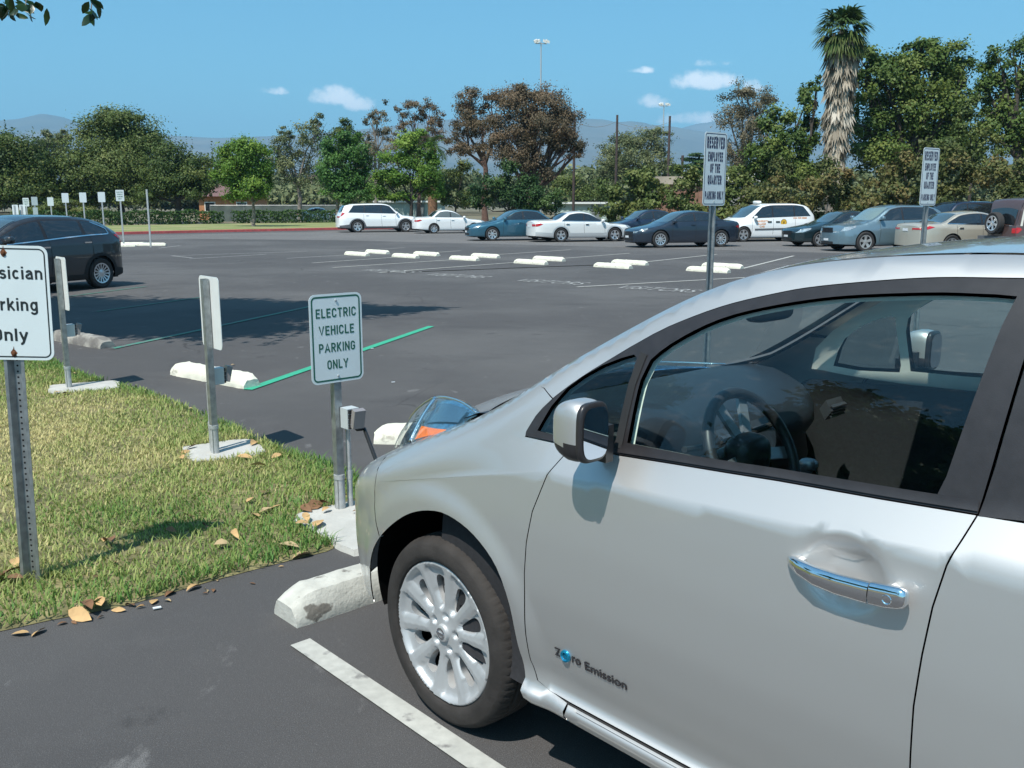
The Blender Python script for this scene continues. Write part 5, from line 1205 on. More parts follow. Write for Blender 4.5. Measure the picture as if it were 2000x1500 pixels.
    for hx in (-1.32, -1.74): mb = MB(); mb.obox((hx, float(sh.S(hx, .90))+.012, .90), (.10, 0, 0), (0, .012, 0), (0, 0, .035)); mb.build('door_handle', pbr('handle_dark', (.05, .055, .05), rough=.4), t)
    mb = MB(); superq(mb, (-1.18, 0, 1.79), (.13, .26, .07), .6, 10, 16); mb.build('roof_light', white_pt, t, smooth=True, angle=50)
    p, a = pose_v(1601, 37.6, 1.75, 14, False)
    car('parked_sedan', 'dark green sedan facing left, tucked behind the blue grey crossover', 'car', dkgreen, p, a, 1.75, 2.66, SED(.93, 2.66, 1.0, 1.45, hood=.96), B(.95, 1.0), wr=.31, win=(-.58, -1.10, -2.2, -2.7), pillars=[(-1.5, -1.5)], ws=(-.38, -1.22), rw=(-2.3, -2.9), hl=(.58, .72, .55))
    p, a = pose_v(1690, 33.6, 1.85, 14, False)
    car('parked_suv', 'blue grey crossover facing left with bright headlights, in front of the dark green sedan', 'car', bluegrey, p, a, 1.85, 2.72, [(.93, .74), (.83, .86), (.45, .97), (.0, 1.06), (-.22, 1.12), (-1.08, 1.60), (-1.6, 1.68), (-2.5, 1.67), (-3.1, 1.56), (-3.55, 1.22), (-3.68, 1.0), (-3.72, .9)], B(1.08, 1.16), wr=.36, win=(-.55, -1.05, -2.9, -3.25), pillars=[(-1.52, -1.52), (-2.55, -2.55)], ws=(-.2, -1.06), rw=(-3.05, -3.5), ws_mat=pbr('pale_glass', (.16, .22, .21), rough=.05, coat=1), mirror=(-.62, 1.20), hl=(.74, .90, .60), grille=(.68, .86, .34), seams=seams((-.58, -1.58, -2.6), 1.04, .36), handles=(-1.42, -2.45), spokes=5, lowz=.25)
    p, a = pose_v(1858, 32.0, 1.85, 13, True, wb=2.775)
    car('parked_sedan', 'beige sedan seen from its tail with red lights, behind the aslant reserved sign', 'car', champ, p, a, 1.85, 2.775, SED(.97, 2.775, 1.12, 1.47, hood=.95, dk=1.06, rt=-2.35, rb=-3.15), B(.96, 1.05), wr=.33, win=(-.55, -1.1, -2.45, -2.95), pillars=[(-1.58, -1.58)], ws=(-.38, -1.22), rw=(-2.45, -3.12), tint='b', tl=(.82, .96, .42), seams=seams((-.55, -1.58, -2.6), .92, .32), handles=(-1.45, -2.45), chrome_line=1, tail_cap=.34)
    p, a = pose_v(1826, 39.5, 1.85, 13, False)
    car('parked_pickup', 'navy truck cab rising behind the beige sedan', 'pickup', navy, p, a, 1.95, 3.2, SUVC(.95, 3.2, 1.0, 1.84, hood=1.12, cow=-.40, wt=-1.15), B(1.20, 1.28), wr=.38, win=(-.6, -1.10, -3.0, -3.3), pillars=[(-1.55, -1.55)], ws=(-.4, -1.15), rw=(-3.3, -3.9), ws_mat=tint_glass, mirror=(-.62, 1.35))
    # brown boxy suv with spare wheel
    p, a = pose_v(2034, 30.0, 1.75, 12, True, wb=2.65)
    t, sh = car('parked_suv', 'brown boxy off-roader with a spare wheel on its tail, at the right edge', 'car', brownsuv, p, a, 1.75, 2.65, [(.75, .90), (.65, 1.0), (0, 1.08), (-.35, 1.13), (-.85, 1.78), (-1.3, 1.91), (-2.5, 1.92), (-3.30, 1.86), (-3.42, 1.74), (-3.47, 1.4), (-3.50, 1.05)], B(1.16, 1.18), wr=.37, roof_ye=.70, body_ye=.80, win=(-.52, -.78, -3.2, -3.28), pillars=[(-1.35, -1.35), (-2.25, -2.25)], ws=(-.35, -.85), rw=None, tl=(.76, .95, .12), tail_cap=.50, mirror=(-.6, 1.25), seams=seams((-.5, -1.38, -2.3), 1.1, .4), lowz=.34, plate_r=False)
    cap_patch(MB(), sh, -3.50, .08, -1, -.52, .52, 1.0, 1.02, .02).build('rear_bumper_trim', chrome, t)
    top_grid(MB(), sh, -3.435, -3.497, -.88, .88, nx=6, ny=8, off=.012).build('rear_window', tint_glass, t)
    w_, o_ = far_wheel(.36, .22, 6); wa = w_.copy(); COL.objects.link(wa); wa.name = 'spare_wheel'; wa.parent = t; wa.location = (-3.72, .10, 1.08); wa.rotation_euler = (0, 0, math.pi/2); ob = o_.copy(); COL.objects.link(ob); ob.parent = wa
    mb = MB(); mb.tube([(-3.5, .1, 1.08), (-3.66, .1, 1.08)], .09, 12); mb.build('wheel_carrier', darkplastic, t)
    mb = MB(); mb.box(-3.70, -3.42, -.86, .86, .52, .66); mb.build('rear_bumper', greycl, t)
    mb = MB(); strip(mb, sh, [(-3.40, 1.0), (-3.36, 1.4), (-3.30, 1.74)], .05, .012, True); mb.build('pillar_strip', pbr('pale_strip', (.6, .58, .52), rough=.4), t)
    # dark hatchback on the left
    p, a = pose_v(203, 18.9, 1.80, 67, False, wb=2.60)
    car('parked_hatchback', 'dark grey hatchback on the left with many-spoked wheels and a silver window line', 'car', graphite, p, a, 1.80, 2.60, [(.90, .68), (.80, .77), (.4, .90), (.12, .97), (.0, 1.0), (-.95, 1.41), (-1.5, 1.485), (-2.25, 1.47), (-2.8, 1.39), (-3.2, 1.19), (-3.32, .97), (-3.36, .88)], [(1.2, .90), (-.4, .94), (-2.2, 1.05), (-4.6, 1.14)], wr=.305, win=(-.10, -.92, -2.62, -2.93), pillars=[(-1.36, -1.36), (-2.28, -2.28)], ws=(.0, -.95), rw=(-2.85, -3.22), mirror=(-.48, 1.04), tl=(.92, 1.12, .28), chrome_line=2, seams=seams((-.35, -1.42, -2.42), .98, .34), handles=(-1.3, -2.3), spokes=15, zs=.85, clad=(.36, darkplastic))
    p, a = pose_v(655, 92, 1.75, 14, True, wb=0)
    car('parked_sedan', 'silver car far back behind the clipped hedge, left of the white crossover', 'car', silv2, p, a, 1.75, 2.6, SED(.9, 2.6, 1.0, 1.42), B(.93, .98), wr=.31, win=(-.58, -1.10, -2.2, -2.7), pillars=[(-1.5, -1.5)], ws=(-.38, -1.22), rw=(-2.3, -2.9))
cars()
# ------------------------------------------------------------------ foliage
DENS = 6.3
def unit(n, r): v = r.normal(size=(n, 3)); return v/np.linalg.norm(v, axis=1, keepdims=True)
def leaf_cards(C, Nrm, size, r, aspect=.55, jitter=.7, bend=0.):
    """one diamond-shaped card per centre"""
    n = len(C); N = Nrm+r.normal(size=(n, 3))*jitter; N /= np.linalg.norm(N, axis=1, keepdims=True)+1e-9
    a = np.cross(N, unit(n, r)); a /= np.linalg.norm(a, axis=1, keepdims=True)+1e-9; b = np.cross(N, a)
    s = size*r.uniform(.6, 1.35, n)[:, None]; a = a*s*.5; b = b*s*.5*aspect
    V = np.stack([C-a, C+b*1.0-N*bend*s, C+a, C-b-N*bend*s], 1).reshape(-1, 3)
    return V, np.arange(4*n).reshape(n, 4)
def crown_points(blobs, per_m2, r, clump=.27, shell=(.5, 1.0), low=-.8, cl_n=1.0):
    P = []; Nn = []; T = []
    for (c, rad3) in blobs:
        c = np.array(c); q = np.array(rad3); area = 4*math.pi*((q[0]*q[1])**1.6/3+(q[0]*q[2])**1.6/3+(q[1]*q[2])**1.6/3)**(1/1.6)
        n = max(20, int(area*per_m2*DENS)); m = max(7, int(area*.55*cl_n))
        d = unit(m*3, r); d = d[d[:, 2] > low][:m]; m = len(d)
        cc = c+d*q*r.uniform(*shell, (m, 1)); tt = np.clip(r.normal(.5, .22, m), 0, 1)
        k = r.integers(0, m, n); sg = clump*q*r.uniform(.6, 1.2, (n, 1))
        p = cc[k]+np.clip(r.normal(size=(n, 3)), -2.2, 2.2)*sg*np.array([.8, .8, .62])
        out = (p-c)/q; out /= np.linalg.norm(out, axis=1, keepdims=True)+1e-9
        lo_ = (p-cc[k])/(sg+1e-6); nn = out*.6+lo_*.35+np.array([0, 0, .35])
        P.append(p); Nn.append(nn); T.append(np.clip(.5+(tt[k]-.5)*.9+r.normal(0, .09, n), 0, 1))
    return np.vstack(P), np.vstack(Nn), np.concatenate(T)
bark_d = pbr('bark_dark', (.055, .045, .036), rough=.95, var=.35, vscale=6, bump=.6, bscale=20)
bark_g = pbr('bark_grey', (.19, .165, .14), rough=.95, var=.3, vscale=5, bump=.5, bscale=18)
bark_r = pbr('bark_red', (.12, .07, .055), rough=.95, var=.3, vscale=5, bump=.5, bscale=18)
FOL = dict(
 olive=leafmat('foliage_olive', (0.036, 0.064, 0.019), (0.074, 0.112, 0.025), (0.140, 0.159, 0.039)),
 dome=leafmat('foliage_dome', (0.059, 0.092, 0.026), (0.105, 0.143, 0.037), (0.165, 0.192, 0.055)),
 bright=leafmat('foliage_bright', (0.058, 0.123, 0.020), (0.123, 0.225, 0.032), (0.246, 0.341, 0.058), transl=.35),
 mid=leafmat('foliage_mid', (0.036, 0.099, 0.025), (0.070, 0.159, 0.035), (0.124, 0.224, 0.047)),
 dark=leafmat('foliage_dark', (0.019, 0.053, 0.019), (0.041, 0.089, 0.025), (0.080, 0.135, 0.035)),
 brown=leafmat('foliage_brown', (.082, .070, .040), (.140, .105, .062), (.205, .140, .085), transl=.25),
 greybrown=leafmat('foliage_greybrown', (0.080, 0.075, 0.043), (0.152, 0.133, 0.080), (0.239, 0.189, 0.116), transl=.2),
 grey=leafmat('foliage_grey', (0.074, 0.100, 0.045), (0.140, 0.165, 0.074), (0.223, 0.234, 0.106)),
 right=leafmat('foliage_right', (0.040, 0.079, 0.019), (0.085, 0.136, 0.029), (0.165, 0.201, 0.047)),
 ivy=leafmat('foliage_ivy', (0.046, 0.064, 0.018), (0.114, 0.129, 0.040), (0.217, 0.151, 0.061), transl=.25),
 hedge=leafmat('foliage_hedge', (0.019, 0.051, 0.015), (0.049, 0.099, 0.025), (0.099, 0.153, 0.035)),
 ivyg=leafmat('foliage_ivy_green', (0.043, 0.068, 0.019), (0.099, 0.136, 0.035), (0.190, 0.201, 0.061), transl=.25),
 magnolia=leafmat('foliage_magnolia', (.012, .035, .010), (.025, .055, .015), (.06, .095, .025), rough=.3, transl=.15, spec=.5),
 palm=leafmat('foliage_palm', (.030, .065, .018), (.060, .105, .028), (.13, .15, .045)),
 skirt=leafmat('palm_skirt', (.18, .145, .105), (.33, .285, .22), (.48, .43, .355), transl=.05),
)
def px2m(u, v, y): return AT(u, v, y)
def tree(name, label, d, base_u, blobs, mat, bark, trunk_r=.18, per=16, leaf=.26, seed=1, trunk_top=None, limbs=True, group='trees around the car park', jitter=.7, clump=.28, cat='tree', low=-.8, aspect=.6, dy=.9, shell=(.45, 1.0), twigs=0, spikes=0, base_z=0, cl_n=1.0, lean=None):
    r = np.random.default_rng(seed)
    x0 = AT(base_u, 400, d)[0]; root = empty(name, (x0, d, base_z), 0, label, cat, group); o = np.array([x0, d, base_z])
    B = []
    for b in blobs:
        u, v, ru, rv = b[:4]; yy = d+(b[4] if len(b) > 4 else r.uniform(-1, 1)*.35*ru/FPX*d); c = AT(u, v, yy)-o; rr = np.array([ru, ru*dy, rv])/FPX*d; B.append((c, rr))
    P, N, T = crown_points(B, per, r, clump=clump, low=low, shell=shell, cl_n=cl_n)
    keep = P[:, 2] > .15; P, N, T = P[keep], N[keep], T[keep]
    if spikes:
        Q = []; 
        for k in range(spikes):
            c, rr = B[r.integers(0, len(B))]; a = unit(1, r)[0]; a[2] = abs(a[2])*.6+.55; a /= np.linalg.norm(a); s0 = c+a*rr*.95; ln = r.uniform(.5, 1.4)
            for t in np.linspace(0, 1, 9): Q.append(s0+np.array([0, 0, 1])*ln*t+r.normal(0, .05, 3))
        Q = np.array(Q); P = np.vstack([P, Q]); N = np.vstack([N, unit(len(Q), r)]); T = np.r_[T, np.clip(r.normal(.5, .2, len(Q)), 0, 1)]
    V, F = leaf_cards(P, N, leaf*.68, r, aspect, jitter*.7)
    fastmesh('crown', V, F, FOL[mat], root, np.repeat(T, 4))
    if trunk_r:
        mb = MB(); cz = np.mean([b[0] for b in B], 0); ft = np.array(trunk_top) if trunk_top is not None else np.array([cz[0]*.35, cz[1]*.35, max(.8, min(b[0][2]-b[1][2]*.5 for b in B))])
        pts = [np.array([0, 0, -.1])+(ft+[0, 0, .1])*t+np.array([r.normal(0, trunk_r*.35), r.normal(0, trunk_r*.3), 0])*(0 < t < 1) for t in np.linspace(0, 1, 6)]
        mb.tube(pts, [trunk_r*(1.35 if i == 0 else 1.05-.07*i) for i in range(6)], 10); mb.build('trunk', bark, root, smooth=True, angle=60)
        if limbs:
            mb = MB()
            for c, rr in B:
                st_ = pts[-1]-(pts[-1]-pts[-2])*r.uniform(0, .8)
                e = c+unit(1, r)[0]*rr*.25; mid = (st_+e)/2+r.normal(0, .12, 3)*np.linalg.norm(e-st_)*.6
                mb.tube([st_, mid, e], [trunk_r*.55, trunk_r*.34, trunk_r*.14], 7)
                for k in range(3+twigs):
                    a = mid+(e-mid)*r.uniform(0, 1); q = c+unit(1, r)[0]*rr*r.uniform(.6, .98); mb.tube([a, (a+q)/2+r.normal(0, .1, 3), q], [trunk_r*.16, trunk_r*.10, trunk_r*.035], 5)
            mb.build('limbs', bark, root, smooth=True, angle=60)
    return root
# --- left row of big dark trees
tree('broadleaf_tree', 'dark green tree at the far left edge above the small signs', 84, 60, [(-60, 330, 90, 60), (25, 320, 70, 55), (75, 335, 55, 50), (40, 372, 70, 30), (-20, 375, 70, 30), (95, 375, 40, 28), (8, 285, 30, 22)], 'olive', bark_d, .30, per=15, leaf=.34, seed=2, spikes=26)
tree('gum_tree', 'small hazy tree far behind, between the left edge tree and the big dome tree', 120, 105, [(92, 272, 20, 16), (120, 266, 18, 15), (105, 290, 30, 20), (84, 300, 20, 20)], 'grey', bark_g, .2, per=12, leaf=.4, seed=3)
tree('broadleaf_tree', 'broad dome-shaped olive green tree, tallest of the row on the left', 86, 236, [(240, 262, 66, 48), (188, 285, 55, 48), (282, 292, 50, 48), (165, 335, 60, 45), (232, 330, 80, 50), (295, 340, 45, 40), (200, 380, 70, 25), (265, 380, 50, 22), (150, 372, 45, 28), (225, 235, 36, 22), (258, 234, 28, 18)], 'dome', bark_d, .36, per=17, leaf=.30, seed=4)
tree('broadleaf_tree', 'dark tree with spiky top shoots, between the dome tree and the bright round tree', 82, 345, [(345, 318, 48, 42), (385, 332, 42, 38), (318, 345, 40, 40), (365, 362, 55, 30), (400, 362, 26, 28), (310, 378, 40, 22)], 'olive', bark_d, .3, per=17, leaf=.30, seed=5, spikes=46, twigs=2)
tree('shrub', 'leafy grey green shrub under the trees behind the small signs', 80, 150, [(130, 408, 40, 18), (180, 415, 34, 14), (90, 412, 34, 16), (225, 420, 24, 10), (60, 418, 40, 14)], 'ivyg', bark_d, 0, per=20, leaf=.25, seed=6)
# --- street trees
tree('street_tree', 'bright green round street tree on the lawn strip, nearest the clipped hedge gap', 68, 495, [(478, 300, 40, 34), (505, 320, 38, 38), (455, 345, 40, 36), (520, 355, 26, 36), (485, 375, 45, 26), (440, 352, 26, 24), (496, 290, 30, 24), (462, 318, 36, 30)], 'bright', bark_g, .14, per=24, leaf=.25, seed=7, trunk_top=(.0, 0, 2.0))
tree('street_tree', 'mid green street tree with a bent trunk, beside the white crossover tail', 66, 657, [(668, 290, 36, 34), (700, 310, 32, 40), (642, 320, 30, 36), (672, 350, 46, 34), (710, 360, 24, 32), (650, 375, 28, 20), (684, 268, 26, 20), (690, 384, 30, 18)], 'mid', bark_g, .14, per=24, leaf=.25, seed=8, trunk_top=(.1, 0, 2.2))
tree('street_tree', 'bright green street tree in front of the date palm, above the small white sedan', 63, 800, [(800, 290, 40, 32), (775, 325, 38, 38), (832, 320, 36, 36), (760, 360, 32, 28), (806, 360, 40, 30), (845, 358, 24, 30), (815, 272, 26, 18), (785, 385, 30, 14), (745, 350, 20, 22)], 'bright', bark_d, .15, per=24, leaf=.24, seed=9, trunk_top=(.1, 0, 2.0))
# --- sparse grey and brown trees behind
tree('gum_tree', 'sparse grey brown tree with bare limbs behind the two street trees', 88, 585, [(560, 290, 34, 34), (605, 270, 36, 40), (575, 330, 40, 40), (615, 330, 34, 46), (540, 320, 26, 34), (625, 248, 22, 22), (560, 260, 24, 16)], 'grey', bark_g, .22, per=9, leaf=.26, seed=10, twigs=6, clump=.2)
tree('gum_tree', 'sparse grey tree with an open crown rising left of the reddish trees', 92, 735, [(742, 218, 20, 24), (725, 235, 18, 20), (750, 262, 30, 26), (720, 290, 30, 40), (760, 300, 34, 34), (700, 330, 30, 50)], 'greybrown', bark_g, .22, per=8, leaf=.25, seed=11, twigs=6, clump=.2)
tree('gum_tree', 'reddish brown small tree between the open grey tree and the big brown tree', 95, 818, [(805, 215, 28, 20), (835, 222, 28, 26), (850, 240, 24, 22), (800, 245, 24, 24), (845, 268, 34, 24), (815, 290, 30, 30), (780, 222, 14, 14)], 'brown', bark_r, .2, per=9, leaf=.25, seed=12, twigs=5, clump=.2)
tree('broadleaf_tree', 'dark small-topped tree behind the second street tree', 100, 672, [(672, 245, 18, 14), (665, 265, 26, 18), (685, 270, 20, 16), (660, 300, 34, 30)], 'olive', bark_d, .2, per=12, leaf=.3, seed=13)
tree('gum_tree', 'tall rust brown tree, left crown of the big brown pair', 76, 948, [(915, 200, 30, 28), (940, 235, 34, 34), (905, 240, 26, 34), (960, 205, 24, 22), (925, 285, 30, 24), (890, 285, 20, 20)], 'brown', bark_r, .26, per=20, leaf=.22, seed=14, twigs=5, trunk_top=(-.1, 0, 5.5))
tree('gum_tree', 'big rust brown spreading tree, largest of the middle distance, above the teal sedan', 74, 1035, [(1010, 205, 52, 36), (1060, 205, 50, 36), (1000, 245, 50, 36), (1060, 250, 50, 36), (1100, 235, 32, 40), (1115, 280, 26, 28), (975, 280, 34, 34), (1010, 315, 40, 30), (1055, 330, 30, 34), (1090, 285, 28, 24), (1085, 265, 30, 26), (1030, 182, 34, 16), (1015, 290, 36, 30), (1040, 360, 26, 26), (1122, 300, 20, 16)], 'brown', bark_r, .38, per=23, leaf=.22, seed=15, twigs=4, trunk_top=(.2, 0, 2.6))
tree('shrub', 'dark green bushes under the big brown tree behind the teal sedan', 70, 990, [(960, 370, 36, 34), (1000, 385, 34, 40), (1030, 370, 30, 40), (1065, 385, 34, 34), (935, 395, 24, 24), (985, 340, 26, 24), (1050, 400, 40, 20)], 'dark', bark_d, .1, per=18, leaf=.26, seed=16)
tree('shrub', 'olive grey bush between the street tree and the dark bushes', 82, 890, [(880, 360, 26, 34), (905, 340, 22, 26), (870, 390, 20, 18), (900, 390, 26, 20)], 'ivyg', bark_d, .1, per=16, leaf=.26, seed=17)
tree('shrub', 'yellowish green bushes behind the right end of the big brown tree', 90, 1130, [(1120, 370, 34, 24), (1160, 372, 30, 20), (1100, 350, 26, 24), (1145, 385, 30, 14)], 'ivyg', bark_d, .1, per=14, leaf=.3, seed=18)
tree('gum_tree', 'grey green spreading tree in front of the mountains, left of the upright reserved sign', 96, 1235, [(1215, 285, 40, 26), (1260, 280, 42, 28), (1195, 310, 26, 26), (1240, 315, 44, 28), (1285, 305, 30, 34), (1300, 330, 24, 20), (1185, 340, 24, 20), (1285, 262, 22, 12), (1230, 345, 40, 20)], 'grey', bark_d, .3, per=13, leaf=.27, seed=19, twigs=3)
# cedar with flat tiers
tree('cedar_tree', 'dark blue green cedar with flat tiers behind the upright reserved sign', 118, 1362, [(1362, 303, 18, 3.5), (1352, 311, 26, 3.5), (1372, 318, 26, 3.5), (1348, 325, 30, 4), (1375, 332, 26, 4), (1355, 338, 34, 4), (1365, 345, 34, 4)], 'dark', bark_d, .2, per=26, leaf=.28, seed=20, clump=.3, trunk_top=(0, 0, 7.5), limbs=False, low=-1)
tree('gum_tree', 'tall grey brown thin-leaved tree between the reserved sign and the dense green trees', 74, 1448, [(1440, 200, 34, 34), (1480, 205, 34, 34), (1425, 245, 26, 40), (1465, 250, 34, 40), (1505, 210, 18, 24), (1430, 300, 24, 40), (1455, 310, 28, 40), (1460, 178, 26, 14)], 'greybrown', bark_g, .24, per=14, leaf=.22, seed=21, twigs=4)
# --- right hand trees
tree('broadleaf_tree', 'rounded dark green tree left of the tall palm, touching the hedge', 58, 1525, [(1520, 245, 38, 36), (1500, 290, 44, 44), (1550, 285, 40, 46), (1490, 330, 40, 36), (1540, 335, 44, 34), (1575, 250, 24, 40), (1580, 200, 24, 34), (1590, 170, 16, 20), (1570, 320, 30, 40)], 'right', bark_d, .25, per=18, leaf=.28, seed=22)
tree('broadleaf_tree', 'large dense green tree right of the tall palm, widest on the right side', 60, 1760, [(1700, 120, 36, 34), (1735, 150, 50, 46), (1800, 150, 60, 50), (1850, 120, 44, 40), (1690, 180, 34, 46), (1760, 220, 66, 54), (1840, 215, 60, 54), (1690, 250, 44, 40), (1790, 285, 80, 40), (1720, 300, 60, 40), (1860, 285, 50, 44), (1830, 95, 24, 18), (1880, 150, 30, 44), (1790, 105, 34, 24)], 'right', bark_d, .45, per=19, leaf=.30, seed=23, twigs=2)
tree('broadleaf_tree', 'tall olive tree cut by the right edge of the photo', 54, 1985, [(1955, 135, 36, 40), (2000, 110, 40, 44), (2050, 150, 60, 60), (1940, 190, 34, 44), (1990, 200, 50, 50), (1930, 250, 34, 50), (1985, 270, 54, 44), (2060, 250, 60, 60)], 'right', bark_d, .4, per=17, leaf=.28, seed=24, twigs=3)
tree('shrub', 'tall yellow green bush between the dense tree and the right edge tree', 50, 1895, [(1895, 250, 40, 44), (1870, 300, 40, 34), (1925, 300, 40, 34), (1900, 210, 24, 24)], 'ivyg', bark_d, .1, per=17, leaf=.24, seed=25)
# --- hedges
def mound(name, label, pts, mat, per, leaf, seed, group='hedges'):
    r = np.random.default_rng(seed); P0 = [np.array(p) for p in pts]; c = np.mean([p[:2] for p in P0], 0); root = empty(name, (c[0], c[1], 0), 0, label, 'hedge', group); B = []
    for a, b in zip(P0[:-1], P0[1:]):
        n = max(2, int(np.linalg.norm(b[:2]-a[:2])/1.15))
        for i in range(n):
            t = (i+r.uniform(-.2, .2))/n; q = a+(b-a)*t; hgt = q[2]*r.uniform(.88, 1.08)
            for k in range(3):
                z = hgt*(.24+.32*k)*r.uniform(.9, 1.1); B.append((np.array([q[0]-c[0]+r.uniform(-.5, .5), q[1]-c[1]+r.uniform(-.4, .6)+.3*k, z]), np.array([r.uniform(.8, 1.2), r.uniform(.8, 1.15), hgt*.26*r.uniform(.8, 1.15)])))
    P, N, T = crown_points(B, per, r, clump=.3, low=-.9); k = P[:, 2] > .03; P, N, T = P[k], N[k], T[k]
    V, F = leaf_cards(P, N, leaf*.85, r, .6, .6); fastmesh('crown', V, F, FOL[mat], root, np.repeat(T, 4)); return root
gp = lambda u, d, h: (AT(u, 400, d)[0], d, h)
mound('hedge', 'tall rounded green hedge behind the navy sedan, left of the upright reserved sign', [gp(1196, 54, 3.0), gp(1290, 52, 3.4), gp(1400, 50, 3.2), gp(1475, 49, 3.0)], 'ivyg', 14, .24, 31)
mound('hedge', 'long reddish ivy hedge behind the taxi van and crossovers on the right', [gp(1478, 48.5, 2.9), gp(1600, 47, 3.5), gp(1720, 45, 3.4), gp(1850, 43, 3.6), gp(1960, 41, 3.9), gp(2100, 39, 4.1), gp(2500, 33, 4.0)], 'ivy', 14, .22, 32)
def clipped(name, label, a, b, h, w, seed):
    r = np.random.default_rng(seed); a, b = np.array(a), np.array(b); L = np.linalg.norm(b-a); d = (b-a)/L; n_ = np.array([-d[1], d[0]]); c = (a+b)/2; root = empty(name, (c[0], c[1], .13), 0, label, 'hedge', 'clipped hedges'); n = int(L*(h*2+w)*95)
    f = r.integers(0, 3, n); s = r.uniform(-L/2, L/2, n); z = r.uniform(0, h, n); y = r.uniform(-w/2, w/2, n)
    y = np.where(f == 0, -w/2, np.where(f == 1, y, r.uniform(-w/2, w/2, n))); z = np.where(f == 1, h, z); wob = .07*np.sin(s*1.7)+.05*np.sin(s*4.1+1)
    P = np.stack([d[0]*s+n_[0]*y, d[1]*s+n_[1]*y, z+wob*(z/h)], 1)+r.normal(0, .05, (n, 3)); N = np.where((f == 1)[:, None], np.array([0, 0, 1.]), -np.r_[n_, 0]*np.sign(1)) 
    V, F = leaf_cards(P, N, .20, r, .6, .8); fastmesh('crown', V, F, FOL['hedge'], root, np.repeat(np.clip(r.normal(.45, .22, n), 0, 1), 4))
clipped('clipped_hedge', 'low clipped hedge behind the small signs and text sign, left of the gap', (AT(60, 400, 70)[0], 70), (AT(432, 400, 79)[0], 79), .98, 1.1, 41)
clipped('clipped_hedge', 'low clipped hedge behind the bright street tree, right of the gap', (AT(452, 400, 79)[0], 79), (AT(660, 400, 84)[0], 84), .98, 1.1, 42)
# --- palms
def fan(c, a, ln, r, n=15, spread=2.2, droop=.25, wid=.07):
    """fan frond: leaflets radiating from the end of a stalk along direction a"""
    a = a/np.linalg.norm(a); side = np.cross(a, [0, 0, 1]); side = side/np.linalg.norm(side) if np.linalg.norm(side) > .05 else np.array([1., 0, 0]); up = np.cross(side, a)
    V = []; F = []
    for k in range(n):
        t = -spread/2+spread*k/(n-1); d = a*math.cos(t)+side*math.sin(t)+up*.12*math.cos(3*t)+r.normal(0, .05, 3); l = ln*(.75+.25*math.cos(t))*r.uniform(.85, 1.1); w = np.cross(d, up); w = w/np.linalg.norm(w)*wid*l
        m = c+d*l*.55; e = c+d*l+np.array([0, 0, -droop*l]); b = len(V); V += [c, m+w, e, m-w]; F.append((b, b+1, b+2, b+3))
    return V, F
def fan_palm():
    d = 57; r = np.random.default_rng(50); x = AT(1622, 400, d)[0]; root = empty('fan_palm', (x, d, 0), 0, 'tall fan palm with a thick skirt of dead grey fronds', 'palm', None)
    top = AT(1627, 58, d)[2]; o = np.array([0, 0, 0.])
    mb = MB(); mb.tube([(0, 0, -.1), (.05, 0, top*.5), (.1, 0, top)], [.36, .30, .24], 12); mb.build('trunk', bark_g, root, smooth=True, angle=60)
    V = []; F = []; T = []
    for k in range(80):
        el = rad(r.uniform(-55, 80)); az = r.uniform(0, 2*math.pi); a = np.array([math.cos(az)*math.cos(el), math.sin(az)*math.cos(el), math.sin(el)]); pl = r.uniform(.55, 1.0); c = np.array([.1, 0, top])+a*pl*(1-.25*max(0, math.sin(el)))
        v, f = fan(c, a+np.array([0, 0, -.12]), r.uniform(.85, 1.25), r, droop=.35, wid=.06); b = len(V); V += v; F += [tuple(i+b for i in q) for q in f]; T += [min(1, max(0, r.normal(.45 if el > -.2 else .75, .15)))]*len(v)
    fastmesh('crown', np.array(V), np.array(F), FOL['palm'], root, np.array(T))
    V = []; F = []; T = []
    for k in range(620):
        z = 2.6+(top-2.6-.2)*r.uniform(0, 1)**.8; h = (z-2.6)/(top-2.6); az = r.uniform(0, 2*math.pi); rr = .28+.46*h**1.3*r.uniform(.75, 1.15)
        rad_ = np.array([math.cos(az), math.sin(az), 0]); c = rad_*rr+np.array([.05+.1*h, 0, z]); a = np.array([0, 0, -1])+rad_*r.uniform(-.08, .20)+r.normal(0, .12, 3)
        v, f = fan(c, a, r.uniform(.7, 1.25), r, n=7, spread=r.uniform(.5, 1.0), droop=.05, wid=.075); b = len(V); V += v; F += [tuple(i+b for i in q) for q in f]; T += [min(1, max(0, r.normal(.62-.5*max(0, h-.72)/.28, .2)))]*len(v)
    fastmesh('skirt', np.array(V), np.array(F), FOL['skirt'], root, np.array(T))
fan_palm()
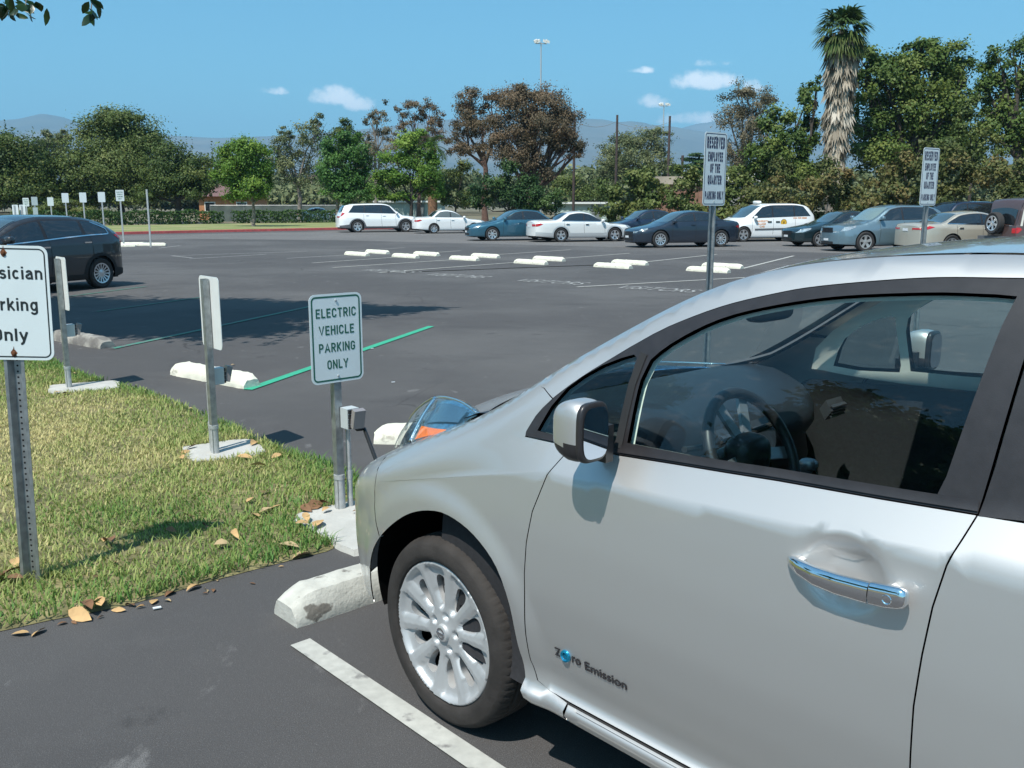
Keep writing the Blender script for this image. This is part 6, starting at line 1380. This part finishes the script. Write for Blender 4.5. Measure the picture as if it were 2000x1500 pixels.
def date_palm():
    d = 80; r = np.random.default_rng(51); x = AT(845, 400, d)[0]; root = empty('date_palm', (x, d, 0), 0, 'date palm with arching green fronds behind the third street tree', 'palm', None); top = AT(848, 288, d)[2]
    mb = MB(); mb.tube([(0, 0, -.1), (0, 0, top*.5), (0, 0, top)], [.42, .40, .42], 14); mb.build('trunk', pbr('palm_trunk', (.16, .085, .05), rough=.95, var=.5, vscale=7, bump=1, bscale=14), root, smooth=True, angle=60)
    V = []; F = []; T = []
    for k in range(15):
        az = r.uniform(0, 2*math.pi); el = r.uniform(.05, 1.3); L = r.uniform(1.9, 2.7); dirh = np.array([math.cos(az), math.sin(az), 0]); p = np.array([0, 0, top]); prev = p
        for s in range(1, 15):
            e = el-s*.11; stp = dirh*math.cos(e)+np.array([0, 0, math.sin(e)]); p = prev+stp*L/14; side = np.cross(stp, [0, 0, 1]); side /= np.linalg.norm(side)+1e-6; ll = .42*math.sin(math.pi*(s/15)**.8)+.08
            for sg in (-1, 1):
                tip = p+side*sg*ll+stp*ll*.6+np.array([0, 0, -.10]); b = len(V); V += [prev, p, tip, (prev+tip)/2]; F.append((b, b+1, b+2, b+3)); T += [min(1, max(0, r.normal(.45, .2)))]*4
            prev = p
    fastmesh('crown', np.array(V), np.array(F), FOL['palm'], root, np.array(T))
date_palm()
# --- distant belt of trees closing the view
def far_wood():
    r = np.random.default_rng(60); B = []
    for k in range(230):
        u = r.uniform(-1000, 3900); d = r.uniform(150, 230); h = r.uniform(4, 8.5)*(1.25 if u > 1400 else 1); c = AT(u, 400, d); B.append((np.array([c[0], d, h*.5]), np.array([r.uniform(4, 8), 4, h*.55])))
    P, N, T = crown_points(B, 2.2, r, clump=.26, low=-.4); V, F = leaf_cards(P, N, .85, r, .65, .8)
    o = fastmesh('far_trees', V, F, FOL['grey'], None, np.repeat(T, 4)); tag(o, kind='stuff')
far_wood()
# --- magnolia whose twigs hang into the top left corner and whose shade lies on the asphalt
def leaf_shapes(C, D, Nn, ln, wd, r, curl=.12):
    n = len(C); D = D/np.linalg.norm(D, axis=1, keepdims=True); S = np.cross(D, Nn); S /= np.linalg.norm(S, axis=1, keepdims=True)+1e-9; U = np.cross(S, D)
    l = (ln*r.uniform(.7, 1.2, n))[:, None]; w = (wd*r.uniform(.75, 1.15, n))[:, None]
    def pt(t, s, q): return C+D*l*t+S*w*s+U*l*q
    ring = [pt(0, 0, 0), pt(.22, .34, curl*.35), pt(.5, .5, curl*.5), pt(.8, .3, curl*.1), pt(1, 0, -curl*.5), pt(.8, -.3, curl*.1), pt(.5, -.5, curl*.5), pt(.22, -.34, curl*.35)]
    mid = [pt(.22, 0, .02), pt(.5, 0, .03), pt(.8, 0, -.02)]
    V = np.stack(ring+mid, 1).reshape(-1, 3); k = 11
    q = np.array([(0, 1, 8, 8), (1, 2, 9, 8), (2, 3, 10, 9), (3, 4, 10, 10), (0, 8, 7, 7), (8, 9, 6, 7), (9, 10, 5, 6), (10, 4, 5, 5)])
    tri = np.array([(0, 1, 8), (1, 2, 9), (1, 9, 8), (2, 3, 10), (2, 10, 9), (3, 4, 10), (0, 8, 7), (8, 9, 6), (8, 6, 7), (9, 10, 5), (9, 5, 6), (10, 4, 5)])
    F = (tri[None]+np.arange(n)[:, None, None]*k).reshape(-1, 3); return V, F
def magnolia():
    r = np.random.default_rng(70); o = np.array([-8.6, 9.2, 0]); root = empty('magnolia_tree', tuple(o), 0, 'broad-leaved tree beyond the left edge, its leafy twigs hanging into the top left corner', 'tree', None)
    B = [((-6.6, 10.9, 6.3), (1.5, 1.3, 1.0)), ((-5.3, 11.4, 6.3), (1.2, 1.1, .8)), ((-7.8, 10.4, 6.6), (1.4, 1.3, 1.1)), ((-6.2, 9.6, 6.4), (1.3, 1.0, 1.0)), ((-8.8, 9.6, 6.9), (1.5, 1.4, 1.2)), ((-7.4, 11.9, 6.5), (1.4, 1.1, .9)), ((-4.4, 11.5, 6.2), (.9, .65, .5)), ((-3.7, 11.75, 6.1), (.6, .3, .3)), ((-6.0, 11.8, 6.3), (1.3, .9, .8)), ((-7.2, 9.8, 6.6), (1.2, 1.0, .9)), ((-8.6, 11.2, 7.0), (1.4, 1.4, 1.1)), ((-10, 9, 6.6), (1.4, 1.4, 1.2)), ((-9.9, 11.2, 6.8), (1.5, 1.4, 1.2))]
    B = [(np.array(c)-o, np.array(q)) for c, q in B]; P, N, T = crown_points(B, 85, r, clump=.36, shell=(.3, 1.0), low=-1)
    tw = []; ends = []
    for (u0, v0, y0, n, su, sv) in ((12, 2, 9.4, 12, 24, 16), (50, 10, 9.4, 13, 22, 14), (172, -2, 9.4, 6, 12, 8), (178, 18, 9.4, 7, 7, 12), (-8, 10, 9.6, 8, 14, 10)):
        c = AT(u0, v0, y0)-o; ends.append(c)
        for k in range(n): tw.append(AT(u0+r.normal(0, su*.6), min(34, v0+r.normal(0, sv*.6)), y0+r.normal(0, .15))-o)
    V1, F1_ = leaf_shapes(P, N+r.normal(0, .8, P.shape), unit(len(P), r), .20, .10, r)
    fastmesh('crown', V1, F1_, FOL['magnolia'], root, np.repeat(T, 11))
    tw = np.array(tw); D = unit(len(tw), r); D[:, 2] = -abs(D[:, 2])-.15
    V2, F2 = leaf_shapes(tw, D, unit(len(tw), r), .145, .078, r); tl = fastmesh('twig_leaves', V2, F2, FOL['magnolia'], root, np.repeat(np.clip(r.normal(.15, .15, len(tw)), 0, 1), 11))  # low tint darkens these leaves in their colour, standing in for backlit shade
    mb = MB(); mb.tube([(0, 0, -.1), (.1, .1, 2), (.3, .3, 4), (.5, .5, 5.5)], [.24, .19, .16, .12], 12); mb.build('trunk', bark_g, root, smooth=True, angle=60)
    mb = MB()
    for c, q in B: mb.tube([(.3, .3, 3.8), (np.array([.3, .3, 3.8])+c)/2+[0, 0, .4], c], [.09, .06, .02], 7)
    for e in ends:
        s = e+np.array([-.25, .6, 1.5]); mb.tube([s+[-.8, 0, .6], s, e+[.0, .15, .35], e], [.03, .016, .008, .005], 6)
    mb.build('limbs', bark_g, root, smooth=True, angle=60)
magnolia()
# --- trees behind the photographer, seen as reflections in the car's window
for (x, y, s, lb) in ((-24, -4.5, 1.0, 'round tree left of the camera, reflected low in the silver car window'), (-30, 4.5, 1.05, 'round tree left of the camera, reflected in the small front quarter glass'), (-21, -13, 1.0, 'round tree behind the camera, reflected near the door pillar')):
    r = np.random.default_rng(int(80+y)); root = empty('broadleaf_tree', (x, y, 0), 0, lb, 'tree', 'trees around the car park'); B = [(np.array([r.uniform(-2.2, 2.2), r.uniform(-2.2, 2.2), r.uniform(5.5, 11.5)*s]), np.array([1.9, 1.9, 1.5])*r.uniform(.8, 1.2)) for k in range(9)]
    P, N, T = crown_points(B, 13, r); V, F = leaf_cards(P, N, .38, r); fastmesh('crown', V, F, FOL['mid'], root, np.repeat(T, 4)); mb = MB(); mb.tube([(0, 0, -.1), (0, 0, 4), (0, 0, 6)], [.25, .2, .12], 10); mb.build('trunk', bark_d, root, smooth=True, angle=60)

# ------------------------------------------------------------------ buildings, fences, poles
def plain_fence(label, a, b, h, mat, posts=9):
    a, b = np.array(a), np.array(b); c = (a+b)/2; L = np.linalg.norm(b-a); ang = math.atan2(*(b-a)[::-1]); root = empty('fence', (*c, 0), ang, label, 'fence', None)
    mb = MB(); n = 60; V = []
    for i in range(n+1):
        x = -L/2+L*i/n; w = .03*math.sin(i*1.9)+.02*math.sin(i*.7)
        V += [(x, w, .05), (x, w*.4, h-.04)]
    mb.add(V, [(2*i, 2*i+2, 2*i+3, 2*i+1) for i in range(n)]); mb.build('fence_fabric', mat, root)
    mb = MB(); mb.tube([(-L/2, 0, h), (L/2, 0, h)], .03, 6); mb.build('top_rail', galv_l, root)
    for i in range(posts): mb = MB(); x = -L/2+L*i/(posts-1); mb.tube([(x, .05, 0), (x, .05, h+.06)], .035, 8); mb.build('post', galv_l, root)
screen = pbr('privacy_screen', (.10, .125, .115), rough=.9, var=.2, vscale=1.2)
plain_fence('grey green screened fence behind the clipped hedges', (AT(410, 400, 93)[0], 93), (AT(760, 400, 97)[0], 97), 1.62, screen, 12)
def house():
    d = 106; x0 = AT(383, 400, d)[0]; x1 = AT(492, 400, d)[0]; c = (x0+x1)/2; root = empty('house', (c, d+4, 0), rad(6), 'low orange walled house with a purplish brown hip roof behind the left trees', 'house'); w = (x1-x0)/2
    wall = pbr('orange_stucco', (.42, .19, .085), rough=.9, var=.15, vscale=2); roof = pbr('brown_shingle', (.15, .085, .082), rough=.9, var=.25, vscale=9, bump=.4, bscale=8)
    mb = MB(); mb.box(-w, w, -4, 4, 0, 2.7); mb.build('wall', wall, root)
    mb = MB(); mb.add([(-w-.5, -4.5, 2.6), (w+.5, -4.5, 2.6), (w+.5, 4.5, 2.6), (-w-.5, 4.5, 2.6), (-w+2.2, 0, 4.4), (w-2.2, 0, 4.4)], [(0, 1, 5, 4), (1, 2, 5), (2, 3, 4, 5), (3, 0, 4), (3, 2, 1, 0)]); R = mb.build('roof', roof, root)
    mb = MB(); mb.box(-w+.5, -w+1.3, -1.6, -.8, 2.9, 4.6); mb.build('chimney', wall, R)
    for x in (-w+1.2, w-1.6):
        mb = MB(); mb.box(x-.6, x+.6, -4.06, -3.98, .9, 2.0); f = mb.build('window', pbr('window_frame_paint', (.7, .68, .62), rough=.6), root); mb = MB(); mb.box(x-.5, x+.5, -4.08, -4.061, 1.0, 1.9); mb.build('pane', tint_glass, f)
house()
def low_building(label, u0, u1, d, h, wallm, roofm, ang=0, over=.3, roof_t=.18, depth=5, name='shed', door=True):
    x0, x1 = AT(u0, 400, d)[0], AT(u1, 400, d)[0]; root = empty(name, ((x0+x1)/2, d, 0), ang, label, 'building', None); w = (x1-x0)/2
    mb = MB(); n = max(2, int(2*w/.25)); V = []
    mb.box(-w, w, .06, depth, 0, h)
    for i in range(n+1): x = -w+2*w*i/n; V += [(x, .05 if i % 2 else 0, 0), (x, .05 if i % 2 else 0, h)]
    mb.add(V, [(2*i, 2*i+2, 2*i+3, 2*i+1) for i in range(n)]); mb.build('wall', wallm, root)
    mb = MB(); mb.box(-w-over, w+over, -over, depth+over, h+.005, h+roof_t); mb.build('roof', roofm, root)
    if door: mb = MB(); mb.box(w*.2, w*.2+.9, -.04, -.005, .0, min(2.0, h-.1)); mb.build('door', pbr('shed_door', (.16, .18, .18), rough=.7), root)
    return root
pale = pbr('pale_teal_siding', (.36, .44, .40), rough=.8, var=.12, vscale=3); whiteroof = pbr('white_fascia', (.66, .68, .66), rough=.7)
low_building('pale teal low shed behind the date palm trunk', 735, 862, 96, 1.9, pale, whiteroof)
low_building('pale teal low building under the right end of the big brown tree', 1088, 1200, 88, 1.75, pale, whiteroof)
low_building('brown low building with a cream band behind the hedge', 1285, 1392, 86, 3.5, pbr('brown_siding', (.22, .12, .085), rough=.9, var=.2, vscale=2), pbr('tan_roof', (.36, .31, .25), rough=.9, var=.2, vscale=1), roof_t=.7, door=False)
low_building('small white roofed canopy building right of the upright reserved sign', 1424, 1474, 80, 3.6, pbr('grey_wall', (.30, .30, .28), rough=.9), pbr('white_canopy', (.78, .78, .74), rough=.7), roof_t=.65, door=False)
def pole(label, u, vt, d, r0, r1, mat, name='pole'):
    p = AT(u, 400, d); mb = MB(); mb.tube([(0, 0, -.1), (0, 0, CAM_H+(400-vt)/FPX*d)], [r0, r1], 10); o = mb.build(name, mat, smooth=True, angle=50, loc=(p[0], d, 0)); tag(o, label, 'pole', 'tall poles'); return o
poled = pbr('timber_pole', (.060, .042, .038), rough=.9, var=.3, vscale=3)
pole('dark timber pole at the right flank of the big brown tree', 1120, 232, 82, .13, .10, poled)
pole('dark reddish timber pole left of the grey green spreading tree trunk', 1202, 234, 92, .14, .11, poled)
pole('dark timber pole on the right side of the grey green spreading tree', 1303, 236, 92, .14, .11, poled)
pole('short dark pole left of the cedar', 1330, 308, 110, .17, .15, poled)
mb = MB(); a, b, c = AT(1120, 236, 82), AT(1202, 238, 92), AT(1303, 240, 92)
for p, q in ((a, b), (b, c)): mb.tube([tuple(p+(q-p)*t-np.array([0, 0, .5*4*t*(1-t)])) for t in np.linspace(0, 1, 9)], .018, 5)
tag(mb.build('net_cable', pbr('cable_grey', (.2, .2, .2), rough=.7)), 'thin sagging net cable strung between the dark timber poles', 'cable')
def flood(label, u, vt, d, s):
    p = AT(u, 400, d); H = CAM_H+(400-vt)/FPX*d; root = empty('floodlight_pole', (p[0], d, 0), rad(10), label, 'floodlight', 'floodlight poles')
    mb = MB(); mb.tube([(0, 0, -.1), (0, 0, H)], [.17*s, .08*s], 10); mb.build('pole', galv_l, root, smooth=True, angle=50)
    mb = MB(); mb.obox((0, 0, H-.15*s), (.75*s, 0, 0), (0, .05, 0), (0, 0, .05*s)); mb.build('crossarm', galv_l, root)
    for k, x in enumerate((-.72*s, -.40*s, .50*s, .85*s)):
        mb = MB(); sg = -1 if x < 0 else 1; mb.obox((x, -.1, H+.12*s), (.22*s, 0, -.10*s*sg), (0, .18*s, .05*s), (.05*s*sg, 0, .16*s)); mb.build('lamp_head', pbr('lamp_head_white', (.62, .62, .58), rough=.5), root)
flood('tall twin-headed floodlight pole rising behind the big brown tree', 1055, 104, 125, 1.0)
flood('shorter floodlight pole behind the grey green spreading tree', 1291, 216, 150, .9)
# ------------------------------------------------------------------ mountains
def ridge(prof, d, thick, seed, mat, rough=10):
    r = np.random.default_rng(seed); us = np.linspace(prof[0][0], prof[-1][0], 300); vs = np.interp(us, [p[0] for p in prof], [p[1] for p in prof]); nn = 26
    V = np.zeros((nn, 300, 3)); noise = np.zeros((nn, 300))
    for f, a in ((2.5, 1), (5.3, .55), (11, .3), (23, .16), (47, .08)):
        ph = r.uniform(0, 6.28, 3); xs = np.linspace(0, 6.28, 300)
        for j in range(nn): noise[j] += a*np.sin(xs*f+ph[0]+j*.33*f*.25)*np.sin(j*.45*f*.3+ph[1]+xs*1.7)
    for j in range(nn):
        t = j/(nn-1); y = d-thick*(1-t)
        for i in range(300):
            H = CAM_H+(400-vs[i])/FPX*d; x = (us[i]-1000)/FPX*y; V[j, i] = (x, y+noise[j, i]*thick*.03, H*(t**.8)+noise[j, i]*H*.10*math.sin(math.pi*t)**.8+(noise[j, i]*H*.012 if j == nn-1 else 0))
    back = V[-1].copy(); back[:, 1] += 400; back[:, 2] = -5; V = np.vstack([V.reshape(-1, 3), back])
    F = np.array([(j*300+i, j*300+i+1, (j+1)*300+i+1, (j+1)*300+i) for j in range(nn) for i in range(299)])
    o = fastmesh('mountain', V, F, mat, smooth=True); tag(o, kind='structure')
mtn = pbr('mountain_scrub', (.085, .082, .060), rough=1, var=.3, vscale=.002, col2=(.12, .10, .075), c2scale=.0012)
ridge([(-900, 300), (-300, 268), (0, 246), (60, 241), (108, 231), (145, 238), (200, 256), (300, 268), (440, 276), (560, 272), (700, 262), (860, 244), (960, 236), (1060, 238), (1128, 240), (1175, 242), (1200, 248), (1218, 245), (1245, 247), (1262, 252), (1300, 255), (1340, 262), (1400, 270), (1500, 280), (1700, 290), (2200, 300), (2900, 320)], 6500, 2600, 91, mtn)
ridge([(900, 330), (1200, 290), (1300, 262), (1345, 250), (1380, 245), (1420, 236), (1470, 240), (1560, 250), (1700, 246), (1900, 262), (2400, 290)], 9000, 1800, 92, mtn)
# ------------------------------------------------------------------ grass blades and fallen leaves
def grass():
    r = np.random.default_rng(100); n = 860000; X = r.uniform(-13, -.7, n); Y = r.uniform(1.6, 15, n); P = np.stack([X, Y], 1); U = 1000+FPX*X/(Y*.98+.32)
    dd = np.hypot(X, Y); keep = inside(ISLS, P) & (r.uniform(0, 1, n) < np.where(U > -140, 1, .42)) & (r.uniform(0, 1, n) < np.clip(1.25-(dd-3.5)*.085, .30, 1)); P = P[keep]; n = len(P)
    def vn(x, y, s, seed):
        q = np.random.default_rng(seed); g = q.uniform(0, 1, (64, 64)); x, y = x*s+20, y*s+20; i, j = np.floor(x).astype(int) % 64, np.floor(y).astype(int) % 64; fx, fy = x-np.floor(x), y-np.floor(y); fx, fy = fx*fx*(3-2*fx), fy*fy*(3-2*fy)
        return (g[i, j]*(1-fx)+g[(i+1) % 64, j]*fx)*(1-fy)+(g[i, (j+1) % 64]*(1-fx)+g[(i+1) % 64, (j+1) % 64]*fx)*fy
    x, y = P.T; A = np.array(ISLS); 
    ed = np.full(n, 9.)
    for i in range(len(A)):
        a, b = A[i], A[(i+1) % len(A)]; ab = b-a; t = np.clip(((P-a)@ab)/(ab@ab+1e-9), 0, 1); ed = np.minimum(ed, np.hypot(*(P-a-t[:, None]*ab).T))
    dry = .55*vn(x, y, .55, 1)+.30*vn(x, y, 1.7, 2)+.15*vn(x, y, 5, 3); strawc = np.exp(-(((x+3.1)/1.5)**2+((y-6.0)/1.7)**2)); dry = np.clip(1.45*(dry-.42)+.12+.50*strawc-.22*np.exp(-ed/.3), 0, 1)
    hgt = .018+.024*r.uniform(0, 1, n)**1.4*(.55+.9*(1-dry))+.022*np.exp(-ed/.14)*r.uniform(.2, 1, n)
    thick = vn(x, y, 2.6, 7); k2 = r.uniform(0, 1, n) < .45+.8*thick; 
    for c, rr in ((EVP, .35), (G(428, 880), .38), (G(60, 1140), .22), (G(141, 762), .3)): hgt += .035*np.exp(-(((x-c[0])**2+(y-c[1])**2)/(rr*rr)))*r.uniform(.2, 1, n)
    for c, w, l, a in (((-.80, 4.62), .50, .74, 40), ((G(430, 886)[0]+.02, G(430, 886)[1]), .52, .46, 30), (G(165, 761), .62, .46, 25)):
        ca, sa = math.cos(rad(a)), math.sin(rad(a)); lx = (x-c[0])*ca+(y-c[1])*sa; ly = -(x-c[0])*sa+(y-c[1])*ca; k2 &= ~((np.abs(lx) < w*.46) & (np.abs(ly) < l*.46))
    P, hgt, dry, n = P[k2], hgt[k2], dry[k2], int(k2.sum()); az = r.uniform(0, 2*math.pi, n); lean = r.uniform(.15, 1.3, n)*hgt; wd = r.uniform(.0022, .0042, n)*(1+.12*np.hypot(*P.T)/4)
    S = np.stack([np.cos(az), np.sin(az), np.zeros(n)], 1); Ld = np.stack([-np.sin(az), np.cos(az), np.zeros(n)], 1); b = np.stack([P[:, 0], P[:, 1], np.full(n, .018)], 1); up = np.array([0, 0, 1.])
    V = np.stack([b-S*wd[:, None], b+S*wd[:, None], b+Ld*(lean*.45)[:, None]+up*(hgt*.65)[:, None]+S*wd[:, None]*.7, b+Ld*(lean*.45)[:, None]+up*(hgt*.65)[:, None]-S*wd[:, None]*.7, b+Ld*lean[:, None]*1.1+up*hgt[:, None], ], 1).reshape(-1, 3)
    F = (np.array([(0, 1, 2), (0, 2, 3), (3, 2, 4)])[None]+np.arange(n)[:, None, None]*5).reshape(-1, 3)
    T = np.clip(dry+r.normal(0, .17, n), 0, 1)
    m = leafmat('grass_blades', (.095, .215, .048), (.26, .325, .090), (.58, .51, .24), rough=.6, transl=.3)
    tag(fastmesh('grass', V, F, m, None, np.repeat(T, 5)), kind='stuff')
grass()
def fallen():
    r = np.random.default_rng(110); cols = [pbr('dry_leaf_tan', (.46, .29, .13), rough=.75, var=.2, vscale=20), pbr('dry_leaf_brown', (.17, .085, .040), rough=.8, var=.3, vscale=20), pbr('dry_leaf_pale', (.44, .32, .17), rough=.75, var=.2, vscale=20)]
    spots = [(572, 1070, 1.3, 2), (592, 1078, 1, 2), (460, 1050, .8, 0), (437, 1068, .8, 2), (215, 1068, .9, 1), (205, 1060, .7, 0), (498, 1008, .8, 0), (520, 1000, .8, 2), (535, 995, .7, 0), (488, 980, .6, 0), (522, 962, .7, 1), (600, 1000, 1, 1), (622, 1028, 1.1, 0), (598, 1018, 1, 0), (585, 1030, .9, 0), (618, 992, 1.1, 1), (632, 988, .9, 1), (640, 1000, .8, 0), (545, 893, 1, 0), (505, 915, .9, 2), (476, 896, 1, 0), (495, 868, 1.1, 0), (400, 1030, .7, 1), (336, 1042, .7, 1), (365, 1010, .6, 1),
             (150, 1195, 1.4, 0), (168, 1186, 1, 1), (182, 1182, .8, 1), (195, 1178, .8, 0), (230, 1182, .6, 0), (298, 1167, .7, 0), (250, 1172, .6, 1), (30, 1105, 1, 0), (14, 1128, 1.2, 1), (26, 1138, .9, 1), (72, 1225, .7, 0), (40, 1228, .6, 0), (330, 1150, .6, 1), (380, 1138, .6, 0), (184, 1128, .6, 1), (222, 1100, .5, 1), (678, 940, .7, 0), (690, 985, .7, 0), (700, 1004, .6, 1), (362, 885, .9, 0), (375, 876, .7, 1), (110, 768, .6, 0), (128, 770, .5, 1), (355, 895, .7, 0), (145, 730, .4, 2), (455, 709, .45, 2), (372, 800, .4, 2)]
    for k in range(15):
        t = r.uniform(0, 1); spots.append((-30+t*620+r.normal(0, 10), 1243-t*135-r.gamma(1.3, 9)+4, r.uniform(.2, .42), int(r.integers(0, 3))))
    for (u, v, s, k) in spots:
        x, y = G(u, v, .03); on_grass = bool(inside(ISLS, np.array([[x, y]]))[0]); az = r.uniform(0, 6.28); D = np.array([[math.cos(az), math.sin(az), r.uniform(-.1, .25)]]); N_ = np.array([[r.normal(0, .4), r.normal(0, .4), 1]])
        ln = .115*s; V, F = leaf_shapes(np.zeros((1, 3))-D*ln*.5, D, N_, ln, ln*.48, r, curl=r.uniform(.08, .36)); V[:, 2] -= V[:, 2].min()
        mb = MB(); mb.add(V, F); z = (.036 if on_grass else .004)
        if (x+.80)**2+(y-4.62)**2 < .10: z = .045
        o = mb.build('fallen_leaf', cols[k], smooth=True, loc=(x, y, z))
        nm = ('pale tan', 'brown', 'light straw')[(0, 1, 2)[k]]
        tag(o, f'{nm} curled fallen leaf ' + ('lying in the grass of the near lawn' if on_grass and z < .04 else 'lying on a concrete pad' if z > .04 else 'lying on the asphalt'), 'leaf', 'fallen leaves')
    for (u, v, lb) in ((307, 1191, 'small white paper scrap on the asphalt near the grass edge'), (768, 748, 'tiny white scrap on the asphalt beyond the charging cable'), (727, 682, 'tiny white scrap lying on the green line')):
        x, y = G(u, v); mb = MB(); mb.obox((0, 0, .006), (.016, .003, 0), (-.002, .007, 0), (0, 0, .002)); tag(mb.build('paper_scrap', white_pt, loc=(x, y, .004), rot=(0, 0, .3)), lb, 'litter')
fallen()
# ------------------------------------------------------------------ air
def haze():
    m, nt, N, L, o = nodes_of('haze_air'); v = N('ShaderNodeVolumePrincipled'); v.inputs['Color'].default_value = (.36, .70, 1.0, 1); v.inputs['Density'].default_value = HAZE; v.inputs['Anisotropy'].default_value = .0
    L(v.outputs[0], o.inputs['Volume']); mb = MB(); mb.box(-12500, 12500, -4500, 12500, -6, 1050); tag(mb.build('haze', m), kind='stuff')
HAZE = 1.6e-4
haze()
